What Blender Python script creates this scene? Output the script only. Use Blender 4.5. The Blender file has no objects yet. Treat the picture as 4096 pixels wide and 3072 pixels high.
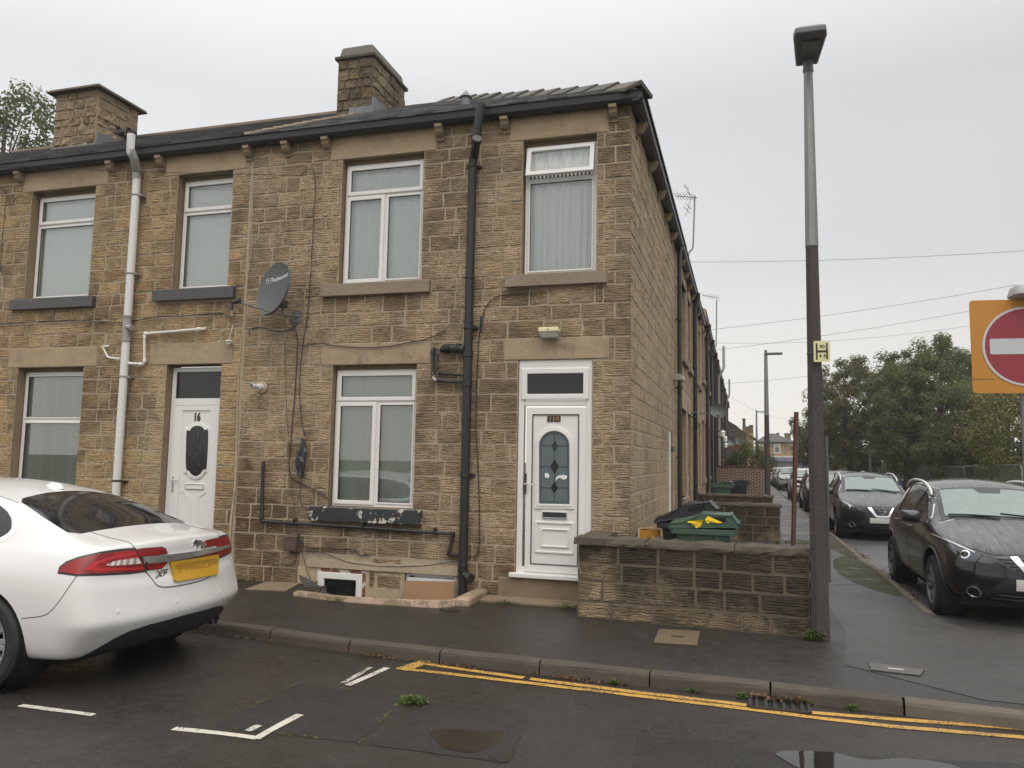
import bpy, bmesh, math, random
from mathutils import Vector, Matrix, Quaternion
from mathutils.bvhtree import BVHTree
from mathutils.geometry import tessellate_polygon
R=math.radians
SC=bpy.context.scene
COL=SC.collection
rng=random.Random(14)

# ------------------------------------------------------------------ camera, world, sun, exposure
FPX=3119.2; CX,CY=2048.0,1536.0
CAM=Vector((1.322,-9.432,1.706))
def cam_axes(yaw,pitch,roll):
    cy,sy=math.cos(yaw),math.sin(yaw);cp,sp=math.cos(pitch),math.sin(pitch)
    f=Vector((-sy*cp,cy*cp,sp));r=Vector((cy,sy,0));u=r.cross(f)
    c,s=math.cos(roll),math.sin(roll)
    return c*r+s*u,-s*r+c*u,f
AR,AU,AF=cam_axes(R(16.579),R(5.55),R(1.0245))
cd=bpy.data.cameras.new('camera');cam=bpy.data.objects.new('camera',cd);COL.objects.link(cam)
cd.sensor_fit='HORIZONTAL';cd.sensor_width=36;cd.lens=FPX/4096*36;cd.clip_start=.05;cd.clip_end=2000
m=Matrix((AR,AU,-AF)).transposed().to_4x4();m.translation=CAM;cam.matrix_world=m
SC.camera=cam
SUN_EL,SUN_AZ=R(54),R(152)     # compass-like azimuth, 0 = +Y, clockwise
w=bpy.data.worlds.new('World');SC.world=w;w.use_nodes=True
nt=w.node_tree;nt.nodes.clear()
def wn(t,**k):
    n=nt.nodes.new(t)
    for a,b in k.items():setattr(n,a,b)
    return n
out=wn('ShaderNodeOutputWorld');bg=wn('ShaderNodeBackground');bg.inputs[1].default_value=0.1
sky=wn('ShaderNodeTexSky');sky.sky_type='NISHITA';sky.sun_disc=False;sky.sun_elevation=SUN_EL;sky.sun_rotation=SUN_AZ;sky.dust_density=6;sky.air_density=1.2
hs=wn('ShaderNodeHueSaturation');hs.inputs['Saturation'].default_value=.12
nt.links.new(sky.outputs[0],hs.inputs['Color'])
tc=wn('ShaderNodeTexCoord');sp=wn('ShaderNodeSeparateXYZ');nt.links.new(tc.outputs['Generated'],sp.inputs[0])
# overcast luminance: bright band low down, grey above, bright again towards the zenith
rp=wn('ShaderNodeValToRGB');nt.links.new(sp.outputs['Z'],rp.inputs[0])
el=rp.color_ramp.elements
el[0].position=0.0;el[0].color=(9.8,9.45,8.8,1)
el[1].position=1.0;el[1].color=(19,19,19,1)
for p,c in ((.10,(9.3,9.1,8.7)),(.24,(7.3,7.4,7.45)),(.42,(7.0,7.1,7.25)),(.62,(10.5,10.5,10.6))):
    e=el.new(p);e.color=(*c,1)
mp=wn('ShaderNodeMapping');mp.inputs['Scale'].default_value=(1,1,2.4);nt.links.new(tc.outputs['Generated'],mp.inputs[0])
nz=wn('ShaderNodeTexNoise');nz.inputs['Scale'].default_value=2.2;nz.inputs['Detail'].default_value=4;nt.links.new(mp.outputs[0],nz.inputs['Vector'])
mr=wn('ShaderNodeMapRange');mr.inputs[1].default_value=.3;mr.inputs[2].default_value=.7;mr.inputs[3].default_value=.965;mr.inputs[4].default_value=1.045;nt.links.new(nz.outputs['Fac'],mr.inputs[0])
# the cloud is thinner (brighter) towards the west, on the left of the photograph
mx=wn('ShaderNodeMapRange');mx.inputs[1].default_value=.3;mx.inputs[2].default_value=-.7;mx.inputs[3].default_value=.90;mx.inputs[4].default_value=1.14;nt.links.new(sp.outputs['X'],mx.inputs[0])
mm=wn('ShaderNodeMath',operation='MULTIPLY');nt.links.new(mr.outputs[0],mm.inputs[0]);nt.links.new(mx.outputs[0],mm.inputs[1])
sc=wn('ShaderNodeVectorMath',operation='SCALE');nt.links.new(rp.outputs[0],sc.inputs[0]);nt.links.new(mm.outputs[0],sc.inputs['Scale'])
mix=wn('ShaderNodeMix',data_type='RGBA');mix.inputs[0].default_value=.94
nt.links.new(hs.outputs[0],mix.inputs[6]);nt.links.new(sc.outputs[0],mix.inputs[7])
tw=wn('ShaderNodeMix',data_type='RGBA',blend_type='MULTIPLY');tw.inputs[0].default_value=1;tw.inputs[7].default_value=(1.02,1.015,1.015,1);nt.links.new(mix.outputs[2],tw.inputs[6]);nt.links.new(tw.outputs[2],bg.inputs[0]);nt.links.new(bg.outputs[0],out.inputs[0])
sd=bpy.data.lights.new('sun','SUN');sd.energy=1.5;sd.angle=R(55);sd.color=(1,.94,.85)
so=bpy.data.objects.new('sun',sd);COL.objects.link(so);so.location=(0,-20,40)
sdir=Vector((math.sin(SUN_AZ)*math.cos(SUN_EL),math.cos(SUN_AZ)*math.cos(SUN_EL),math.sin(SUN_EL)))
so.rotation_euler=(-sdir).to_track_quat('-Z','Y').to_euler()
vs=SC.view_settings;vs.view_transform='Standard';vs.look='None';vs.exposure=0.06;vs.gamma=1;vs.use_curve_mapping=False

# photo pixel -> point on a known plane of the place (used to read off real positions)
def ray(x,y): return AF+AR*((x-CX)/FPX)-AU*((y-CY)/FPX)
def atY(x,y,Y=0.): d=ray(x,y);return CAM+d*((Y-CAM.y)/d.y)
def atZ(x,y,Z=0.): d=ray(x,y);return CAM+d*((Z-CAM.z)/d.z)
def atX(x,y,X=0.): d=ray(x,y);return CAM+d*((X-CAM.x)/d.x)

# ------------------------------------------------------------------ material helpers
MATS={}
class NT:
    def __init__(s,name):
        s.m=bpy.data.materials.new(name);s.m.use_nodes=True;s.t=s.m.node_tree;s.t.nodes.clear()
        s.out=s.t.nodes.new('ShaderNodeOutputMaterial');s.b=s.t.nodes.new('ShaderNodeBsdfPrincipled')
        s.t.links.new(s.b.outputs[0],s.out.inputs[0]);MATS[name]=s.m
    def n(s,t,props=None,**inp):
        nd=s.t.nodes.new('ShaderNode'+t)
        for k,v in (props or {}).items():setattr(nd,k,v)
        for k,v in inp.items():
            k=k.replace('_',' ');i=nd.inputs[int(k[1:])] if k[0]=='i' and k[1:].isdigit() else nd.inputs[k]
            s.set(i,v)
        return nd
    def set(s,i,v):
        if isinstance(v,bpy.types.NodeSocket):s.t.links.new(v,i)
        else:
            if i.type=='RGBA' and len(v)==3:v=(*v,1)
            i.default_value=v
    def P(s,**k):
        for a,v in k.items():s.set(s.b.inputs[a.replace('_',' ')],v)
    def pos(s): return s.n('NewGeometry').outputs['Position']
    def noise(s,vec,scale,detail=4,rough=.55,stretch=None,out='Fac',dist=0):
        if stretch:vec=s.n('Mapping',None,Vector=vec,Scale=stretch).outputs[0]
        return s.n('TexNoise',None,Vector=vec,Scale=scale,Detail=detail,Roughness=rough,Distortion=dist).outputs[out]
    def ramp(s,fac,stops,interp='LINEAR'):
        r=s.n('ValToRGB',None,Fac=fac);e=r.color_ramp.elements;r.color_ramp.interpolation=interp
        for i,(p,c) in enumerate(stops):
            if not hasattr(c,'__len__'):c=(c,c,c)
            q=e[i] if i<2 else e.new(p)
            q.position=p;q.color=(*c,1)
        return r.outputs[0]
    def mix(s,f,a,b,mode='MIX'):
        m=s.n('Mix',{'data_type':'RGBA','blend_type':mode});s.set(m.inputs[0],f);s.set(m.inputs[6],a);s.set(m.inputs[7],b);return m.outputs[2]
    def math(s,op,a,b=0.,c=None):
        m=s.n('Math',{'operation':op});s.set(m.inputs[0],a);s.set(m.inputs[1],b)
        if c is not None:s.set(m.inputs[2],c)
        return m.outputs[0]
    def bump(s,h,strength=.5,dist=.01,normal=None):
        b=s.n('Bump',None,Height=h,Strength=strength,Distance=dist)
        if normal:s.set(b.inputs['Normal'],normal)
        return b.outputs[0]
    def rnd(s):
        a=s.n('ObjectInfo').outputs['Random'];b=s.n('NewGeometry').outputs['Random Per Island']
        return s.math('FRACT',s.math('ADD',a,b))

def simple(name,col,rough=.5,metal=0,spec=.5,var=.12,scale=8,bump=0,bscale=60,coat=0,stretch=None):
    s=NT(name);p=s.pos()
    n=s.noise(p,scale,5,.6,stretch)
    c=s.mix(n,tuple(x*(1-var) for x in col),tuple(min(1,x*(1+var)) for x in col))
    s.P(Base_Color=c,Metallic=metal,Roughness=s.math('ADD',s.math('MULTIPLY',n,.16),max(.02,rough-.08)),Specular_IOR_Level=spec)
    if coat:s.P(Coat_Weight=coat,Coat_Roughness=.04)
    if bump:s.P(Normal=s.bump(s.noise(p,bscale,4),bump,.004))
    return s.m

def stone_mat(name,ramp,stain=.55,furrow=1.,damp=False,sscale=.7,lift=1.,grey=0,soot=0,patch=1.):
    s=NT(name);p=s.pos();r=s.rnd()
    base=s.ramp(r,[(i/(len(ramp)-1),c) for i,c in enumerate(ramp)])
    fine=s.noise(p,28,5,.65)
    base=s.mix(.55,base,s.ramp(fine,[(.25,(.55,.5,.45)),(.75,(1.25,1.25,1.22))]),'MULTIPLY')
    big=s.noise(p,sscale,7,.62,dist=.6);mid=s.noise(p,2.7,6,.62,dist=.3)
    warm=s.noise(p,1.15,5,.6,dist=.5)
    base=s.mix(s.math('MULTIPLY',s.ramp(warm,[(.46,0),(.66,1)]),.5*patch),base,s.mix(.4,base,(.48,.31,.15)))
    base=s.mix(s.math('MULTIPLY',s.ramp(s.noise(p,.8,4,.6),[(.5,0),(.68,1)]),.35*patch),base,(.50,.42,.31))
    sm=s.math('MULTIPLY',s.ramp(s.math('ADD',s.math('MULTIPLY',big,.68),s.math('MULTIPLY',mid,.32)),[(.46,0),(.60,.75),(.72,1)]),stain)
    base=s.mix(sm,base,(.085,.064,.046))
    spk=s.noise(p,6.5,5,.7)
    base=s.mix(s.math('MULTIPLY',s.ramp(spk,[(.56,0),(.72,1)]),.42),base,(.11,.08,.055))
    if soot:
        # soot and algae that ran down from the coping
        zz=s.n('SeparateXYZ',None,Vector=p).outputs['Z']
        k=s.math('ADD',s.math('MULTIPLY',zz,.75),s.math('ADD',s.math('MULTIPLY',s.noise(p,1.7,6,.65,(1,1,.55)),1.5),s.math('MULTIPLY',s.noise(p,9,5,.7),.5)))
        k=s.math('ADD',k,s.math('MULTIPLY',s.math('SUBTRACT',s.n('SeparateXYZ',None,Vector=p).outputs['X'],.75),.16))
        base=s.mix(s.math('MULTIPLY',s.ramp(s.math('SUBTRACT',k,.95),[(.12,0),(.42,1)]),soot),base,(.035,.03,.024))
    if grey:base=s.mix(grey,base,(.2,.185,.165))
    if damp:
        # seeping old plaster joint at the party wall: damp brown with salt bloom
        d=s.n('VectorMath',{'operation':'DISTANCE'});s.set(d.inputs[0],s.n('Mapping',None,Vector=p,Scale=(1,1,.62)).outputs[0]);d.inputs[1].default_value=(-5.25,0,.62)
        k=s.math('ADD',s.math('MULTIPLY',d.outputs['Value'],-1.15),s.math('MULTIPLY',s.noise(p,3,6),1.5))
        dm=s.ramp(k,[(.05,0),(.55,1)])
        base=s.mix(s.math('MULTIPLY',dm,.75),base,(.085,.045,.02))
        sl=s.noise(p,4.2,6,.7,(1,1,2.2))
        base=s.mix(s.math('MULTIPLY',s.math('MULTIPLY',dm,s.ramp(sl,[(.58,0),(.68,1)])),.8),base,(.5,.42,.33))
        xq=s.n('SeparateXYZ',None,Vector=p).outputs['X']
        # sooty quoins on the exposed corner
        qk=s.ramp(s.math('ADD',s.math('MULTIPLY',xq,.9),s.math('MULTIPLY',s.noise(p,3.2,6,.65),1.25)),[(.3,0),(.85,1)])
        base=s.mix(s.math('MULTIPLY',qk,.6),base,(.13,.108,.08))
        zz=s.n('SeparateXYZ',None,Vector=p).outputs['Z']
        lo=s.ramp(s.math('ADD',s.math('MULTIPLY',zz,-.75),s.math('MULTIPLY',s.noise(p,1.9,6),1.7)),[(.2,0),(.95,1)])
        base=s.mix(s.math('MULTIPLY',lo,.62),base,(.115,.07,.038))
    # punched furrows: ragged, nearly level grooves
    wv=s.n('TexWave',{'wave_type':'BANDS','bands_direction':'Z','wave_profile':'SIN'},Vector=p,Scale=11.,Distortion=9.,Detail=3.,Detail_Scale=.55,Detail_Roughness=.62).outputs['Fac']
    f1=s.noise(p,1,3,.55,(6.5,6.5,40),dist=.6);f2=s.noise(p,1,4,.65,(22,22,95))
    tool=s.math('ADD',s.math('MULTIPLY',s.ramp(wv,[(.05,0),(.42,1)]),.62),s.ramp(s.math('ADD',s.math('MULTIPLY',f1,.7),s.math('MULTIPLY',f2,.3)),[(.36,0),(.47,.45),(.62,.6)]))
    h=s.math('ADD',tool,s.math('MULTIPLY',fine,.35))
    s.P(Base_Color=base,Roughness=.9,Specular_IOR_Level=.25,Normal=s.bump(h,1.0,.027*furrow))
    return s.m
SAND=[(.325,.235,.145),(.52,.39,.25),(.43,.318,.197),(.575,.432,.28),(.38,.282,.175),(.49,.37,.242),(.355,.262,.163)]
stone_mat('stone_front',SAND,.85,1,True,.6)
stone_mat('stone_front_next',[(.38,.262,.142),(.55,.395,.22),(.47,.335,.185),(.61,.44,.245),(.41,.282,.153)],.85,1,False,.65)
stone_mat('stone_gable',[(.45,.35,.235),(.58,.465,.325),(.51,.40,.275)],.35,1.1)
stone_mat('stone_yard',[(.25,.19,.12),(.37,.285,.18),(.22,.165,.105),(.32,.245,.155)],.95,1.25,False,1.25,soot=.8,patch=.4)
stone_mat('stone_chimney',[(.22,.175,.12),(.3,.24,.16),(.17,.13,.09),(.26,.2,.13)],.8,.8,False,1.6,patch=.3)
stone_mat('stone_chimney_pale',[(.37,.29,.19),(.44,.34,.22),(.30,.23,.15)],.5,.8,False,1.6)
stone_mat('brick_red',[(.13,.06,.045),(.085,.05,.042),(.17,.075,.052),(.06,.045,.04),(.12,.065,.05)],.6,.25,False,1.,patch=0.)
def dressed(name,c,var=.25,stain=.5):
    s=NT(name);p=s.pos();n=s.noise(p,2.2,6,.6,(1,1,1.8));f=s.noise(p,45,4)
    b=s.mix(n,tuple(x*(1-var) for x in c),tuple(x*(1+var) for x in c))
    b=s.mix(s.math('MULTIPLY',s.ramp(s.noise(p,3.1,6,.65),[(.55,0),(.75,1)]),stain),b,(.12,.09,.065))
    b=s.mix(.5,b,s.ramp(f,[(.3,.75),(.7,1.15)]),'MULTIPLY')
    s.P(Base_Color=b,Roughness=.88,Specular_IOR_Level=.25,Normal=s.bump(f,.5,.004));return s.m
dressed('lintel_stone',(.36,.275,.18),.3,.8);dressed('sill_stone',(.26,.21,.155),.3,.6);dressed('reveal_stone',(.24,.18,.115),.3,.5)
dressed('mortar',(.36,.295,.21),.2,.45);dressed('mortar_sooty',(.125,.10,.07),.35,.6);dressed('mortar_pale',(.42,.34,.24),.25,.45);dressed('coping_stone',(.095,.08,.06),.4,.7)
dressed('step_stone',(.22,.165,.11),.3,.6);dressed('render_patch',(.42,.33,.22),.2,.6);dressed('kerb_stone',(.082,.07,.056),.35,.7);dressed('kerb_stone_pale',(.125,.108,.085),.35,.7);dressed('corbel_stone_shaded',(.27,.205,.135),.3,.6)  # corbel tone is darkened: the shade under the eaves is put into its colour
dressed('cast_concrete',(.17,.16,.14),.25,.5)
def painted_flake(name,paint,under,amt):
    s=NT(name);p=s.pos();n=s.noise(p,5.5,7,.68)
    k=s.ramp(n,[(amt,0),(amt+.012,1)],'CONSTANT' if 0 else 'LINEAR')
    c=s.mix(k,s.mix(s.noise(p,14,4),tuple(x*.7 for x in paint),tuple(x*1.35 for x in paint)),under)
    s.P(Base_Color=c,Roughness=s.mix(k,(.42,)*3,(.9,)*3),Normal=s.bump(k,.4,.004));return s.m
painted_flake('sill_flaking',(.03,.033,.037),(.55,.5,.42),.565)
painted_flake('sill_black',(.065,.065,.068),(.18,.15,.12),.66)
painted_flake('pink_flake',(.42,.30,.22),(.25,.19,.12),.50)
painted_flake('rust_white',(.22,.09,.04),(.6,.55,.48),.53)
painted_flake('pipe_flake',(.022,.023,.025),(.5,.47,.42),.62)
# plastics, metals, glass
simple('upvc',(.72,.71,.685),.32,var=.05,scale=3);simple('upvc_old',(.72,.70,.65),.4,var=.1,scale=4)
simple('gutter_black',(.028,.029,.031),.38,var=.2);simple('pipe_black',(.018,.019,.02),.42,var=.35,scale=6)
simple('pipe_white',(.66,.66,.64),.42,var=.07,scale=3);simple('pipe_grey',(.30,.295,.28),.5,var=.12)
simple('black_rubber',(.012,.012,.013),.75,var=.3);simple('dark_void',(.01,.01,.01),.95)
simple('lead',(.17,.178,.185),.45,.3,var=.3,scale=6);simple('galvanised',(.235,.24,.24),.5,.55,var=.28,scale=9,stretch=(1,1,.35))
simple('steel_dark',(.10,.105,.11),.45,.4,var=.2);simple('alloy_silver',(.50,.50,.51),.3,.8,var=.08)
simple('chrome',(.80,.81,.82),.12,1.,var=.03);simple('trim_silver',(.60,.61,.61),.24,.85,var=.15,scale=40);simple('tyre',(.017,.017,.018),.72,var=.25,bump=.3,bscale=120)
simple('dish_grey',(.085,.092,.088),.55,var=.16,scale=3);simple('white_print',(.78,.78,.76),.6,var=.03);simple('copper_print',(.34,.16,.06),.4,.5,var=.1)
simple('rust_brown',(.10,.042,.032),.62,var=.25,scale=10);simple('meter_brown',(.10,.062,.05),.55,var=.15)
simple('board_tan',(.27,.155,.08),.7,var=.25,scale=5);simple('bin_green',(.042,.085,.055),.45,var=.12,scale=4);simple('bin_black',(.018,.018,.02),.42,var=.2)
simple('yellow_cloth',(.78,.55,.01),.75,var=.08);simple('box_orange',(.62,.29,.03),.7,var=.1);simple('card_brown',(.3,.2,.12),.85)
simple('lamp_grey',(.12,.125,.13),.45,var=.12);simple('lamp_lens',(.19,.2,.2),.25,var=.1);simple('sign_grey',(.42,.43,.42),.5,var=.08)
simple('sign_amber',(.47,.205,.03),.6,var=.06,scale=3);simple('sign_red',(.26,.03,.045),.5,var=.06,scale=3);simple('sign_white',(.50,.52,.53),.5,var=.04)
simple('hydrant_yellow',(.72,.66,.36),.5,var=.06);simple('bulkhead_cream',(.74,.68,.42),.5,var=.06);simple('bulkhead_grey',(.44,.43,.39),.45,var=.1)
simple('plate_yellow',(.52,.29,.015),.4,var=.05);simple('plate_yellow_dark',(.36,.185,.012),.45,var=.05);simple('plate_white',(.62,.63,.6),.4,var=.03)
simple('bag_black',(.025,.025,.028),.3,var=.4);simple('net_curtain',(.86,.89,.86),.9,var=.05);simple('blind_fabric',(.52,.56,.5),.9,var=.10,scale=14,stretch=(3,3,1))
simple('curtain_white',(.9,.91,.89),.9,var=.06);simple('door_black_glass',(.012,.013,.014),.12,var=.2);simple('door_grey_glass',(.105,.135,.14),.32,var=.06)
simple('cover_brown',(.13,.095,.055),.7,var=.3,scale=12);simple('cover_grey',(.10,.095,.088),.75,var=.25,scale=12);simple('cast_iron',(.05,.045,.042),.5,.5,var=.3)
simple('wood_grey',(.23,.20,.16),.85,var=.3);simple('cafe_blue',(.055,.052,.10),.5,var=.15);simple('shutter_grey',(.15,.145,.165),.55,var=.12);simple('print_lilac',(.34,.32,.55),.6)
simple('stained_upvc',(.74,.73,.7),.4,var=.08);simple('litter_red',(.5,.02,.04),.5);simple('moss',(.075,.10,.022),.95,var=.5,scale=30,bump=.6,bscale=200)
s=NT('moss_film');p=s.pos();k=s.ramp(s.math('ADD',s.math('MULTIPLY',s.noise(p,2.4,5,.6),.7),s.math('MULTIPLY',s.noise(p,26,5,.7),.3)),[(.36,0),(.6,.9)])
s.P(Base_Color=s.mix(s.noise(p,18,4),(.03,.034,.011),(.062,.06,.02)),Roughness=.95,Normal=s.bump(s.noise(p,140,4),.6,.006),Alpha=k)
simple('white_tape',(.75,.75,.74),.6);simple('fence_steel',(.16,.165,.165),.5,.5,var=.2)
def tint_glass(name,tint,rough=.02,refl=1.):
    s=NT(name);f=s.n('Fresnel',None,IOR=1.5).outputs[0]
    g=s.n('BsdfGlossy',None,Color=(.92,.95,.95),Roughness=rough);t=s.n('BsdfTransparent',None,Color=tint)
    mx=s.n('MixShader');s.set(mx.inputs[0],s.math('MINIMUM',s.math('MULTIPLY',f,refl),1.));s.t.links.new(t.outputs[0],mx.inputs[1]);s.t.links.new(g.outputs[0],mx.inputs[2])
    s.t.links.new(mx.outputs[0],s.out.inputs[0]);return s.m
tint_glass('window_glass',(.98,.995,.99),.015,3.4);tint_glass('window_glass_dark',(.45,.5,.5),.02,2.2)
tint_glass('headlamp_glass',(.85,.87,.88),.02,1.5);tint_glass('screen_glass',(.7,.78,.75),.03,2.0)
def carpaint(name,col,dirt=.0,rough=.28,drops=.5,film=0):
    s=NT(name);p=s.pos();n=s.noise(p,5,5,.6)
    c=s.mix(s.math('MULTIPLY',n,dirt),col,tuple(.55*x+.11 for x in col))
    dz=s.n('TexVoronoi',{'feature':'F1'},Vector=p,Scale=95.).outputs['Distance']
    nn=s.n('NewGeometry').outputs['Normal'];up=s.math('MAXIMUM',s.n('SeparateXYZ',None,Vector=nn).outputs['Z'],.12)
    hh=s.math('MULTIPLY',s.ramp(dz,[(.12,1),(.34,0)]),s.math('MULTIPLY',up,s.ramp(n,[(.38,0),(.6,1)])))
    if film:
        # half dried rain film with run marks on the level panels
        st=s.math('MULTIPLY',s.ramp(s.noise(p,1,4,.65,(22,2.2,2.2),dist=1.2),[(.42,0),(.7,1)]),s.ramp(s.noise(p,2.1,3),[(.3,.25),(.65,1)]))
        c=s.mix(s.math('MULTIPLY',s.math('MULTIPLY',s.math('POWER',up,3.),st),film),c,(.2,.2,.205))
    s.P(Base_Color=c,Roughness=rough,Specular_IOR_Level=.25,Coat_Weight=.85,Coat_Roughness=.05,Coat_Normal=s.bump(hh,drops,.004));return s.m
carpaint('paint_white',(.66,.655,.64));carpaint('paint_black',(.005,.005,.006),.05,.3,.2,.8);carpaint('paint_dark_grey',(.045,.047,.05),.25)
carpaint('paint_silver',(.36,.35,.34),.1);carpaint('paint_blue',(.02,.045,.11),.1);carpaint('paint_pearl',(.68,.68,.67),.1)
def wet_black(name):
    s=NT(name);p=s.pos();dz=s.n('TexVoronoi',{'feature':'F1'},Vector=p,Scale=75.).outputs['Distance']
    n=s.noise(p,3,4);hh=s.math('MULTIPLY',s.ramp(dz,[(.15,1),(.4,0)]),s.ramp(n,[(.4,0),(.6,1)]))
    s.P(Base_Color=(.012,.012,.014),Roughness=.06,Specular_IOR_Level=.55,Normal=s.bump(hh,.5,.004));return s.m
wet_black('glass_black')
def dewy(name):
    s=NT(name);p=s.pos();dz=s.n('TexVoronoi',{'feature':'F1'},Vector=p,Scale=60.).outputs['Distance'];n=s.noise(p,9,5,.7,(1,1,.5))
    s.P(Base_Color=s.mix(n,(.15,.195,.178),(.25,.305,.28)),Roughness=.2,Specular_IOR_Level=.6,Normal=s.bump(s.ramp(dz,[(.1,1),(.3,0)]),.35,.003));return s.m
dewy('screen_dewy')
s=NT('lens_red');p=s.pos();s.P(Base_Color=s.mix(s.ramp(s.noise(p,9,3),[(.4,0),(.7,1)]),(.20,.002,.004),(.36,.006,.008)),Roughness=.35,Coat_Weight=.15,Coat_Roughness=.05)
s=NT('lens_red_bright');s.P(Base_Color=(.48,.012,.014),Roughness=.3,Coat_Weight=.2)
s=NT('lens_clear');p=s.pos();wv=s.n('TexWave',None,Vector=p,Scale=22.,Distortion=.4).outputs['Fac'];s.P(Base_Color=s.mix(wv,(.32,.22,.2),(.75,.7,.68)),Roughness=.15,Coat_Weight=1.)
# ground
def asphalt(name,c,rlo,rhi,scale=.35,grain=.5):
    s=NT(name);p=s.pos();a=s.noise(p,scale,6,.6);g=s.noise(p,170,3,.7);b=s.noise(p,7,5,.6)
    col=s.mix(a,tuple(x*.68 for x in c),tuple(x*1.3 for x in c));col=s.mix(.7,col,s.ramp(g,[(.3,.45),(.7,1.6)]),'MULTIPLY');col=s.mix(.5,col,s.ramp(b,[(.3,.75),(.7,1.2)]),'MULTIPLY')
    vo=s.n('TexVoronoi',{'feature':'F1'},Vector=p,Scale=85.);chip=s.n('SeparateColor',None,Color=vo.outputs['Color']).outputs[0]
    col=s.mix(s.math('MULTIPLY',s.ramp(chip,[(.78,0),(.95,1)]),s.ramp(vo.outputs['Distance'],[(.25,.8),(.45,0)])),col,(.14,.13,.115))
    spot=s.noise(p,2.3,6,.7);col=s.mix(s.math('MULTIPLY',s.ramp(spot,[(.58,0),(.72,1)]),.45),col,tuple(x*.45 for x in c))
    wet=s.ramp(s.math('ADD',s.math('MULTIPLY',s.noise(p,.8,5,.6),.7),s.math('MULTIPLY',b,.3)),[(.4,rlo),(.62,rhi)])
    s.P(Base_Color=col,Roughness=wet,Specular_IOR_Level=.45,Normal=s.bump(s.math('ADD',g,s.math('MULTIPLY',s.noise(p,420,2),.6)),grain,.006));return s.m
asphalt('road_asphalt',(.031,.026,.0215),.24,.52);asphalt('side_asphalt',(.075,.074,.073),.28,.5);asphalt('pavement_asphalt',(.027,.0235,.0205),.34,.6,.5,.35)
asphalt('pavement_worn',(.042,.038,.034),.3,.55,.5,.45);asphalt('patch_asphalt',(.020,.0175,.0155),.4,.66,.8,.7);asphalt('yard_concrete',(.055,.05,.044),.4,.65,.7,.4)
def water():
    s=NT('water');p=s.pos();s.P(Base_Color=(.018,.016,.013),Roughness=.03,Specular_IOR_Level=.5,Normal=s.bump(s.noise(p,6,3),.04,.01))
water();simple('damp_film',(.022,.018,.013),.22,var=.3,scale=9,bump=.35,bscale=190)
def worn_paint(name,c,amt):
    s=NT(name);p=s.pos();n=s.noise(p,55,5,.7);k=s.ramp(s.math('ADD',s.math('MULTIPLY',n,.7),s.math('MULTIPLY',s.noise(p,5,4),.3)),[(amt,0),(amt+.05,1)])
    s.P(Base_Color=s.mix(k,(.05,.045,.04),s.mix(s.noise(p,12,4),tuple(x*.78 for x in c),c)),Roughness=.55,Normal=s.bump(s.noise(p,150,3),.5,.004));return s.m
worn_paint('line_yellow',(.60,.34,.06),.43);worn_paint('line_white',(.64,.60,.52),.42);worn_paint('line_white_worn',(.60,.57,.5),.47)
s=NT('grass_ground');p=s.pos();s.P(Base_Color=s.mix(s.noise(p,3,6),(.03,.04,.015),(.07,.075,.03)),Roughness=.95)
def slate(name,a,b,rough,spec=.5):
    s=NT(name);p=s.pos();r=s.rnd();c=s.mix(r,a,b);n=s.noise(p,14,5)
    c=s.mix(s.math('MULTIPLY',s.ramp(s.noise(p,1.1,5),[(.5,0),(.7,1)]),.35),c,(.10,.10,.075))
    s.P(Base_Color=c,Roughness=s.math('ADD',s.math('MULTIPLY',n,.25),rough),Specular_IOR_Level=spec,Normal=s.bump(n,.35,.006));return s.m
slate('slate',(.025,.027,.03),(.17,.17,.175),.28);slate('tile_dark',(.018,.017,.018),(.075,.07,.068),.5,.35);slate('ridge_tile',(.085,.08,.072),(.14,.128,.112),.7,.3);slate('tile_far',(.05,.045,.045),(.085,.075,.07),.55)
def leaf(name,stops,trans=.25):
    s=NT(name);g=s.n('NewGeometry').outputs['Random Per Island'];c=s.ramp(g,stops)
    s.P(Base_Color=c,Roughness=.6,Specular_IOR_Level=.3)
    t=s.n('BsdfTranslucent',None,Color=s.mix(.5,c,(.12,.16,.03)));mx=s.n('MixShader');mx.inputs[0].default_value=trans
    s.t.links.new(s.b.outputs[0],mx.inputs[1]);s.t.links.new(t.outputs[0],mx.inputs[2]);s.t.links.new(mx.outputs[0],s.out.inputs[0]);return s.m
leaf('leaf_green',[(0,(.085,.105,.055)),(.4,(.125,.15,.07)),(.8,(.165,.185,.085)),(1,(.22,.215,.09))],.55)
leaf('leaf_deep',[(0,(.065,.09,.05)),(.5,(.10,.13,.066)),(1,(.145,.17,.08))],.52)
leaf('leaf_autumn',[(0,(.08,.09,.04)),(.45,(.125,.13,.05)),(.75,(.165,.145,.055)),(.93,(.22,.155,.055)),(1,(.27,.16,.045))],.5)
leaf('leaf_shrub',[(0,(.095,.10,.042)),(.4,(.16,.165,.06)),(.75,(.23,.21,.08)),(1,(.16,.10,.06))])
leaf('leaf_weed',[(0,(.05,.09,.02)),(.6,(.09,.14,.03)),(1,(.14,.17,.05))]);leaf('leaf_dead',[(0,(.05,.03,.018)),(.5,(.11,.06,.03)),(1,(.19,.10,.045))],.1);leaf('leaf_red',[(0,(.4,.015,.03)),(1,(.55,.03,.05))])
simple('bark',(.055,.042,.032),.9,var=.4,scale=6,bump=.6,bscale=30);simple('twig',(.07,.045,.04),.9,var=.3)

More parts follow.
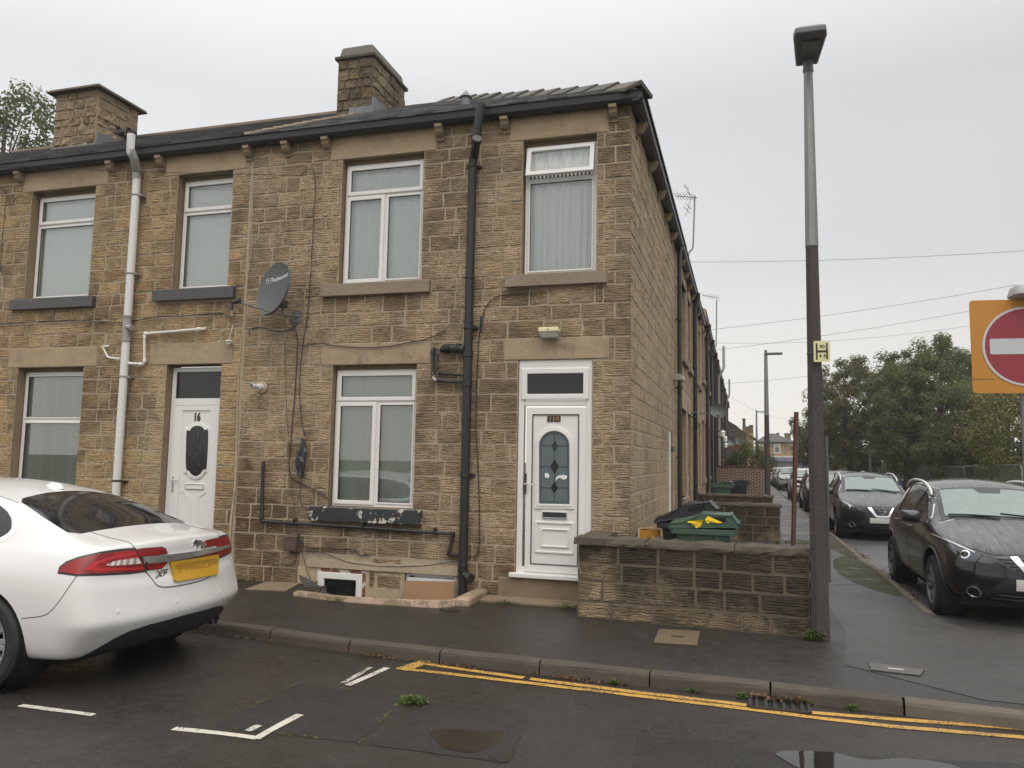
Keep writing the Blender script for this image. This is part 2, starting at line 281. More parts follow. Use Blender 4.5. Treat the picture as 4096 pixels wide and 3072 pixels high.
# ------------------------------------------------------------------ mesh helpers
class MB:
    def __init__(s): s.v=[];s.f=[]
    def add(s,vs,fs):
        o=len(s.v);s.v+=[tuple(v) for v in vs];s.f+=[tuple(i+o for i in f) for f in fs];return s
    def box(s,x0,x1,y0,y1,z0,z1):
        return s.add([(x0,y0,z0),(x1,y0,z0),(x1,y1,z0),(x0,y1,z0),(x0,y0,z1),(x1,y0,z1),(x1,y1,z1),(x0,y1,z1)],
              [(0,3,2,1),(4,5,6,7),(0,1,5,4),(1,2,6,5),(2,3,7,6),(3,0,4,7)])
    def quad(s,a,b,c,d): return s.add([a,b,c,d],[(0,1,2,3)])
    def prism(s,poly,y0,y1,ax='XZ',cap=True):
        # poly counter-clockwise seen from -third axis
        n=len(poly)
        def P(u,v,t): return {'XZ':(u,t,v),'XY':(u,v,t),'YZ':(t,u,v)}[ax]
        vs=[P(u,v,y0) for u,v in poly]+[P(u,v,y1) for u,v in poly]
        fs=[(i,(i+1)%n,n+(i+1)%n,n+i) for i in range(n)]
        if cap:
            tr=tessellate_polygon([[Vector((u,v,0)) for u,v in poly]])
            fs+=[tuple(t) for t in tr]+[tuple(n+i for i in reversed(t)) for t in tr]
        return s.add(vs,fs)
    def ring(s,po,pi,y0,y1,ax='XZ',bev=0):
        n=len(po)
        def P(u,v,t): return {'XZ':(u,t,v),'XY':(u,v,t),'YZ':(t,u,v)}[ax]
        vs=[P(u,v,y0) for u,v in po]+[P(u,v,y0) for u,v in pi]+[P(u,v,y1) for u,v in po]+[P(u,v,y1) for u,v in pi]
        fs=[]
        for i in range(n):
            j=(i+1)%n
            fs+=[(i,j,n+j,n+i),(2*n+i,3*n+i,3*n+j,2*n+j),(i,2*n+i,2*n+j,j),(n+i,n+j,3*n+j,3*n+i)]
        return s.add(vs,fs)
    def tube(s,path,r,n=8,caps=True,r1=None):
        path=[Vector(p) for p in path];k=len(path);rs=[r if r1 is None else r+(r1-r)*i/(k-1) for i in range(k)]
        if hasattr(r,'__len__'):rs=list(r)
        t0=(path[1]-path[0]).normalized();up=Vector((0,0,1)) if abs(t0.z)<.9 else Vector((1,0,0))
        nrm=(up-t0*up.dot(t0)).normalized();vs=[]
        for i,p in enumerate(path):
            a=path[i]-path[i-1] if i else path[1]-path[0];b=path[i+1]-path[i] if i<k-1 else a
            t=(a.normalized()+b.normalized())
            t=t.normalized() if t.length>1e-6 else a.normalized()
            nrm=(nrm-t*nrm.dot(t));nrm=nrm.normalized() if nrm.length>1e-6 else t.orthogonal().normalized()
            bi=t.cross(nrm)
            for q in range(n):
                an=2*math.pi*q/n;vs.append(p+(nrm*math.cos(an)+bi*math.sin(an))*rs[i])
        fs=[(i*n+q,i*n+(q+1)%n,(i+1)*n+(q+1)%n,(i+1)*n+q) for i in range(k-1) for q in range(n)]
        if caps:fs+=[tuple(reversed(range(n))),tuple(range((k-1)*n,k*n))]
        return s.add(vs,fs)
    def lathe(s,prof,origin=(0,0,0),axis=(0,0,1),n=20,caps=True):
        o=Vector(origin);q=Vector((0,0,1)).rotation_difference(Vector(axis).normalized());vs=[];k=len(prof)
        for r,h in prof:
            for i in range(n):
                a=2*math.pi*i/n;vs.append(o+q@Vector((r*math.cos(a),r*math.sin(a),h)))
        fs=[(i*n+j,i*n+(j+1)%n,(i+1)*n+(j+1)%n,(i+1)*n+j) for i in range(k-1) for j in range(n)]
        if caps and prof[0][0]>1e-5:fs.append(tuple(reversed(range(n))))
        if caps and prof[-1][0]>1e-5:fs.append(tuple(range((k-1)*n,k*n)))
        return s.add(vs,fs)
    def mesh(s,name): 
        me=bpy.data.meshes.new(name);me.from_pydata(s.v,[],s.f);me.validate();me.update();return me
    def build(s,name,mat,parent=None,smooth=False,bevel=0,seg=2,loc=None,angle=35):
        return mk(name,s.mesh(name),mat,parent,smooth,bevel,seg,loc,angle)
def mk(name,me,mat,parent=None,smooth=False,bevel=0,seg=2,loc=None,angle=35):
    o=bpy.data.objects.new(name,me);COL.objects.link(o)
    if mat and not me.materials:me.materials.append(MATS[mat])
    if parent:
        o.parent=parent
        if parent.get('worldkids'):o.location=-parent.location
    if loc is not None:o.location=loc
    if smooth:
        me.shade_smooth()
        if smooth!='all':
            me.set_sharp_from_angle(angle=R(angle))
    if bevel:
        b=o.modifiers.new('bevel','BEVEL');b.width=bevel;b.segments=seg;b.limit_method='ANGLE';b.angle_limit=R(40)
    return o
def tag(o,label=None,cat=None,group=None,kind=None):
    if label:o['label']=label
    if cat:o['category']=cat
    if group:o['group']=group
    if kind:o['kind']=kind
    return o
def thing(name,label,cat,loc=(0,0,0),rz=0,group=None,world=False):
    o=bpy.data.objects.new(name,None);COL.objects.link(o);o.location=loc;o.rotation_euler=(0,0,rz);o.empty_display_size=.2
    if world:o['worldkids']=1
    return tag(o,label,cat,group)
def structure(o): o['kind']='structure';return o
def textmesh(txt,size,depth=.002,font_shear=0,bold=0,sx=1.):
    c=bpy.data.curves.new('lettering','FONT');c.body=txt;c.size=size;c.extrude=depth;c.align_x='CENTER';c.align_y='CENTER';c.shear=font_shear;c.offset=bold;c.resolution_u=3
    o=bpy.data.objects.new('tmp',c);COL.objects.link(o);dg=bpy.context.evaluated_depsgraph_get();me=bpy.data.meshes.new_from_object(o.evaluated_get(dg))
    bpy.data.objects.remove(o);bpy.data.curves.remove(c)
    if sx!=1:
        for v in me.vertices:v.co.x*=sx
    me.materials.clear();return me
def place_text(name,txt,size,mat,parent,center,right,up,depth=.002,bold=0,sx=1.,shear=0):
    # letters lie in the plane spanned by right/up, facing right x up
    me=textmesh(txt,size,depth,shear,bold,sx);r=Vector(right).normalized();u=Vector(up).normalized();n=r.cross(u)
    M=Matrix((r,u,n)).transposed().to_4x4();M.translation=Vector(center);me.transform(M)
    return mk(name,me,mat,parent)
def copy_tree(o,parent=None):
    c=o.copy();COL.objects.link(c)
    if parent:c.parent=parent
    for ch in list(o.children):copy_tree(ch,c)
    return c
def arc(cx,cy,rx,ry,a0,a1,n): return [(cx+rx*math.cos(R(a0+(a1-a0)*i/n)),cy+ry*math.sin(R(a0+(a1-a0)*i/n))) for i in range(n+1)]
def rrect(x0,x1,z0,z1,r,n=4):
    return arc(x1-r,z0+r,r,r,-90,0,n)+arc(x1-r,z1-r,r,r,0,90,n)+arc(x0+r,z1-r,r,r,90,180,n)+arc(x0+r,z0+r,r,r,180,270,n)
def smoothpath(pts,n=6):
    # Catmull-Rom through points
    P=[Vector(p) for p in pts];P=[2*P[0]-P[1]]+P+[2*P[-1]-P[-2]];o=[]
    for i in range(1,len(P)-2):
        for k in range(n):
            t=k/n;a,b,c,d=P[i-1:i+3]
            o.append(.5*((2*b)+(c-a)*t+(2*a-5*b+4*c-d)*t*t+(3*b-a-3*c+d)*t**3))
    return o+[P[-2]]
# ------------------------------------------------------------------ ground, road, pavement
RZ=-.10
def sheet(name,poly,z,mat,parent=None,holes=()):
    tr=tessellate_polygon([[Vector((x,y,0)) for x,y in q] for q in (poly,*holes)])
    b=MB();b.add([(x,y,z) for q in (poly,*holes) for x,y in q],[tuple(t) for t in tr])
    me=b.mesh(name);bm=bmesh.new();bm.from_mesh(me);bmesh.ops.recalc_face_normals(bm,faces=bm.faces)
    for f in bm.faces:
        if f.normal.z<0:f.normal_flip()
    bm.to_mesh(me);bm.free()
    return mk(name,me,mat,parent)
KERB=[(-60,-2.45),(-14,-2.45),(-5,-2.46),(-3.94,-2.49),(-1.93,-2.76),(0.02,-2.86),(1.82,-2.90),(3.17,-3.05),(6,-3.2),(40,-3.6)]
def kerbY(x):
    for (a,b),(c,d) in zip(KERB,KERB[1:]):
        if a<=x<=c:return b+(d-b)*(x-a)/(c-a)
    return KERB[-1][1]
ground=structure(sheet('ground',[(-400,-400),(400,-400),(400,500),(-400,500)],-.14,'grass_ground'))
road=structure(sheet('road',[(-60,-14)]+[(40,-14)]+[(x,y+.03) for x,y in reversed(KERB)],RZ,'road_asphalt'))
far_side=structure(sheet('far_pavement',[(-60,-30),(40,-30),(40,-14),(-60,-14)],-.02,'pavement_asphalt'))
side_road=structure(sheet('side_road',[(3.47,1.05),(40,1.05),(40,3),(9.2,6),(9.2,90),(3.47,90)],RZ,'side_asphalt'))
WELL=[atZ(1100+.3617*x,2000+.3617*y,.03) for x,y in ((200,1030),(420,1060),(620,1085),(900,1110),(1200,1130),(1500,1150),(1800,1165),(1990,1150))]
WELL=[(p.x,p.y) for p in WELL]
HOLE=[(x,y+.03) for x,y in WELL]+[(WELL[-1][0],.05),(WELL[0][0],.05)]
pavement=structure(sheet('pavement',[(x,y+.12) for x,y in KERB]+[(40,.15),(3.58,.15),(3.36,1.0),(3.36,90),(-60,90)],0.,'pavement_asphalt',None,[HOLE]))
b=MB();b.quad((3.58,.15,0),(40,.15,0),(40,1.06,RZ),(3.47,1.06,RZ));b.add([(3.36,1.0,0),(3.58,.15,0),(3.47,1.06,RZ)],[(0,1,2)])
structure(b.build('dropped_crossing','pavement_worn'))
worn=sheet('worn_tarmac',[(2.3,-.6),(2.15,-2.0),(3.0,-2.72),(8,-3.1),(12,-3.1),(12,.1),(3.55,.1),(3.3,.9),(3.34,3.2),(2.3,2.6)],.004,'pavement_worn',pavement)
sheet('worn_tarmac',[(2.2,2.65),(3.3,3.25),(3.34,60),(2.2,60)],.003,'pavement_worn',pavement)
sheet('yard_floor',[(0.02,-.8),(1.95,-.85),(2.05,60),(0.02,60)],.0045,'yard_concrete',pavement)
# kerb stones, one by one
def kerb_profile(L,top=.006,h=.16,w=.135):
    b=MB();pr=[(0,-h),(.012,-.035),(.02,-.012),(.04,0),(w,0),(w,-h)];n=len(pr)
    vs=[];N=3
    for i in range(N+1):
        x=L*i/N
        for u,v in pr:vs.append((x,u+(rng.uniform(-.004,.004) if 0<i<N else 0),top+v+(rng.uniform(-.004,.003) if v>-.05 else 0)))
    fs=[(i*n+k,(i+1)*n+k,(i+1)*n+(k+1)%n,i*n+(k+1)%n) for i in range(N) for k in range(n)]+[tuple(reversed(range(n))),tuple(range(N*n,N*n+n))]
    b.add(vs,fs);return b
kvar=[kerb_profile(.915).mesh('kerb_stone') for _ in range(5)]
for me in kvar:me.materials.append(MATS['kerb_stone']);bm=bmesh.new();bm.from_mesh(me);bmesh.ops.recalc_face_normals(bm,faces=bm.faces);bm.to_mesh(me);bm.free()
kpale=[kerb_profile(.915).mesh('kerb_stone') for _ in range(3)]
for me in kpale:me.materials.append(MATS['kerb_stone_pale']);bm=bmesh.new();bm.from_mesh(me);bmesh.ops.recalc_face_normals(bm,faces=bm.faces);bm.to_mesh(me);bm.free()
x=-14.27
while x<9:
    x2=x+.928;a=Vector((x,kerbY(x),0));c=Vector((x2,kerbY(x2),0))
    me=rng.choice(kpale if x>1.75 else kvar)
    o=bpy.data.objects.new('kerb_stone',me);COL.objects.link(o);o.parent=pavement;o.location=(a.x,a.y,rng.uniform(-.004,.003));o.rotation_euler=(rng.uniform(-.008,.008),0,math.atan2(c.y-a.y,c.x-a.x))
    x=x2
y=1.05
while y<45:
    o=bpy.data.objects.new('kerb_stone',rng.choice(kpale));COL.objects.link(o);o.parent=pavement;o.location=(3.49,y,rng.uniform(-.012,-.004));o.rotation_euler=(0,0,R(90));y+=.928
b=MB();b.box(3.36,3.49,y,90,-.15,0);b.build('kerb_run','kerb_stone_pale',pavement)
# road markings
D2=4096/2212
def dz(x,y,z=RZ+.004): p=atZ(x*D2,y*D2,z);return (p.x,p.y)
def strip(name,pts,wd,mat,parent,z=RZ+.004,ragged=.004,step=.12):
    P=[Vector((*p,0)) for p in pts];Q=[]
    for a,c in zip(P,P[1:]):
        n=max(1,int((c-a).length/step))
        Q+=[a.lerp(c,i/n) for i in range(n)]
    Q.append(P[-1]);b=MB();vs=[]
    for i,p in enumerate(Q):
        t=(Q[min(i+1,len(Q)-1)]-Q[max(i-1,0)]).normalized();nn=Vector((-t.y,t.x,0))
        vs+=[p+nn*(wd/2+rng.uniform(-ragged,ragged)),p-nn*(wd/2+rng.uniform(-ragged,ragged))]
    vs=[(v.x,v.y,z) for v in vs]
    b.add(vs,[(2*i,2*i+1,2*i+3,2*i+2) for i in range(len(Q)-1)])
    return b.build(name,mat,parent)
strip('yellow_line',[dz(905,1432),dz(1131,1464)],.072,'line_yellow',road)
strip('yellow_line',[dz(1145,1466),dz(1400,1498),dz(1560,1516),dz(1612,1523)],.072,'line_yellow',road)
strip('yellow_line',[dz(870,1444),dz(1200,1482),dz(1615,1531),dz(1760,1550),dz(1930,1569),dz(2230,1594),(6,kerbY(6)-.36),(14,kerbY(14)-.4)],.072,'line_yellow',road,RZ+.0045)
strip('yellow_line',[dz(1742,1538),dz(1930,1553),dz(2230,1575),(6,kerbY(6)-.22),(14,kerbY(14)-.25)],.072,'line_yellow',road)
a=Vector(dz(866,1447));c=Vector(dz(921,1428));strip('yellow_line',[tuple(a),tuple(c)],.13,'line_yellow',road,RZ+.0055)
strip('white_line',[dz(375,1573),dz(480,1584),dz(556,1594)],.06,'line_white',road)
strip('white_line',[dz(552,1596),dz(578,1581),dz(648,1543)],.06,'line_white',road,RZ+.005)
strip('white_line',[dz(535,1579),dz(560,1566)],.055,'line_white_worn',road)
strip('white_line',[dz(752,1480),dz(836,1442)],.06,'line_white',road);strip('white_line',[dz(741,1475),dz(802,1441)],.045,'line_white_worn',road)
strip('white_line',[dz(44,1523),dz(203,1544)],.055,'line_white',road)
def pz(lst,sc,ox,oy,z): return [tuple(atZ(ox+sc*x,oy+sc*y,z).xy) for x,y in lst]
ZA=lambda l,z=RZ+.003:pz(l,.6781,600,2300,z)
ZB=lambda l,z=RZ+.003:pz(l,.9476,2000,2300,z)
sheet('asphalt_patch',list(reversed(ZA([(870,640),(1510,708),(1238,990),(380,890)]))),RZ+.002,'patch_asphalt',road)
sheet('asphalt_patch',list(reversed(ZA([(1640,752),(2230,810),(2225,900),(2090,1105),(1290,1000)]))),RZ+.003,'patch_asphalt',road)
sheet('asphalt_patch',list(reversed(ZB([(580,670),(1150,745),(2300,800),(2300,900),(540,900)]))),RZ+.002,'patch_asphalt',road)
def blob(name,pts,z,mat,parent=None,sub=3):
    P=[Vector((*p,0)) for p in pts];Q=[]
    n=len(P)
    for i in range(n):
        a,b_,c,d=P[i-1],P[i],P[(i+1)%n],P[(i+2)%n]
        for k in range(sub):
            t=k/sub;q=.5*((2*b_)+(c-a)*t+(2*a-5*b_+4*c-d)*t*t+(3*b_-a-3*c+d)*t**3)
            Q.append((q.x+rng.uniform(-.012,.012),q.y+rng.uniform(-.008,.008)))
    return sheet(name,Q,z,mat,parent)
structure(blob('puddle',ZB([(1165,757),(1250,742),(1400,750),(1560,782),(1700,776),(1850,792),(1960,822),(2150,900),(1900,1000),(1500,960),(1280,830)]),RZ+.0065,'water'))
structure(blob('puddle',ZA([(1660,930),(1800,905),(2000,930),(2110,905),(2090,960),(1900,1050),(1720,1010)]),RZ+.0045,'damp_film'))
structure(blob('puddle',ZA([(2000,1070),(2080,1080),(2160,1030),(2120,1090),(2060,1110)]),RZ+.0045,'damp_film'))
structure(blob('puddle',[(3.75,6.2),(4.6,6.0),(5.2,6.5),(4.4,6.9),(3.8,6.8)],RZ+.004,'water'))
structure(blob('puddle',[(3.6,4.6),(3.9,4.4),(4.1,5.2),(3.7,5.4)],RZ+.004,'water'))
# moss along patch joints, on kerb edge
def scatter_blobs(name,lines,mat,parent,n,r,z,wid):
    b=MB()
    for a,c in lines:
        a=Vector((*a,0));c=Vector((*c,0));cl=[rng.random() for _ in range(5)]
        for _ in range(n):
            t=min(1,max(0,rng.choice(cl)+rng.gauss(0,.05)));p=a.lerp(c,t)+Vector((rng.gauss(0,wid),rng.gauss(0,wid),0));rr=r*rng.uniform(.3,1.2)
            k=6;vs=[(p.x+rr*rng.uniform(.6,1.3)*math.cos(6.283*i/k),p.y+rr*rng.uniform(.6,1.3)*math.sin(6.283*i/k),z) for i in range(k)]+[(p.x,p.y,z+rr*.35)]
            b.add(vs,[(i,(i+1)%k,k) for i in range(k)])
    return tag(b.build(name,mat,parent,smooth='all'),kind='stuff')
q=ZA([(870,640),(1510,708),(1238,990),(380,890),(590,780)]);scatter_blobs('moss',[(q[0],q[4]),(q[0],q[1]),(q[1],q[2]),(q[1],q[2]),(q[2],q[3])],'moss',road,26,.010,RZ+.004,.007)
for pl in ([(3.34,2.2),(3.34,6.2),(2.95,6.4),(2.75,4.6),(2.9,3.0)],[(3.34,6.4),(3.34,14),(3.05,14),(2.95,9)],[(2.3,8.6),(2.9,8.9),(2.6,9.8),(2.25,9.6)]):
    blob('moss_film',pl,.0085,'moss_film',pavement,5)
def leafbits(name,lines,mat,parent,n,size,z,wid,kind='stuff',h=.01):
    b=MB()
    for a,c in lines:
        a=Vector((*a,0));c=Vector((*c,0))
        for _ in range(n):
            p=a.lerp(c,rng.random())+Vector((rng.gauss(0,wid),rng.gauss(0,wid),z+abs(rng.gauss(0,h))));s_=size*rng.uniform(.4,1.3)
            q=Quaternion((rng.gauss(0,.5),rng.gauss(0,.5),1),rng.uniform(0,6.28))@Quaternion((1,0,0),rng.gauss(0,.5))
            b.add([p+q@Vector(v)*s_ for v in ((-.5,0,0),(0,-.28,.08),(.5,0,0),(0,.28,.08))],[(0,1,2,3)])
    return tag(b.build(name,mat,parent),kind=kind)
kl=lambda x0,x1,d=-.035:((x0,kerbY(x0)+d),(x1,kerbY(x1)+d))
lt=leafbits('fallen_leaves',[kl(-4.2,-3.1),kl(-4.2,-3.3),kl(-2.1,-1.7),kl(-1.6,-1.0),kl(-1.3,-.9),kl(-.4,.5),kl(-.2,.1)],'leaf_dead',None,50,.035,RZ+.006,.018)
tag(lt,'dead brown leaves drifted along the front kerb','leaf litter',None,'stuff')
lt=leafbits('fallen_leaves',[((3.56,2.6),(3.58,5.5)),((3.56,7),(3.6,9)),((3.56,10),(3.6,18))],'leaf_dead',None,70,.05,RZ+.008,.04)
tag(lt,'dead leaves along the side street kerb by the black car','leaf litter',None,'stuff')
b=MB();p=atZ(1400,2600,RZ+.012);b.lathe([(.0,0),(.03,.003),(.028,.012),(.0,.016)],(p.x,p.y,RZ+.003),(0,.15,1),9)
tag(b.build('litter_scrap','litter_red'),'small crumpled red scrap lying against the kerb','litter')
# gully grate
g=[atZ(*q,RZ) for q in ((3000,2800),(3190,2800),(3235,2855),(3005,2845))]
gx0,gx1=g[3].x-.005,g[2].x+.01;gy0=g[2].y-.02;gy1=kerbY((gx0+gx1)/2)-.012
gr=thing('drain_grate','cast iron gully grate in the gutter clogged with brown leaves','drain grate',((gx0+gx1)/2,(gy0+gy1)/2,RZ))
gw,gd=(gx1-gx0)/2,(gy1-gy0)/2
b=MB();b.box(-gw,gw,-gd,gd,.001,.0045);b.build('drain_void','dark_void',gr)
b=MB();b.box(-gw,gw,-gd-.012,-gd+.012,.001,.02).box(-gw,gw,gd-.012,gd+.012,.001,.02).box(-gw-.012,-gw+.012,-gd+.013,gd-.013,.001,.019).box(gw-.012,gw+.012,-gd+.013,gd-.013,.001,.019);b.build('grate_frame','cast_iron',gr)
for i in range(6):
    xx=-gw+2*gw*(i+.75)/6.5;b=MB();b.box(xx-.013,xx+.013,-gd+.013,gd-.013,.003,.018);b.build('bar','cast_iron',gr)
lf=leafbits('fallen_leaves',[((-gw,gd-.03),(gw,gd-.035)),((-gw*.5,gd-.05),(gw*.7,gd-.06))],'leaf_dead',gr,26,.06,.022,.016,h=.014);lf['kind']='stuff'
# covers
def cover(name,label,px,z,mat,slotmat):
    P=[atZ(*q,z) for q in px];c=sum(P,Vector())/4
    t=thing(name,label,'access cover',(c.x,c.y,z-.003))
    L=[((p-c).x,(p-c).y) for p in P]
    if sum(a[0]*b_[1]-b_[0]*a[1] for a,b_ in zip(L,L[1:]+L[:1]))<0:L=L[::-1]
    b=MB();b.prism([(u*1.03,v*1.03) for u,v in L],.0005,.005,'XY');b.build('rim','cast_iron',t)
    b=MB();b.prism(L,.0055,.010,'XY');b.build('lid',mat,t)
    b=MB();b.prism([(u*.3,v*.08) for u,v in L],.0105,.0115,'XY');b.build('lifting_slot',slotmat,t)
    return t
z7=lambda x,y:(2500+.6632*x,1600+.6632*y)
cover('access_cover','square brown access cover in the pavement before the low stone wall',[z7(205,1383),z7(452,1397),z7(435,1483),z7(172,1465)],.003,'cover_brown','cast_iron')
ZBp=lambda x,y:(2000+.9476*x,2300+.9476*y)
cover('access_cover','narrow worn grey access cover in the tarmac right of the lamp post',[ZBp(1555,371),ZBp(1790,402),ZBp(1772,426),ZBp(1568,402)],.009,'cover_grey','upvc_old')
ZAp=lambda x,y:(600+.6781*x,2300+.6781*y)
cover('access_cover','small dark iron cover in the pavement below the black soil pipe',[ZAp(1710,205),ZAp(1790,200),ZAp(1830,212),ZAp(1760,217)],.003,'cast_iron','cast_iron')

# ------------------------------------------------------------------ stone coursing
def levels(brk,h,rg):
    o=[]
    for a,b_ in zip(brk,brk[1:]):
        n=max(1,round((b_-a)/h));e=[a+(b_-a)*i/n for i in range(n+1)]
        for i in range(1,n):e[i]+=rg.uniform(-.018,.018)
        o+=e[:-1]
    return o+[brk[-1]]
def course_rects(x0,x1,lv,excl,rg,wmin=.2,wmax=.48,joint=.013,quoin=None):
    out=[];ci=0
    for za,zb in zip(lv,lv[1:]):
        iv=[(x0,x1)]
        for (a,b_,c,d) in excl:
            if c<zb-.02 and d>za+.02:
                nv=[]
                for (p,q) in iv:
                    if b_<=p or a>=q:nv.append((p,q))
                    else:
                        if a>p:nv.append((p,a))
                        if b_<q:nv.append((b_,q))
                iv=nv
        for p,q in iv:
            if q-p<.04:continue
            cuts=[p]
            if quoin=='R' and abs(q-x1)<1e-6:
                e=q-(.34 if ci%2 else .2)
            else:e=q
            x=p
            while True:
                w_=rg.uniform(wmin,wmax)*(.55 if rg.random()<.12 else 1)
                if x+w_*1.35>=e:break
                x+=w_;cuts.append(x)
            if e<q-.01 and e-cuts[-1]>.05:cuts.append(e)
            cuts.append(q)
            for a,b_ in zip(cuts,cuts[1:]):
                if b_-a>.035:out.append((a+joint/2,b_-joint/2,za+joint/2,zb-joint/2))
        ci+=1
    return out
def stone_geo(w,h,rg,proud=.007,rough=.0055,nx=6,nz=5):
    xs=[-w/2,-w/2+.011]+[-w/2+.011+(w-.022)*i/(nx-3) for i in range(1,nx-3)]+[w/2-.011,w/2]
    zs=[-h/2,-h/2+.010]+[-h/2+.010+(h-.02)*i/(nz-3) for i in range(1,nz-3)]+[h/2-.010,h/2]
    vs=[];tilt=rg.uniform(-.004,.004)
    for j,z in enumerate(zs):
        for i,x in enumerate(xs):
            edge=i in(0,nx-1) or j in(0,nz-1)
            if edge:vs.append((x+rg.uniform(-.003,.003),.012,z+rg.uniform(-.003,.003)))
            else:vs.append((x+rg.uniform(-.004,.004),-proud+rg.uniform(-rough,rough)+tilt*(x/w)*2,z+rg.uniform(-.003,.003)))
    fs=[(j*nx+i,j*nx+i+1,(j+1)*nx+i+1,(j+1)*nx+i) for j in range(nz-1) for i in range(nx-1)]
    return vs,fs
STONEPOOL={}
def stone_mesh(w,h,mat,rg):
    k=(round(w/.02),round(h/.012),mat,rg.randrange(3))
    if k not in STONEPOOL:
        vs,fs=stone_geo(k[0]*.02,k[1]*.012,rg);b=MB();b.add(vs,fs);me=b.mesh('stone');me.materials.append(MATS[mat]);STONEPOOL[k]=(me,k[0]*.02,k[1]*.012)
    return STONEPOOL[k]
def lay_stones(rects,mat,parent,origin,xdir,rg,limit=300,name='stone',loose_name='stone_rest',relief=1.):
    # rects in wall plane (u,z); outward normal = xdir x Z
    xd=Vector(xdir);ang=math.atan2(xd.y,xd.x);rects=sorted(rects,key=lambda r:-(r[1]-r[0])*(r[3]-r[2]))
    for (a,b_,c,d) in rects[:limit]:
        me,w0,h0=stone_mesh(b_-a,d-c,mat,rg)
        o=bpy.data.objects.new(name,me);COL.objects.link(o);o.parent=parent
        o.location=Vector(origin)+xd*((a+b_)/2)+Vector((0,0,(c+d)/2));o.rotation_euler=(0,0,ang);o.scale=((b_-a)/w0,relief*(1+rg.uniform(-.15,.2)*(1 if relief<2 else 2.5)),(d-c)/h0)
    if len(rects)>limit:
        b=MB();q=Matrix.Rotation(ang,3,'Z')
        for (a,b_,c,d) in rects[limit:]:
            vs,fs=stone_geo(b_-a,d-c,rg,nx=5,nz=4);off=Vector(origin)+xd*((a+b_)/2)+Vector((0,0,(c+d)/2))
            b.add([q@Vector(v)+off for v in vs],fs)
        tag(b.build(loose_name,mat,parent),kind='stuff')
def wall_sheet(b,x0,x1,z0,z1,opens,Y=0.,depth=.3,face=None):
    # front face with openings + reveals, plane Y, looking -Y
    f=face or (lambda x,y,z:(x,y,z))
    xs=sorted({x0,x1,*[v for o in opens for v in o[:2]]});zs=sorted({z0,z1,*[v for o in opens for v in o[2:4]]})
    for xa,xb in zip(xs,xs[1:]):
        for za,zb in zip(zs,zs[1:]):
            xm,zm=(xa+xb)/2,(za+zb)/2
            if any(o[0]<xm<o[1] and o[2]<zm<o[3] for o in opens):continue
            b.quad(f(xa,Y,za),f(xb,Y,za),f(xb,Y,zb),f(xa,Y,zb))
def reveals(b,opens,Y=0.,depth=.3,face=None):
    f=face or (lambda x,y,z:(x,y,z))
    for (xa,xb,za,zb) in opens:
        D=Y+depth
        b.quad(f(xa,Y,za),f(xa,Y,zb),f(xa,D,zb),f(xa,D,za));b.quad(f(xb,Y,za),f(xb,D,za),f(xb,D,zb),f(xb,Y,zb))
        b.quad(f(xa,Y,zb),f(xb,Y,zb),f(xb,D,zb),f(xa,D,zb));b.quad(f(xa,Y,za),f(xa,D,za),f(xb,D,za),f(xb,Y,za))
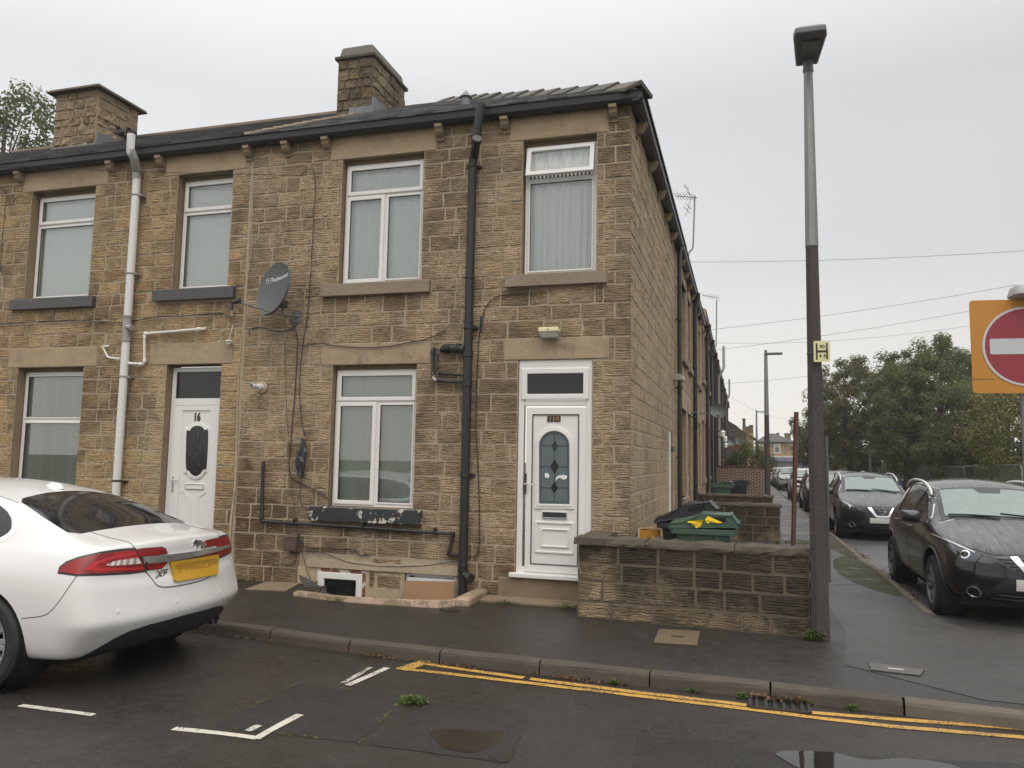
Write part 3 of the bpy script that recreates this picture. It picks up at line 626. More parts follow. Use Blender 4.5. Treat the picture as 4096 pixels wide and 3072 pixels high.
# ------------------------------------------------------------------ windows and doors
def frame_ring(x0,x1,z0,z1,w_,ya,yb): 
    b=MB();b.ring([(x0,z0),(x1,z0),(x1,z1),(x0,z1)],[(x0+w_,z0+w_),(x1-w_,z0+w_),(x1-w_,z1-w_),(x0+w_,z1-w_)],ya,yb);return b
def window(parent,op,tr=None,mull=None,sash=('t',),cover='blind',setb=.12,head=.06,glass='window_glass',label=None,openfan=False,f=None,upvc='upvc'):
    x0,x1,z0,z1=op;z1-=head;x0+=.012;x1-=.012
    Y=setb
    wd=frame_ring(x0,x1,z0+.005,z1,.052,Y,Y+.06).build('window',upvc,parent,bevel=.006)
    if label:wd['label']=label
    if head>.01:
        b=MB();b.box(x0-.012,x1+.012,Y+.012,Y+.06,z1,z1+head);b.build('head_strip','reveal_stone',wd)
    cells=[]
    if tr:
        b=MB();b.box(x0+.05,x1-.05,Y+.002,Y+.058,tr-.03,tr+.03);b.build('transom',upvc,wd,bevel=.005)
        cells.append(('t',x0+.05,x1-.05,tr+.03,z1-.05));zb=tr-.03
    else:zb=z1-.05
    if mull:
        b=MB();b.box(mull-.03,mull+.03,Y+.002,Y+.058,z0+.055,zb);b.build('mullion',upvc,wd,bevel=.005)
        cells+=[('l',x0+.05,mull-.03,z0+.055,zb),('r',mull+.03,x1-.05,z0+.055,zb)]
    else:cells.append(('b',x0+.05,x1-.05,z0+.055,zb))
    for (k,a,b_,c,d) in cells:
        if k in sash:
            a-=.022;b_+=.022;c-=.022;d+=.022
            if k=='t' and openfan:
                o=frame_ring(a,b_,c-d,0,.058,-.03,.02).build('sash',upvc,wd,bevel=.007);o.location=Vector((0,Y-.01,d))+Vector(o.location);o.rotation_euler=(R(-13),0,0)
                g=MB();g.quad((a+.055,.0,c-d+.055),(b_-.055,.0,c-d+.055),(b_-.055,.0,-.055),(a+.055,.0,-.055));g.build('pane',glass,o)
                g=MB()
                for i in range(16):
                    xx=a+.03+(b_-a-.06)*i/16;g.box(xx,xx+.022,Y+.0,Y+.01,c+.005,c+.05)
                tag(g.build('trickle_vent','gutter_black',wd),kind='stuff')
                continue
            frame_ring(a,b_,c,d,.056,Y-.022,Y+.03).build('sash',upvc,wd,bevel=.008)
            g=MB();g.quad((a+.05,Y+.004,c+.05),(b_-.05,Y+.004,c+.05),(b_-.05,Y+.004,d-.05),(a+.05,Y+.004,d-.05));g.build('pane',glass,wd)
            b=frame_ring(a+.053,b_-.053,c+.053,d-.053,.008,Y-.006,Y+.01);b.build('gasket','gutter_black',wd)
        else:
            frame_ring(a-.004,b_+.004,c-.004,d+.004,.022,Y-.012,Y+.04).build('bead',upvc,wd,bevel=.004)
            g=MB();g.quad((a+.015,Y+.012,c+.015),(b_-.015,Y+.012,c+.015),(b_-.015,Y+.012,d-.015),(a+.015,Y+.012,d-.015));g.build('pane',glass,wd)
            b=frame_ring(a+.017,b_-.017,c+.017,d-.017,.007,Y+.002,Y+.018);b.build('gasket','gutter_black',wd)
    # what hangs behind the glass
    yb=Y+.075;W=x1-x0
    if cover=='vertical':
        n=int(W/.085)
        for i in range(n):
            xx=x0+.06+(W-.1)*(i+.5)/n;a=R(48+rng.uniform(-7,7))
            b=MB();dx,dy=.044*math.cos(a),.044*math.sin(a)
            b.add([(xx-dx,yb-dy,z0+.03),(xx+dx,yb+dy,z0+.03),(xx+dx,yb+dy,z1-.04),(xx-dx,yb-dy,z1-.04)],[(0,1,2,3)]);b.build('blind_slat','blind_fabric',wd)
    elif cover:
        amp,per,mat={'blind':(.005,.12,'blind_fabric'),'net':(.006,.1,'net_curtain'),'pleat':(.022,.085,'curtain_white'),'plain':(.0,1,'net_curtain')}[cover]
        n=max(2,int(W/.012)) if amp else 1;b=MB();ph=rng.random()*6
        vs=[]
        for i in range(n+1):
            x=x0+.02+(W-.04)*i/n;yy=yb+amp*math.sin(6.283*x/per+ph+1.3*math.sin(x*9))+amp*.6*math.sin(6.283*x/per*.43)
            vs+=[(x,yy,z0+.02),(x,yy+amp*.3*math.sin(x*31),z1-.03)]
        b.add(vs,[(2*i,2*i+2,2*i+3,2*i+1) for i in range(n)]);b.build('curtain' if cover in('pleat','net') else 'blind',mat,wd,smooth='all' if amp else False)
    b=MB();b.box(x0-.3,x1+.3,yb+.9,yb+.95,z0-.3,z1+.3);b.build('room_back','dark_void',wd)
    return wd
def block(name,mat,parent,x0,x1,z0,z1,proud,depth=.15,bev=.008,label=None,jit=.0):
    b=MB();b.box(x0,x1,-proud,depth,z0,z1);o=b.build(name,mat,parent,bevel=bev)
    if label:o['label']=label
    return o
def corbel_geo():
    b=MB();pr=[(.0,0),(-.17,0),(-.17,-.05),(-.145,-.06),(-.13,-.11),(-.09,-.155),(-.035,-.18),(-.03,-.22),(0,-.22)]
    b.prism(pr,-.055,.055,'YZ');return b
corb=corbel_geo().mesh('corbel');corb.materials.append(MATS['corbel_stone_shaded'])
bm=bmesh.new();bm.from_mesh(corb);bmesh.ops.recalc_face_normals(bm,faces=bm.faces);bm.to_mesh(corb);bm.free()
def corbel(parent,x,y,z,rz=0):
    o=bpy.data.objects.new('corbel',corb);COL.objects.link(o);o.parent=parent;o.location=Vector((x,y,z))-(parent.location if parent.get('worldkids') else Vector());o.rotation_euler=(0,0,rz);o.scale=(.9,.86,.86);return o
# ------------------------------------------------------------------ house 14 (end of terrace)
H14=thing('end_terrace_house','end terrace stone house with white door numbered 14 at the street corner','house',(-2.7,0,0),world=True)
O_W3=(-4.01,-2.78,4.06,5.84);O_W4=(-1.39,-.42,4.06,5.85);O_G3=(-4.04,-2.80,1.04,2.945);O_D14=(-1.405,-.455,.27,2.965)
CZ=[(1100+.3617*x,2000+.3617*y) for x,y in ((455,745),(1000,1040),(1440,800),(2000,1040))]
c1=[atY(*q) for q in CZ];O_C1=(c1[0].x,c1[1].x,-.30,c1[0].z);O_C2=(c1[2].x,c1[3].x,-.30,c1[2].z)
L14=[(-4.20,-2.61,5.84,6.18),(-1.57,-.28,5.85,6.17),(-4.22,-2.61,2.945,3.24),(-1.59,-.27,2.965,3.24)]
S14=[(-4.24,-2.63,3.89,4.057),(-1.585,-.28,3.90,4.057),(-4.27,-2.66,.85,1.037)]
opens14=[O_W3,O_W4,O_G3,O_D14,O_C1,O_C2]
PARTY=-5.49
b=MB();wall_sheet(b,PARTY,0,-.55,6.25,opens14);W14=b.build('front_wall','mortar',H14)
for q in opens14:
    b=MB();reveals(b,[q],0,.3);b.build('window_reveal','reveal_stone',H14)
rg=random.Random(5)
lv=levels([-.02,.42,.85,1.04,2.945,3.24,3.895,4.06,5.845,6.17],.205,rg)
CEL=(c1[0].x-.25,c1[3].x+.05,-.5,max(O_C1[3],O_C2[3])+.02)
ex=opens14+L14+S14+[CEL]
rects=course_rects(PARTY+.02,.018,lv,ex,rg,.21,.47,.010,'R')
lay_stones(rects,'stone_front',W14,(0,0,0),(1,0,0),rg,300)
for q in L14:block('lintel','lintel_stone',H14,q[0],q[1],q[2]+.003,q[3],.012)
block('sill','sill_stone',H14,*S14[0],.075);block('sill','sill_stone',H14,*S14[1],.075)
block('sill','sill_flaking',H14,*S14[2],.085,label='black painted sill flaking to white at its edges')
window(H14,O_W3,5.33,-3.38,('t','l'),'net',setb=.10,label='white casement window with net blind')
window(H14,O_W4,5.34,None,('t',),'pleat',setb=.10,openfan=True,label='white window with its fanlight tilted open and pleated curtain')
window(H14,O_G3,2.455,-3.40,('t','l'),'blind',setb=.10,label='white ground floor casement window with green grey blind')
# pale mortar seam at the party wall
b=MB();pts=[atY(x,y,-.012) for x,y in ((1010,800),(1004,1000),(990,1130),(975,1300),(957,1470),(950,1650),(944,1800),(938,1950),(925,2080),(915,2200))]
vs=[]
for p in pts:wdd=.006+.016*max(0,(3-p.z))/3;k=rng.uniform(-.008,.008);vs+=[(p.x-wdd+k,-.014,p.z),(p.x+wdd+k,-.014,p.z)]
b.add(vs,[(2*i,2*i+2,2*i+3,2*i+1) for i in range(len(pts)-1)]);b.build('party_wall_seam','render_patch',H14)
# door 14
F5=lambda x,y,Y=-.0:(lambda p:(p.x,p.z))(atY(1700+.7837*x,1200+.7837*y,Y))
dx0,dx1,dzb,dzt=O_D14
D14=frame_ring(dx0+.004,dx1-.004,dzb+.05,dzt,.075,.02,.10).build('door','upvc',H14,bevel=.006)
tz=F5(640,525)[1]
b=MB();b.box(dx0+.08,dx1-.08,.022,.098,tz-.03,tz+.035).box(dx0+.08,dx1-.08,.022,.098,dzt-.16,dzt-.075);b.build('transom','upvc',D14,bevel=.005)
fx0,fz0=F5(525,485,.03);fx1,fz1=F5(808,375,.03)
b=frame_ring(fx0-.075,fx1+.075,fz0-.06,fz1+.07,.07,-.005,.05);b.build('fanlight_frame','upvc',D14,bevel=.01)
b=MB();b.quad((fx0-.02,.03,fz0-.02),(fx1+.02,.03,fz0-.02),(fx1+.02,.03,fz1+.02),(fx0-.02,.03,fz1+.02));b.build('fanlight','door_black_glass',D14)
lx0,lz0=F5(508,1385,.02);lx1,lz1=F5(825,548,.02)
px0,pz0=F5(540,1345,.02);px1,pz1=F5(787,585,.02)
b=MB();b.ring([(lx0,lz0),(lx1,lz0),(lx1,lz1),(lx0,lz1)],[(px0,pz0),(px1,pz0),(px1,pz1),(px0,pz1)],.004,.07);b.build('leaf_frame','upvc',D14,bevel=.008)
frame_ring(px0-.003,px1+.003,pz0-.003,pz1+.003,.010,-.002,.05).build('gasket','gutter_black',D14)
b=MB();b.box(px0+.007,px1-.007,.012,.05,pz0+.007,pz1-.007);b.build('leaf_panel','upvc',D14)
def F5p(l,Y=.01): return [F5(x,y,Y) for x,y in l]
archo=F5p([(560,1065),(762,1068)]+[(662+98*math.cos(R(a)),742-97*math.sin(R(a))) for a in range(0,181,15)])
archm=F5p([(583,1040),(740,1043)]+[(661+78*math.cos(R(a)),745-76*math.sin(R(a))) for a in range(0,181,15)])
b=MB();b.ring(archo,archm,-.006,.014);b.build('glass_surround','upvc',D14,bevel=.006)
archi=F5p([(570,1052),(751,1055)]+[(661+88*math.cos(R(a)),744-86*math.sin(R(a))) for a in range(0,181,15)])
b=MB();b.ring(archi,archm,-.014,.0);b.build('glass_bead','upvc',D14,bevel=.004)
b=MB();b.prism(archm,.006,.012);b.build('arched_glass','door_grey_glass',D14)
archl=F5p([(592,1030),(731,1032)]+[(661+69*math.cos(R(a)),746-67*math.sin(R(a))) for a in range(0,181,15)])
archl2=F5p([(594,1028),(729,1030)]+[(661+66.5*math.cos(R(a)),746-64.5*math.sin(R(a))) for a in range(0,181,15)])
b=MB();b.ring(archl,archl2,.003,.0055)
def seg(b,p,q,r=.0035,Y=.0045):
    a=Vector((p[0],Y,p[1]));c=Vector((q[0],Y,q[1]));b.tube([a,c],r,6)
for yy in (743,850,958):seg(b,F5(592,yy,0),F5(731,yy+1,0))
seg(b,F5(661,680,0),F5(660,1030,0));b.build('leaded_lines','gutter_black',D14)
for (cx_,cy_,hw,hh) in ((662,745,17,28),(661,850,22,38),(660,958,18,29)):
    b=MB();b.prism(F5p([(cx_-hw,cy_),(cx_,cy_+hh),(cx_+hw,cy_),(cx_,cy_-hh)],0),.001,.0055);b.build('leaded_diamond','door_black_glass',D14)
for l in ([(611,885),(625,883),(635,897),(630,910),(612,905)],[(667,925),(668,908),(680,897),(705,892),(726,898),(723,912),(705,917),(690,908),(676,912)]):
    b=MB();b.prism(F5p(l,0),-.001,.004);b.build('torn_tape','white_tape',D14)
for (a,c) in (((598,1113),(725,1083)),):
    p=F5(*a);q=F5(*c);frame_ring(p[0],q[0],p[1],q[1],.012,-.012,.012).build('letterbox','chrome',D14,bevel=.003)
    b=MB();b.box(p[0]+.01,q[0]-.01,-.004,.012,p[1]+.01,q[1]-.01);b.build('letterbox_flap','gutter_black',D14)
p=F5(558,1290);q=F5(762,1135);frame_ring(p[0],q[0],p[1],q[1],.03,-.004,.013).build('panel_moulding','upvc',D14,bevel=.009)
p=F5(590,1260);q=F5(735,1170);frame_ring(p[0],q[0],p[1],q[1],.02,-.006,.013).build('panel_moulding','upvc',D14,bevel=.007)
p=F5(507,990);q=F5(519,885);b=MB();b.box(p[0],q[0],-.012,.003,p[1],q[1]);h=b.build('handle','gutter_black',D14,bevel=.004)
p=F5(513,938);q=F5(554,942);b=MB();b.tube([(p[0],-.01,p[1]),(p[0],-.055,p[1]),(p[0]+.015,-.06,p[1]),(q[0],-.06,q[1])],.009,8);b.build('lever','chrome',h,smooth=True)
for (a,c,t) in (((623,622),(655,591),'1'),((658,622),(691,590),'4')):
    p=F5(*a);q=F5(*c);b=MB();b.box(p[0],q[0],.004,.012,p[1],q[1]);n_=b.build('number_tile','gutter_black',D14)
    place_text('numeral',t,.105,'copper_print',n_,((p[0]+q[0])/2-(.0),.0025,(p[1]+q[1])/2),(1,0,0),(0,0,1),.001,.002)
b=MB();p=F5(450,1428,-.06);b.box(dx0-.06,dx1+.0,-.075,.1,dzb-.0,dzb+.055);b.build('threshold','upvc',D14,bevel=.01)
block('doorstep','step_stone',H14,-1.62,-.3,.0,.258,.02,bev=.012)
b=MB();b.box(-1.75,-.35,-.33,-.021,-.05,.035);b.build('doorstep','step_stone',H14,bevel=.015)
# cellar lights
zt=CEL[3]
def ragged_face(name,mat,x0,x1,z0,z1,yy,parent,rag=.02,holes=()):
    b=MB();n=max(3,int((x1-x0)/.08));vs=[]
    for i in range(n+1):
        x=x0+(x1-x0)*i/n;vs+=[(x,yy,z0),(x,yy,z1+rng.uniform(-rag,rag))]
    vs2=[(x,0.02,z) for x,_,z in vs];k=len(vs)
    b.add(vs+vs2,[(2*i,2*i+2,2*i+3,2*i+1) for i in range(n)]+[(2*i+1,2*i+3,k+2*i+3,k+2*i+1) for i in range(n)]+[(0,1,k+1,k),(k-2,2*k-2,2*k-1,k-1)]+[(2*i,k+2*i,k+2*i+2,2*i+2) for i in range(n)]);return b.build(name,mat,parent)
ragged_face('cellar_lintel','mortar_pale',CEL[0]+.12,CEL[1]-.02,O_C2[3],zt+.09,-.03,H14)
ragged_face('cellar_render','render_patch',CEL[0]-.02,O_C1[0],-.1,zt-.02,-.012,H14)
ragged_face('cellar_render','render_patch',O_C1[1],O_C2[0],-.3,O_C2[3]-.004,-.012,H14,.004)
ragged_face('cellar_lintel','render_patch',O_C1[0],O_C1[1],O_C1[3],zt-.002,-.01,H14,.002)
lay_stones([(O_C1[1]+.14,O_C2[0]-.07,.21,.40),(O_C1[1]+.17,O_C2[0]-.06,.03,.19),(O_C1[1]+.05,O_C1[1]+.13,.03,.4)],'stone_front',W14,(0,-.014,0),(1,0,0),rg)
x0,x1,z0,z1=O_C1
b=frame_ring(x0+.0,x1-.0,z0,z1,.05,.0,.06).build('cellar_window','rust_white',H14,bevel=.004);b['label']='rusting cellar window frame with dark pane'
cw=b;frame_ring(x0+.045,x1-.05,z0+.04,z1-.05,.085,-.02,.05).build('sash','stained_upvc',cw,bevel=.008)
g=MB();g.quad((x0+.11,.01,z0+.1),(x1-.11,.01,z0+.1),(x1-.11,.01,z1-.12),(x0+.11,.01,z1-.12));g.build('pane','door_black_glass',cw)
x0,x1,z0,z1=O_C2
cw=frame_ring(x0+.0,x1-.0,z0,z1,.04,.03,.08).build('cellar_window','stained_upvc',H14,bevel=.004);cw['label']='white cellar window mostly hidden behind a tan board'
frame_ring(x0+.03,x1-.03,z0+.05,z1-.06,.05,.01,.06).build('sash','stained_upvc',cw,bevel=.008)
b=MB();b.box(x0+.05,x1-.05,.03,.04,z0+.06,z1-.1);b.build('pane','stained_upvc',cw)
b=MB();q=[atY(1100+.3617*x,2000+.3617*y,-.07) for x,y in ((1435,895),(1988,907),(1988,1085),(1432,1075))]
b.add([(q[3].x,-.16,-.25),(q[2].x,-.16,-.25),(q[1].x,-.055,q[1].z),(q[0].x,-.055,q[0].z),(q[3].x,-.145,-.25),(q[2].x,-.145,-.25),(q[1].x,-.04,q[1].z),(q[0].x,-.04,q[0].z)],[(0,1,2,3),(7,6,5,4),(3,2,6,7),(0,3,7,4),(1,5,6,2)])
tag(b.build('plywood_board','board_tan'),'tan plywood board leaning over the right cellar window','board')
# light well kerb in flaking pink
path=WELL
b=MB();vs=[]
for i,(x,y) in enumerate(path):
    t=.04+.035*i/len(path);vs+=[(x,y,-.02),(x,y+.015,t+rng.uniform(-.012,.012)),(x,y+.10,t+.004+rng.uniform(-.008,.008)),(x,y+.115,-.5)]
b.add(vs,[(4*i+k,4*i+4+k,4*i+5+k,4*i+1+k) for i in range(len(path)-1) for k in range(3)]+[(0,1,2,3),tuple(len(vs)-1-i for i in range(4))])
b.build('light_well_kerb','pink_flake',H14)
b=MB();b.box(path[0][0]-.02,path[-1][0]+.05,path[0][1]-.1,.02,-.52,-.5).box(path[0][0]-.03,path[0][0]-.01,path[0][1],.02,-.5,-.001).box(path[-1][0]+.02,path[-1][0]+.04,path[-1][1],.02,-.5,-.001);b.build('light_well_floor','step_stone',H14)
xe,ye=path[-1];b=MB();b.box(xe-.02,xe+.16,ye+.02,-.0,-.02,.10);b.build('light_well_kerb','pink_flake',H14,bevel=.03)
q=[atY(1100+.3617*x,2000+.3617*y,-.09) for x,y in ((245,830),(400,895),(660,1015),(420,990))]
b=MB();b.add([(q[0].x,-.05,q[0].z),(q[1].x+.02,-.08,q[1].z),(q[2].x,-.2,q[2].z-.02),(q[3].x,-.24,q[3].z-.03)]+[(q[0].x,-.04,q[0].z-.02),(q[1].x+.02,-.07,q[1].z-.02),(q[2].x,-.19,q[2].z-.04),(q[3].x,-.23,q[3].z-.05)],[(3,2,1,0),(4,5,6,7),(0,1,5,4),(1,2,6,5),(2,3,7,6),(3,0,4,7)])
tag(b.build('slate_slab','tile_dark'),'thin black slab tilted over the left cellar window well','slab')
b=MB();q=[atZ(600+.6781*x,2300+.6781*y,.012) for x,y in ((560,82),(800,92),(890,45),(690,38))];b.prism([(p.x,p.y) for p in q],-.01,.012,'XY');tag(b.build('stone_slab','step_stone'),'flat worn stone slab beside the cellar window by the wall','slab')
# ------------------------------------------------------------------ house 16
H16=thing('terraced_house','stone terraced house with white door numbered 16 beside the white car','house',(-8.3,0,0),world=True)
XL=-15.
O_W1=(-9.55,-8.29,4.08,5.835);O_W2=(-6.76,-5.80,4.11,5.86);O_G1=(-9.56,-8.28,1.12,3.0);O_D16=(-6.76,-5.82,.22,3.0)
L16=[(-9.74,-8.06,5.835,6.15),(-6.98,-5.58,5.86,6.17),(-9.76,-8.04,3.0,3.30),(-7.07,-5.65,3.0,3.32)]
S16=[(-9.76,-8.13,3.91,4.077),(-7.04,-5.64,3.94,4.107),(-9.76,-8.06,.95,1.117)]
op16=[O_W1,O_W2,O_G1,O_D16]
b=MB();wall_sheet(b,XL,PARTY,-.45,6.25,op16);W16=b.build('front_wall','mortar',H16)
for q in op16:
    b=MB();reveals(b,[q],0,.3);b.build('window_reveal','reveal_stone',H16)
lv=levels([-.02,.95,1.12,3.0,3.31,3.925,4.095,5.85,6.17],.2,rg)
rects=course_rects(XL+.02,PARTY-.004,lv,op16+L16+S16,rg,.2,.44,.010)
lay_stones(rects,'stone_front_next',W16,(0,0,0),(1,0,0),rg,300)
for q in L16:block('lintel','lintel_stone',H16,q[0],q[1],q[2]+.003,q[3],.012)
block('sill','sill_black',H16,*S16[0],.08);block('sill','sill_black',H16,*S16[1],.08);block('sill','sill_stone',H16,*S16[2],.08)
window(H16,O_W1,5.31,None,('t',),'plain',setb=.14,label='white upper window with a pale blind near the left edge')
window(H16,O_W2,5.32,None,('t',),'plain',setb=.14,label='narrow white upper window above door 16')
window(H16,O_G1,2.19,None,(),'vertical',setb=.14,label='ground floor window with green vertical blinds')
YD=.12
F3=lambda x,y,Y=YD:(lambda p:(p.x,p.z))(atY(.6329*x,1150+.6329*y,Y))
F3p=lambda l,Y=YD:[F3(x,y,Y) for x,y in l]
dx0,dx1,dzb,dzt=O_D16
D16=frame_ring(dx0+.01,dx1-.01,dzb,dzt-.03,.065,YD,YD+.07).build('door','upvc',H16,bevel=.006)
tz=F3(1250,722)[1];b=MB();b.box(dx0+.07,dx1-.07,YD+.002,YD+.068,tz-.05,tz+.05);b.build('transom','upvc',D16,bevel=.006)
b=MB();b.quad((dx0+.07,YD+.02,tz+.04),(dx1-.07,YD+.02,tz+.04),(dx1-.07,YD+.02,dzt-.09),(dx0+.07,YD+.02,dzt-.09));b.build('fanlight','door_black_glass',D16)
lx0,lx1=dx0+.075,dx1-.075;px0=F3(1152,900)[0];px1=lx1-(px0-lx0)
b=MB();b.ring([(lx0,dzb+.06),(lx1,dzb+.06),(lx1,tz-.055),(lx0,tz-.055)],[(px0,dzb+.2),(px1,dzb+.2),(px1,tz-.13),(px0,tz-.13)],YD-.012,YD+.05);b.build('leaf_frame','upvc',D16,bevel=.008)
b=MB();b.box(px0-.01,px1+.01,YD+.004,YD+.04,dzb+.19,tz-.12);b.build('leaf_panel','upvc',D16)
ov=[(1178,1140),(1183,918),(1203,908),(1222,885),(1250,875),(1282,882),(1300,903),(1322,913),(1312,1137),(1292,1150),(1270,1180),(1242,1193),(1212,1182),(1194,1157)]
def closed(pts,n=3):
    P=[Vector((*p,0)) for p in pts];k=len(P);o=[]
    for i in range(k):
        a,b_,c,d=P[i-1],P[i],P[(i+1)%k],P[(i+2)%k]
        for j in range(n):
            t=j/n;q=.5*((2*b_)+(c-a)*t+(2*a-5*b_+4*c-d)*t*t+(3*b_-a-3*c+d)*t**3);o.append((q.x,q.y))
    return o
ovs=closed(ov);cxo=1247;cyo=1035
grow=lambda l,k,kz:[(cxo+(x-cxo)*k,cyo+(y-cyo)*kz) for x,y in l]
b=MB();b.ring(F3p(grow(ovs,1.24,1.13)),F3p(ovs),YD-.016,YD+.008);b.build('glass_surround','upvc',D16,bevel=.006)
b=MB();b.ring(F3p(grow(ovs,1.1,1.05)),F3p(ovs),YD-.022,YD+.0);b.build('glass_bead','upvc',D16,bevel=.004)
b=MB();b.prism(F3p(ovs),YD-.002,YD+.004);b.build('oval_glass','door_black_glass',D16)
b=MB()
for l in ([(1247,905),(1262,940),(1247,985),(1232,940),(1247,905)],[(1205,1035),(1235,1020),(1247,1000),(1262,1022),(1290,1035),(1262,1045),(1247,1075),(1232,1048),(1205,1035)],[(1247,1095),(1260,1125),(1247,1165),(1234,1128),(1247,1095)]):
    q=F3p(l,YD-.003);b.tube([(x,YD-.004,z) for x,z in q],.0028,5)
b.build('leaded_lines','steel_dark',D16)
p=F3(1170,1273);q=F3(1290,1243);frame_ring(p[0],q[0],p[1],q[1],.012,YD-.014,YD+.006).build('letterbox','chrome',D16,bevel=.003)
b=MB();b.box(p[0]+.01,q[0]-.01,YD-.008,YD+.004,p[1]+.01,q[1]-.01);b.build('letterbox_flap','upvc_old',D16)
for l in ([(1140,1275),(1165,1280),(1180,1305),(1205,1320),(1205,1520),(1195,1520),(1193,1330),(1172,1318),(1158,1298),(1138,1290)],[(1320,1268),(1318,1285),(1300,1300),(1270,1318),(1255,1330),(1252,1520),(1242,1520),(1244,1322),(1262,1306),(1285,1292),(1300,1275)]):
    b=MB();b.prism(F3p(l),YD-.004,YD+.006);o=b.build('panel_moulding','upvc',D16,bevel=.005)
p=F3(1088,1290);q=F3(1102,1190);b=MB();b.box(p[0],p[0]+.032,YD-.024,YD-.008,p[1],q[1]);h=b.build('handle','chrome',D16,bevel=.004)
p=F3(1095,1218);b=MB();b.tube([(p[0]+.01,YD-.02,p[1]),(p[0]+.01,YD-.06,p[1]),(p[0]+.13,YD-.06,p[1])],.01,8);b.build('lever','chrome',h,smooth=True)
p=F3(1245,821);place_text('numeral','16',.165,'gutter_black',D16,(p[0],YD-.001,p[1]),(1,0,0),(0,0,1),.003,.006,.72)
# ------------------------------------------------------------------ eaves, gutters, corbels
def gutter_geo(b,x0,x1,f):
    pr=[(-.05,0),(-.12,-.0),(-.165,.035),(-.175,.12),(-.155,.12),(-.15,.05),(-.115,.02),(-.05,.02)];n=len(pr)
    b.add([f(x0,u,v) for u,v in pr]+[f(x1,u,v) for u,v in pr],[(i,(i+1)%n,n+(i+1)%n,n+i) for i in range(n)]+[tuple(reversed(range(n))),tuple(range(n,2*n))])
GZ=6.15
b=MB();gutter_geo(b,PARTY,.17,lambda x,u,v:(x,u,GZ+v));b.build('gutter','gutter_black',H14)
b=MB();gutter_geo(b,XL,PARTY-.005,lambda x,u,v:(x,u,GZ+v));b.build('gutter','gutter_black',H16)
b=MB();b.box(PARTY,.02,-.07,.0,6.17,6.30);b.build('fascia','gutter_black',H14)
b=MB();b.box(XL,PARTY-.003,-.07,.0,6.17,6.30);b.build('fascia','gutter_black',H16)
b=MB();gutter_geo(b,-.17,7.25,lambda y,u,v:(-u,y,GZ+v));b.build('gutter','gutter_black',H14)
b=MB();b.box(.0,.07,-.05,7.25,6.17,6.30);b.build('fascia','gutter_black',H14)
for (x,y) in ((70,706),(437,662),(636,637),(987,599)):corbel(H16,atY(x,y,-.1).x,.0,GZ+.0)
for (x,y) in ((1139,586),(1300,576),(1755,526),(2016,496),(2451,446)):corbel(H14,atY(x,y,-.1).x,.0,GZ+.0)
for (x,y) in ((1780,510),(1840,675),(1885,820),(1920,935),(1950,1045)):corbel(H14,0,atX(1200+.7685*x,100+.7685*y,.08).y,GZ,R(90))
# ------------------------------------------------------------------ gable
O_SD=(5.15,6.0,.15,2.3)
fg=lambda u,y,z:(-y,u,z)
b=MB();wall_sheet(b,0,7.3,-.3,6.25,[O_SD],0,.3,fg);WG=b.build('side_wall','mortar',H14)
b=MB();reveals(b,[O_SD],0,.3,fg);b.build('window_reveal','reveal_stone',H14)
lv=levels([-.02,2.3,6.17],.2,rg)
lay_stones(course_rects(.014,7.3,lv,[O_SD],rg,.22,.45,.014),'stone_gable',WG,(0,0,0),(0,1,0),rg,0)
b=MB();b.box(-.1,.035,5.16,5.24,.15,2.28).box(-.1,-.05,5.24,5.95,.15,2.28);sdoor=b.build('side_door','upvc',H14)
b=MB();b.tube([(.07,5.2,2.0),(.07,5.2,1.9)],.03,8);b.build('door_closer','steel_dark',sdoor)
# ------------------------------------------------------------------ roofs
SL=.54;EZ=6.27;RIDY=4.25;rl=math.sqrt(1+SL*SL)
zr=lambda y:EZ+SL*(y+.2)
def slate_rows(name,parent,mat,x0f,x1f,dy,wd,thick,rg,f=lambda x,y,z:(x,y,z),y1=RIDY):
    b=MB();y=-.2;r=0
    while y<y1:
        ya,yb=y,min(y+dy*1.02,y1+.02);xa,xb=x0f((ya+yb)/2),x1f((ya+yb)/2);x=xa-(wd/2 if r%2 else 0)
        while x<xb:
            p,q=max(x+.003,xa),min(x+wd-.003,xb)
            if q-p>.02:
                l=thick+rg.uniform(0,.006);l2=thick+rg.uniform(0,.006)
                v=[f(p,ya,zr(ya)),f(q,ya,zr(ya)),f(q,ya-.004,zr(ya)+l2),f(p,ya-.004,zr(ya)+l),f(q,yb,zr(yb)+.004),f(p,yb,zr(yb)+.004)]
                b.add(v,[(0,1,2,3),(3,2,4,5)])
            x+=wd
        y+=dy;r+=1
    return tag(b.build(name,mat,parent),kind='stuff')
def roof_planes(name,parent,mat,polys):
    b=MB()
    for pl in polys:b.add(pl,[tuple(range(len(pl)))])
    return b.build(name,mat,parent)
RX=-RIDY
ro=roof_planes('roof',H14,'slate',[[(PARTY,-.2,EZ),(.2,-.2,EZ),(RX,RIDY,zr(RIDY)),(PARTY,RIDY,zr(RIDY))],[(.2,-.2,EZ),(.2,7.3,EZ),(RX,7.3,zr(RIDY)),(RX,RIDY,zr(RIDY))],
   [(PARTY,RIDY,zr(RIDY)),(RX,RIDY,zr(RIDY)),(-8.5,8.5,EZ),(PARTY,8.5,EZ)],[(RX,RIDY,zr(RIDY)),(RX,7.3,zr(RIDY)),(-8.5,7.3,EZ),(-8.5,8.5,EZ)]])
slate_rows('slate_course',ro,'slate',lambda y:PARTY+.05,lambda y:-y-.01,.17,.26,.016,rg)
slate_rows('slate_course',ro,'slate',lambda y:-y*-1+.01,lambda y:7.3,.17,.26,.016,rg,f=lambda x,y,z:(-y,x,z))
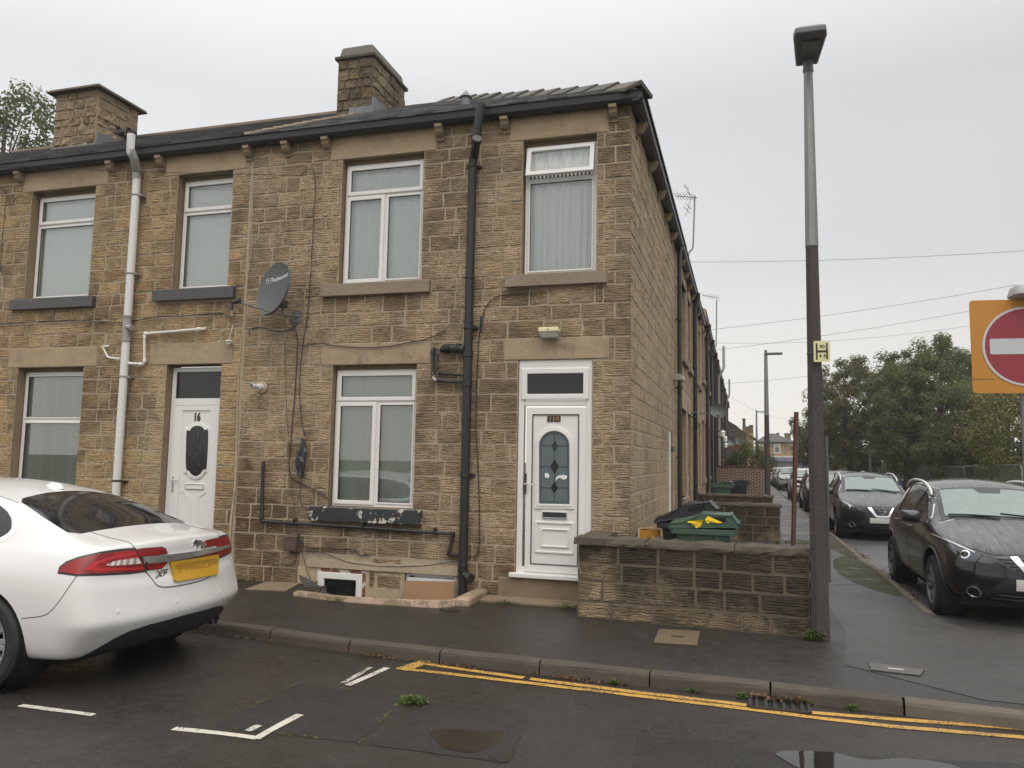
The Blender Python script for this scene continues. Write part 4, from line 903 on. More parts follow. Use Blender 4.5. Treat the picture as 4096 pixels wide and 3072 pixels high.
ro16=roof_planes('roof',H16,'tile_dark',[[(-30,-.2,EZ),(PARTY,-.2,EZ),(PARTY,RIDY,zr(RIDY)),(-30,RIDY,zr(RIDY))],[(-30,RIDY,zr(RIDY)),(PARTY,RIDY,zr(RIDY)),(PARTY,8.5,EZ),(-30,8.5,EZ)]])
slate_rows('tile_course',ro16,'tile_dark',lambda y:XL-2,lambda y:PARTY-.05,.30,.33,.045,rg)
# verge of pale pointing between the two roofs, one mortared step per course
y=-.15
while y<RIDY-.1:
    b=MB();w_=.07;b.add([(PARTY-.10-.03,y,zr(y)+.01),(PARTY+.05,y,zr(y)+.01),(PARTY+.05,y+.26,zr(y+.26)+.02),(PARTY-.10,y+.26,zr(y+.26)+.02),(PARTY-.13,y,zr(y)+.05),(PARTY+.05,y,zr(y)+.045),(PARTY+.05,y+.26,zr(y+.26)+.03),(PARTY-.10,y+.26,zr(y+.26)+.03)],[(0,1,5,4),(4,5,6,7),(1,2,6,5),(3,0,4,7)])
    b.build('verge_mortar','mortar_pale',ro16);y+=.27
# hip tiles
def vtile(L,wd,drop,th=.02):
    b=MB();b.add([(0,-wd,-drop),(0,0,0),(0,wd,-drop),(L,-wd,-drop),(L,0,0),(L,wd,-drop),(0,-wd,-drop-th),(0,0,-th*1.3),(0,wd,-drop-th),(L,-wd,-drop-th),(L,0,-th*1.3),(L,wd,-drop-th)],
       [(1,0,3,4),(2,1,4,5),(0,1,7,6),(1,2,8,7),(4,3,9,10),(5,4,10,11),(3,0,6,9),(2,5,11,8),(7,8,11,10),(6,7,10,9)]);me=b.mesh('hip_tile');me.materials.append(MATS['ridge_tile'])
    bm=bmesh.new();bm.from_mesh(me);bmesh.ops.recalc_face_normals(bm,faces=bm.faces);bm.to_mesh(me);bm.free();return me
hm=vtile(.56,.21,.14,.04);hd=Vector((-1,1,SL)).normalized();p0=Vector((.14,-.14,EZ+.05));n_=13
Lh=(Vector((RX,RIDY,zr(RIDY)))-p0).length
xr=hd;zr_=(Vector((0,0,1))-hd*hd.z).normalized();yr=zr_.cross(xr)
for i in range(n_):
    o=bpy.data.objects.new('hip_tile',hm);COL.objects.link(o);o.parent=ro
    tilt=Quaternion(yr,R(3.4));Mx=Matrix((xr,yr,zr_)).transposed().to_4x4()
    Mx=tilt.to_matrix().to_4x4()@Mx;Mx.translation=p0+hd*(Lh*i/n_)+zr_*(.085+rng.uniform(-.008,.008));o.matrix_local=Mx
b=MB();b.box(-15,PARTY-.1,RIDY-.16,RIDY+.16,zr(RIDY)-.06,zr(RIDY)+.012);b.build('ridge_mortar','sill_stone',ro16)
rm=vtile(.44,.15,.07);rm.name='ridge_tile'
for i in range(20):
    o=bpy.data.objects.new('ridge_tile',rm);COL.objects.link(o);o.parent=ro16;o.location=(-14.4+i*.445,RIDY,zr(RIDY)+.06+rng.uniform(-.006,.006));o.rotation_euler=(0,rng.uniform(-.02,.02),0)
b=MB();b.tube([(-2.66,1.22,zr(1.22)-.1),(-2.66,1.22,zr(1.22)+.13)],.065,10).lathe([(.10,.12),(.0,.24)],(-2.66,1.22,zr(1.22)),(0,0,1),10);b.build('roof_vent','lead',ro)
# chimneys
def chimney(parent,x0,x1,y0,y1,zb,zt,mat,cap,matname):
    ch=MB().box(x0,x1,y0,y1,zb,zt).build('chimney','mortar_sooty' if mat=='stone_chimney' else 'mortar',parent)
    g=random.Random(9);lv=levels([zb,zt],.185,g)
    lay_stones(course_rects(x0,x1,lv,[],g,.2,.42,.02),mat,ch,(0,y0-.0,0),(1,0,0),g,200,relief=3.2)
    lay_stones(course_rects(y0,y1,lv,[],g,.22,.5,.02),mat,ch,(x1,0,0),(0,1,0),g,200,relief=3.2)
    cap(ch);return ch
def cap14(ch):
    b=MB();b.box(-5.94,-5.11,2.94,4.46,9.08,9.15);b.build('chimney_ledge','coping_stone',ch,bevel=.02)
    b=MB();x0,x1,y0,y1=-5.88,-5.17,3.0,4.4;b.add([(x0,y0,9.16),(x1,y0,9.16),(x1,y1,9.16),(x0,y1,9.16),(x0+.04,y0+.04,9.36),(x1-.04,y0+.04,9.36),(x1-.04,y1-.04,9.36),(x0+.04,y1-.04,9.36)],[(0,1,5,4),(1,2,6,5),(2,3,7,6),(3,0,4,7),(4,5,6,7)]);b.build('chimney_cap','cast_concrete',ch,bevel=.03)
    b=MB();b.lathe([(.15,0),(.16,.02),(.14,.04),(.14,.10),(.15,.11),(.15,.15),(.12,.17),(.0,.18)],(-5.5,3.4,9.33),(0,0,1),16);b.build('chimney_pot','brick_red',ch,smooth=True)
    b=MB();b.box(-5.6,-5.10,2.955,2.985,7.96,8.12).box(-5.155,-5.12,2.985,3.5,7.96,8.3);b.build('lead_flashing','lead',ch)
chimney(H14,-5.88,-5.17,3.0,4.4,7.7,9.08,'stone_chimney',cap14,'')
def cap16(ch):
    b=MB();b.add([(-12.26,2.46,8.98),(-10.92,2.46,8.98),(-10.92,3.82,8.98),(-12.26,3.82,8.98),(-12.2,2.5,9.05),(-10.95,2.5,9.05),(-10.95,3.8,9.05),(-12.2,3.8,9.05)],[(3,2,1,0),(0,1,5,4),(1,2,6,5),(2,3,7,6),(3,0,4,7),(4,5,6,7)]);b.build('chimney_ledge','coping_stone',ch,bevel=.015)
    b=MB();b.box(-11.9,-11.2,2.6,3.5,9.05,9.10);b.build('chimney_cap','coping_stone',ch,bevel=.015)
    b=MB();b.box(-12.12,-11.02,2.555,2.585,7.6,7.83).box(-11.035,-10.99,2.585,3.1,7.6,8.1);b.build('lead_flashing','lead',ch)
    g=random.Random(3)
    lay_stones([(3.32,3.6,8.18,8.34),(3.36,3.66,8.36,8.52),(3.05,3.3,8.26,8.44)],'door_black_glass',ch,(-11.03,0,0),(0,1,0),g,relief=3.)
chimney(H16,-12.1,-11.05,2.6,3.68,7.5,8.98,'stone_chimney_pale',cap16,'')
# ------------------------------------------------------------------ pipes
def collar(b,p,r,h=.05,axis=(0,0,1)):b.lathe([(r,0),(r*1.18,.008),(r*1.18,h-.008),(r,h)],p,axis,16)
xs_=atY(1870,1500,-.10).x;tp=atY(1926,418,-.30);te=atY(1905,520,-.29)
path=[(xs_,-.10,.02),(xs_,-.10,2.0),(xs_,-.10,4.0),(xs_+.005,-.10,5.56),(xs_+.02,-.115,5.64),(te.x-.015,-.26,te.z-.22),(te.x,-.29,te.z-.1),(te.x+.02,-.30,te.z),(tp.x,-.31,tp.z)]
sp=MB().tube(path,.056,16).build('soil_pipe','pipe_black',H14,smooth=True)
d=(Vector(path[5])-Vector(path[4])).normalized()
for (pp,hh,ax) in [((xs_,-.10,zz),.045,(0,0,1)) for zz in (.30,.36,1.47,3.36,4.02,5.5)]+[((xs_,-.10,zz),.09,(0,0,1)) for zz in (2.62,3.0)]+[(Vector(path[4])+d*.28,.06,d),(Vector(path[6]),.07,Vector(path[8])-Vector(path[6]))]:
    b=MB();collar(b,pp,.056,hh,ax);b.build('pipe_collar','pipe_black',sp,smooth=True)
b=MB();b.tube([(xs_+.03,-.12,.28),(xs_+.12,-.17,.24)],.05,14).tube([(xs_+.105,-.16,.245),(xs_+.135,-.178,.235)],.06,14);b.build('rodding_eye','pipe_black',sp,smooth=True)
b=MB()
for i in range(9):
    a=6.283*i/9;b.tube([Vector(path[-1])+Vector((.05*math.cos(a),.05*math.sin(a),-.02)),Vector(path[-1])+Vector((.05*math.cos(a),.05*math.sin(a),.045))],.004,4)
b.build('vent_cage','pipe_black',sp)
for zz in (1.49,3.38,5.52):
    b=MB();b.box(xs_-.09,xs_+.10,-.052,-.0,zz,zz+.03);b.build('pipe_bracket','pipe_black',sp)
zp=lambda x,y,Y=-.09:atY(1300+.27125*x,1250+.27125*y,Y)
b=MB();q=zp(2060,570);b.tube([(q.x,-.10,q.z+.02),(zp(1960,560).x,-.10,q.z+.03),(zp(1850,545).x,-.09,q.z+.045),(zp(1760,550).x,-.07,q.z+.045),(zp(1690,560).x,-.03,q.z+.03)],[.058,.058,.056,.056,.03],14)
for xx in (1815,1940,1975):collar(b,(zp(xx,555).x,-.095,q.z+.035),.058,.025,(1,0,0))
b.build('branch_pipe','pipe_black',sp,smooth=True)
b=MB();b.tube([zp(1660,560,-.02),zp(1645,540,-.05),zp(1645,600,-.06),zp(1648,850,-.06),zp(1690,885,-.06),zp(1850,905,-.06),zp(2040,922,-.08)],.021,10).tube([zp(1620,530,-.02),zp(1590,540,-.05),zp(1588,600,-.06),zp(1590,970,-.06),zp(1640,1000,-.06),zp(1850,1020,-.06),zp(2050,1025,-.08)],.021,10)
for q in ((1645,590),(1645,840),(1700,888),(1588,590),(1590,960),(1660,1002)):
    c=zp(*q,-.06);b.lathe([(.021,-.02),(.028,-.018),(.028,.018),(.021,.02)],c,(1,0,.1) if q[0]>1655 else (0,0,1),10)
b.build('waste_pipe','pipe_flake',sp,smooth=True)
z4=lambda x,y,Y=-.05:atY(900+.7534*x,1250+.7534*y,Y)
b=MB();b.tube([z4(208,795,-.0),z4(202,800,-.05),z4(200,840,-.055),z4(195,1098,-.055),z4(205,1108,-.055),z4(700,1140,-.055),z4(1205,1175,-.055),z4(1210,1185,-.055),z4(1190,1275,-.055),z4(1200,1285,-.055),z4(1250,1292,-.08)],.023,10)
for q in ((195,1098),(1208,1178),(1190,1280)):b.lathe([(.0,-.03),(.03,-.03),(.03,.03),(.0,.03)],z4(*q,-.055),(0,0,1),10)
wp=b.build('waste_pipe','pipe_black',H14,smooth=True)
for (x,y) in ((370,1115),(735,1140),(1115,1165)):
    q=z4(x,y,-.05);b=MB();b.box(q.x-.012,q.x+.012,-.085,-.0,q.z-.035,q.z+.05);b.build('pipe_bracket','pipe_black',wp)
# white pipe of house 16
z1=lambda x,y,Y=-.1:atY(.6329*x,200+.6329*y,Y);z3=lambda x,y,Y=-.1:atY(.6329*x,1150+.6329*y,Y)
xw=z3(790,450).x;t0=z1(820,535,-.3);t1=z1(820,690,-.3)
path=[(xw,-.10,.1),(xw,-.10,3.0),(xw,-.10,z1(853,800).z-.05),(xw-.005,-.105,z1(853,770).z),(t1.x+.03,-.25,t1.z+.03),(t1.x,-.30,t1.z+.12),(t1.x,-.30,t0.z)]
wpz=MB().tube(path,.058,16).build('soil_pipe','pipe_white',H16,smooth=True)
b=MB();e0=Vector(path[3]);e1=Vector(path[4]);b.tube([e0-Vector((0,0,.12)),e0,e1,Vector(path[5])+Vector((0,0,.02))],.062,16);zz=z3(800,260).z
b.build('pipe_joint','pipe_grey',wpz,smooth=True);b=MB()
b.tube([(xw,-.10,zz-.17),(xw,-.10,zz+.17)],.063,16);b.tube([(xw+.02,-.12,zz+.02),(xw+.13,-.15,zz+.0)],.042,14)
collar(b,(xw,-.10,zz+.16),.062,.04);collar(b,(xw,-.10,zz-.2),.062,.04);b.build('pipe_joint','pipe_grey',wpz,smooth=True)
for z_ in (z1(850,925).z,z1(815,1420).z,z3(775,570).z):
    b=MB();collar(b,(xw,-.10,z_),.058,.03);b.box(xw+.05,xw+.11,-.11,0,z_,z_+.025);b.build('pipe_bracket','pipe_grey',wpz)
b=MB();collar(b,(xw,-.10,z3(735,1228).z),.058,.03);b.box(xw,xw+.12,-.05,0,z3(735,1228).z,z3(735,1228).z+.02);b.build('pipe_strap','gutter_black',wpz)
b=MB();b.tube([z3(1300,258,0),z3(1295,262,-.06),z3(1245,265,-.06),z3(920,292,-.06),z3(915,300,-.06),z3(914,470,-.06),z3(905,484,-.06),z3(795,478,-.09)],.021,10)
for q in ((1260,263),(925,292),(915,310),(914,460),(890,484),(815,480)):b.lathe([(0,-.025),(.028,-.025),(.028,.025),(0,.025)],z3(*q,-.06),(1,0,-.07) if q[0] in(1260,925,890,815) else (0,0,1),10)
b.build('waste_pipe','upvc_old',wpz,smooth=True)
b=MB();b.tube([z3(690,370,0),z3(665,372,-.05),z3(650,375,-.05),z3(680,438,-.05),z3(700,445,-.05),z3(760,452,-.08)],.017,10);b.build('waste_pipe','upvc_old',wpz,smooth=True)
# boiler flue
ft=MB();q=z4(200,398,0);ft.lathe([(.085,0),(.085,.012),(.07,.02),(.055,.02)],(q.x,-.014,q.z),(0,-1,0),18);fl=ft.build('boiler_flue','render_patch',H14,smooth=True)
b=MB();b.tube([(q.x,-.01,q.z),(q.x-.01,-.10,q.z)],.048,16).tube([(q.x-.01,-.10,q.z),(q.x-.03,-.22,q.z+.005)],.033,16);b.build('flue_terminal','pipe_white',fl,smooth=True)
b=MB();b.tube([(q.x-.028,-.21,q.z+.005),(q.x-.031,-.224,q.z+.005)],.027,16);b.build('flue_mouth','steel_dark',fl)
# ------------------------------------------------------------------ cars
def cage(tail,stations,rowsmid,nose,K=(0,.3,.62,.86,1.)):
    """tail/nose: per row (xc,zc, xe,ye,ze) bottom->top; stations: (x, zc, ye, ze) ; rowsmid(x)->[(y,z)] for rows below the top edge."""
    nr=len(tail);cols=[]
    cols.append([(t[2],t[3],t[4]) for t in tail])
    for (x,zc,ye,ze) in stations:cols.append([(x,y,z) for y,z in rowsmid(x)]+[(x,ye,ze)])
    cols.append([(t[2],t[3],t[4]) for t in nose])
    V=[];idx={}
    def v(p):
        k=(round(p[0],4),round(p[1],4),round(p[2],4))
        if k not in idx:idx[k]=len(V);V.append(k)
        return idx[k]
    F=[]
    def q(a,b,c,d):
        f=[]
        for p in (a,b,c,d):
            i=v(p)
            if i not in f:f.append(i)
        if len(f)>2:F.append(tuple(f))
    def endgrid(t):
        G=[]
        for (xc,zc,xe,ye,ze) in t:
            G.append([(xc+(xe-xc)*k**2.6,ye*k,zc+(ze-zc)*k**2) for k in K])
        return G
    T=endgrid(tail);N=endgrid(nose)
    tops=[T[-1]]+[[(x,ye*k,zc+(ze-zc)*k**2.2) for k in K] for (x,zc,ye,ze) in stations]+[N[-1]]
    for s in (1,-1):
        m=lambda p:(p[0],p[1]*s,p[2])
        for j in range(len(cols)-1):
            for r in range(nr-1):q(*[m(p) for p in (cols[j][r],cols[j+1][r],cols[j+1][r+1],cols[j][r+1])])
        for j in range(len(tops)-1):
            for k in range(len(K)-1):q(*[m(p) for p in (tops[j][k],tops[j][k+1],tops[j+1][k+1],tops[j+1][k])])
        for G in (T,N):
            for r in range(nr-1):
                for k in range(len(K)-1):q(*[m(p) for p in (G[r][k],G[r][k+1],G[r+1][k+1],G[r+1][k])])
        bots=[T[0]]+[[(c[0][0],c[0][1]*k,c[0][2]) for k in K] for c in cols[1:-1]]+[N[0]]
        for j in range(len(bots)-1):
            for k in range(len(K)-1):q(*[m(p) for p in (bots[j][k],bots[j][k+1],bots[j+1][k+1],bots[j+1][k])])
    b=MB();b.v=V;b.f=F;me=b.mesh('cage');bm=bmesh.new();bm.from_mesh(me);bmesh.ops.remove_doubles(bm,verts=bm.verts,dist=.0005);bmesh.ops.recalc_face_normals(bm,faces=bm.faces);bm.to_mesh(me);bm.free();return me
def finish_body(me,arches,half,level=3):
    o=bpy.data.objects.new('tmpbody',me);COL.objects.link(o);cut=[]
    ss=o.modifiers.new('s','SUBSURF');ss.levels=ss.render_levels=level
    for (x,z,r) in arches:
        for s in (1,-1):
            b=MB();b.lathe([(r,0),(r,.34)],(x,s*(half+.06),z),(0,-s,0),40);c=b.build('tmpcut','dark_void');cut.append(c)
            bo=o.modifiers.new('b','BOOLEAN');bo.operation='DIFFERENCE';bo.object=c;bo.solver='EXACT'
    dg=bpy.context.evaluated_depsgraph_get();dg.update();res=bpy.data.meshes.new_from_object(o.evaluated_get(dg))
    bm=bmesh.new();bm.from_mesh(me);
    bpy.data.objects.remove(o)
    for c in cut:bpy.data.objects.remove(c)
    bm.free();res.materials.clear();res.name='body';res.shade_smooth();res.set_sharp_from_angle(angle=R(38));return res
def bvh_of(me):
    bm=bmesh.new();bm.from_mesh(me);t=BVHTree.FromBMesh(bm);bm.free();return t
def grid_poly(poly,nx,ny):
    bm=bmesh.new();vs=[bm.verts.new((x,y,0)) for x,y in poly];bm.faces.new(vs)
    xs=[p[0] for p in poly];ys=[p[1] for p in poly]
    for i in range(1,nx):
        X=min(xs)+(max(xs)-min(xs))*i/nx+1e-4;bmesh.ops.bisect_plane(bm,geom=bm.verts[:]+bm.edges[:]+bm.faces[:],plane_co=(X,0,0),plane_no=(1,0,0))
    for i in range(1,ny):
        Y=min(ys)+(max(ys)-min(ys))*i/ny+1e-4;bmesh.ops.bisect_plane(bm,geom=bm.verts[:]+bm.edges[:]+bm.faces[:],plane_co=(0,Y,0),plane_no=(0,1,0))
    bmesh.ops.triangulate(bm,faces=[f for f in bm.faces if len(f.verts)>4]);return bm
def decal(name,poly,caster,bvh,mat,parent,off=.004,nx=8,ny=5,skirt=.012,mirror=0,smooth='all',label=None):
    bm=grid_poly(poly,nx,ny);bnd=[e for e in bm.edges if e.is_boundary]
    hit={}
    for v in list(bm.verts):
        o,d=caster(v.co.x,v.co.y);h=bvh.ray_cast(o,d)
        if h[0] is None:
            h=bvh.find_nearest(o+d*max(0,(-(o).dot(d))));
        n=h[1]
        if n.dot(d)>0:n=-n
        hit[v]=(h[0],n)
    for v,(p,n) in hit.items():v.co=p+n*off
    if skirt:
        r=bmesh.ops.extrude_edge_only(bm,edges=bnd)
        nv={v for v in r['geom'] if isinstance(v,bmesh.types.BMVert)}
        old={}
        for v in nv:
            best=min(hit,key=lambda u:(u.co-v.co).length_squared);v.co=v.co-hit[best][1]*skirt
    bmesh.ops.recalc_face_normals(bm,faces=bm.faces);f0=next(iter(bm.faces))
    hv=next(iter(hit));fl=[f for f in bm.faces if hv in f.verts]
    tot=sum(f.normal.dot(sum((hit[v][1] for v in f.verts if v in hit),Vector())) for f in bm.faces)
    if tot<0:bmesh.ops.reverse_faces(bm,faces=bm.faces)
    me=bpy.data.meshes.new(name);bm.to_mesh(me);bm.free()
    out=[]
    for s in ((1,-1) if mirror else (1,)):
        m_=me
        if s<0:
            m_=me.copy()
            for v in m_.vertices:v.co.y*=-1
            m_.flip_normals()
        o=mk(name,m_,mat,parent,smooth)
        if smooth=='all':m_.set_sharp_from_angle(angle=R(50))
        if label:o['label']=label
        out.append(o)
    return out[0]
def seam(name,pts,caster,bvh,r,mat,parent,mirror=0,sub=4,off=.0):
    P=[]
    for a,b_ in zip(pts,pts[1:]):
        for k in range(sub):P.append((a[0]+(b_[0]-a[0])*k/sub,a[1]+(b_[1]-a[1])*k/sub))
    P.append(pts[-1]);Q=[]
    P=[(v.x,v.y) for v in smoothpath([(x,y,0) for x,y in pts],sub+2)]
    for x,y in P:
        o,d=caster(x,y);h=bvh.ray_cast(o,d)
        if h[0] is not None:Q.append(h[0]+h[1]*off)
    for s in ((1,-1) if mirror else (1,)):
        b=MB();b.tube([(p.x,p.y*s,p.z) for p in Q],r,6);b.build(name,mat,parent,smooth='all')
def wheel(parent,x,y,z,r,w_,spokes=5,mats=('tyre','alloy_silver'),face=1,rimr=.7,style=0):
    t=MB();rr=r*rimr
    pr=[(rr,-w_/2),(rr+.02,-w_/2-.006),(r-.035,-w_/2-.004),(r-.008,-w_/2+.018),(r,-w_/2+.05),(r,w_/2-.05),(r-.008,w_/2-.018),(r-.035,w_/2+.004),(rr+.02,w_/2+.006),(rr,w_/2)]
    t.lathe(pr+[(rr-.01,0.),(rr,-w_/2)],(0,0,0),(0,1,0),36)
    wo=t.build('wheel',mats[0],parent,smooth=True,loc=(x,y,z))
    b=MB();yo=w_/2*face
    ro_=[(rr+.004,w_/2+.008),(rr-.012,w_/2+.006),(rr-.022,w_/2-.03),(rr-.03,-w_/2+.02)]
    b.lathe(ro_,(0,0,0),(0,face,0),36,False)
    b.build('rim',mats[1],wo,smooth=True)
    b=MB();b.lathe([(rr-.03,0),(.0,.0)],(0,(w_/2-.1)*face,0),(0,face,0),30);b.build('brake_disc','gutter_black',wo)
    for i in range(spokes):
        a=6.283*i/spokes
        for da in ((-.16,.16) if style==0 else (-.07,.07)):
            c=MB();n0=Vector((math.cos(a+da*.5),0,math.sin(a+da*.5)));n1=Vector((math.cos(a+da*1.6),0,math.sin(a+da*1.6)))
            sd=Vector((-math.sin(a),0,math.cos(a)));yy=Vector((0,1,0))*face
            p=n0*.05+yy*(w_/2-.022);q=n1*(rr-.008)+yy*(w_/2-.004);wA,wB=.022,.030 if style==0 else .02
            vs=[p-sd*wA,p+sd*wA,q+sd*wB,q-sd*wB];c.add(vs+[u-yy*.035 for u in vs],[(0,1,2,3),(7,6,5,4),(0,4,5,1),(1,5,6,2),(2,6,7,3),(3,7,4,0)])
            c.build('spoke',mats[-1],wo,bevel=.004)
    b=MB();b.lathe([(.06,w_/2-.03),(.055,w_/2-.012),(.0,w_/2-.008)],(0,0,0),(0,face,0),16);b.build('hub_cap',mats[1],wo,smooth=True)
    return wo
# --- white saloon, rear towards the corner
CARX,CARY=-3.11,-3.80
car=thing('saloon_car','white saloon car parked at the kerb with its tail towards the corner','car',(CARX,CARY,RZ),math.pi)
tail=[(.16,.27,.36,.83,.27),(.075,.40,.28,.90,.40),(.01,.50,.205,.935,.50),(.0,.545,.20,.94,.55),(.04,.68,.235,.93,.69),(.055,.79,.25,.915,.80),(.10,.83,.265,.90,.86),(.085,1.00,.27,.855,.99),(.095,1.095,.262,.80,1.06),(.115,1.122,.27,.775,1.083)]
nose=[(5.1,.25,4.85,.8,.25),(5.16,.38,4.9,.84,.38),(5.18,.46,4.9,.85,.46),(5.18,.5,4.9,.85,.5),(5.17,.6,4.86,.85,.6),(5.155,.65,4.84,.835,.65),(5.14,.68,4.82,.82,.68),(5.1,.74,4.75,.78,.74),(5.06,.78,4.72,.74,.77),(5.02,.8,4.7,.7,.79)]
st=[(.45,1.165,.75,1.115),(.64,1.20,.735,1.15),(.95,1.325,.71,1.245),(1.30,1.445,.675,1.36),(1.75,1.54,.64,1.455),(2.3,1.57,.63,1.495),(2.8,1.55,.63,1.475),(3.3,1.40,.65,1.33),(3.75,1.17,.72,1.11),(4.25,1.06,.76,1.0),(4.6,.95,.76,.9)]
def lerpt(x,tab):
    if x<=tab[0][0]:return tab[0][1:]
    for a,b_ in zip(tab,tab[1:]):
        if x<=b_[0]:
            t=(x-a[0])/(b_[0]-a[0]);return [p+(q-p)*t for p,q in zip(a[1:],b_[1:])]
    return tab[-1][1:]
RM=[(.3,.90,.26,.945,.40,.965,.56,.965,.72,.945,.87,.885,1.01),(1.0,.92,.24,.965,.40,.985,.56,.985,.74,.965,.92,.875,1.06),(2.0,.92,.22,.96,.38,.98,.56,.98,.74,.965,.90,.885,1.04),(3.4,.92,.22,.96,.38,.98,.56,.98,.74,.965,.88,.88,1.00),(4.2,.92,.22,.96,.38,.975,.54,.97,.70,.94,.82,.86,.92),(4.7,.87,.24,.90,.36,.91,.5,.90,.62,.87,.74,.81,.83)]
def rows(x):
    q=lerpt(x,RM);p=[(q[2*i],q[2*i+1]) for i in range(6)];md=lambda a,b,t:(a[0]+(b[0]-a[0])*t,a[1]+(b[1]-a[1])*t);return [p[0],p[1],md(p[1],p[2],.7),p[2],p[3],md(p[3],p[4],.5),p[4],p[5],(p[5][0]-.035,p[5][1]+.03)]
WX=(1.10,4.15);me=finish_body(cage(tail,st,rows,nose),[(WX[0],.365,.405),(WX[1],.365,.405)],.98)
body=mk('body',me,'paint_white',car);bv=bvh_of(me)
toL=Matrix.Rotation(math.pi,4,'Z').inverted()@Matrix.Translation(-Vector((CARX,CARY,RZ)))
camL=toL@CAM;rotL=toL.to_3x3()
def pxc(x,y): return camL,(rotL@ray(.5727*x,1850+.5727*y)).normalized()
side=lambda x,z:(Vector((x,3,z)),Vector((0,-1,0)))
back=lambda y,z:(Vector((-3,y,z)),Vector((1,0,0)))
top_=lambda x,y:(Vector((x,y,4)),Vector((0,0,-1)))
# rear glass laid out from above so both halves match
decal('rear_window',[(.60,-.60),(.58,-.3),(.575,0),(.58,.3),(.60,.60),(.68,.655),(1.0,.60),(1.30,.535),(1.355,.48),(1.375,.25),(1.38,0),(1.375,-.25),(1.355,-.48),(1.30,-.535),(1.0,-.60),(.68,-.655)],top_,bv,'glass_black',car,.004,12,12)
sg=closed([(1.13,1.20),(1.20,1.275),(1.32,1.335),(1.5,1.385),(1.9,1.425),(2.4,1.435),(2.8,1.41),(3.2,1.28),(3.52,1.115),(3.3,1.09),(2.3,1.085),(1.5,1.092),(1.24,1.105),(1.15,1.145)],2)
gr2=lambda l,k,c:[(c[0]+(x-c[0])*k[0],c[1]+(z-c[1])*k[1]) for x,z in l]
decal('window_trim',gr2(sg,(1.055,1.2),(2.3,1.25)),side,bv,'chrome',car,.003,20,5,mirror=1)
decal('side_window',sg,side,bv,'glass_black',car,.007,20,5,mirror=1)
decal('windscreen',[(2.85,-.55),(2.85,.55),(3.3,.59),(3.62,.62),(3.68,.3),(3.7,0),(3.68,-.3),(3.62,-.62),(3.3,-.59)],top_,bv,'glass_black',car,.004,8,10)
# tail lamps
L1=[(418,768),(428,738),(470,706),(560,672),(700,640),(850,619),(935,612),(958,640),(985,690),(1008,752),(900,765),(700,775),(540,781)]
tl=decal('tail_lamp',L1,pxc,bv,'lens_red',car,.010,10,6,mirror=1)
L1k=[(402,777),(414,730),(462,692),(556,657),(696,624),(850,602),(944,596),(974,636),(1001,690),(1027,764),(900,781),(700,791),(540,796)]
decal('lamp_gasket',L1k,pxc,bv,'gutter_black',car,.003,10,6,mirror=1)
for nm,mt,pl,of in (('reversing_lens','lens_clear',[(735,716),(790,690),(900,672),(955,665),(985,705),(900,712),(760,722)],.015),('lamp_band','lens_red_bright',[(590,752),(640,705),(760,660),(940,628),(948,642),(800,668),(690,705),(660,735),(700,742),(990,733),(1000,745),(700,757)],.0125)):
    decal(nm,pl,pxc,bv,mt,tl,of,8,4,.004)
    decal(nm,pl,lambda x,y:(lambda o,d:(o,d))(*pxc(x,y)),bv,mt,tl,of,8,4,.004) if 0 else None
for pl in ([(948,610),(1000,601),(1125,592),(1152,604),(1165,635),(1080,647),(975,656)],[(1012,706),(1090,700),(1167,690),(1152,715),(1125,740),(1030,749)]):
    decal('boot_lamp',pl,pxc,bv,'lens_red',car,.010,6,4,mirror=1)
    cx_=sum(p[0] for p in pl)/len(pl);cy_=sum(p[1] for p in pl)/len(pl)
    decal('lamp_gasket',[(cx_+(x-cx_)*1.07,cy_+(y-cy_)*1.16) for x,y in pl],pxc,bv,'gutter_black',car,.003,6,4,mirror=1)
decal('chrome_strip',[(985,660),(1080,650),(1185,640),(1390,613),(1500,592),(1590,574),(1592,592),(1500,622),(1390,648),(1190,688),(1100,698),(1020,704)],pxc,bv,'trim_silver',car,.022,14,4,.03)
decal('boot_recess',[(1180,694),(1390,652),(1500,630),(1560,614),(1560,630),(1515,648),(1350,668),(1190,698)],pxc,bv,'gutter_black',car,.008,12,3)
decal('number_plate',[(1181,700),(1185,692),(1350,668),(1505,644),(1514,648),(1510,775),(1500,786),(1350,812),(1225,834),(1210,826)],pxc,bv,'plate_yellow',car,.022,8,4,.03)
decal('plate_blur_band',[(1208,720),(1230,703),(1500,668),(1512,690),(1505,715),(1440,738),(1350,752),(1230,780),(1212,770)],pxc,bv,'plate_yellow_dark',car,.0235,8,4,.001)
back=lambda y,z:(Vector((-3,y,z)),Vector((1,0,0)))
decal('rear_valance',[(-.80,.262),(-.4,.258),(0,.255),(.4,.258),(.80,.262),(.73,.335),(.65,.405),(.56,.445),(.40,.468),(0,.478),(-.40,.468),(-.56,.445),(-.65,.405),(-.73,.335)],back,bv,'gutter_black',car,.007,16,6,.015)
for s in (-1,):
    b=MB();b.lathe([(.05,0),(.05,.1),(.042,.1),(.042,.02)],(.30,s*.60,.315),(-1,0,-.05),18);b.build('exhaust','chrome',car,smooth=True)
K_=[(590,452),(640,487),(760,525),(900,560),(946,606)];seam('panel_gap',K_,pxc,bv,.0035,'gutter_black',car,1)
seam('panel_gap',[(1012,756),(1060,812),(1108,864),(1200,868),(1330,845)],pxc,bv,.0045,'gutter_black',car,1)
seam('panel_gap',[(540,786),(480,872),(420,960),(360,1032),(300,1070),(150,1090)],pxc,bv,.003,'gutter_black',car,1)
seam('panel_gap',[(1.30,.56),(1.9,.54),(2.8,.545)],top_,bv,.003,'gutter_black',car,1)
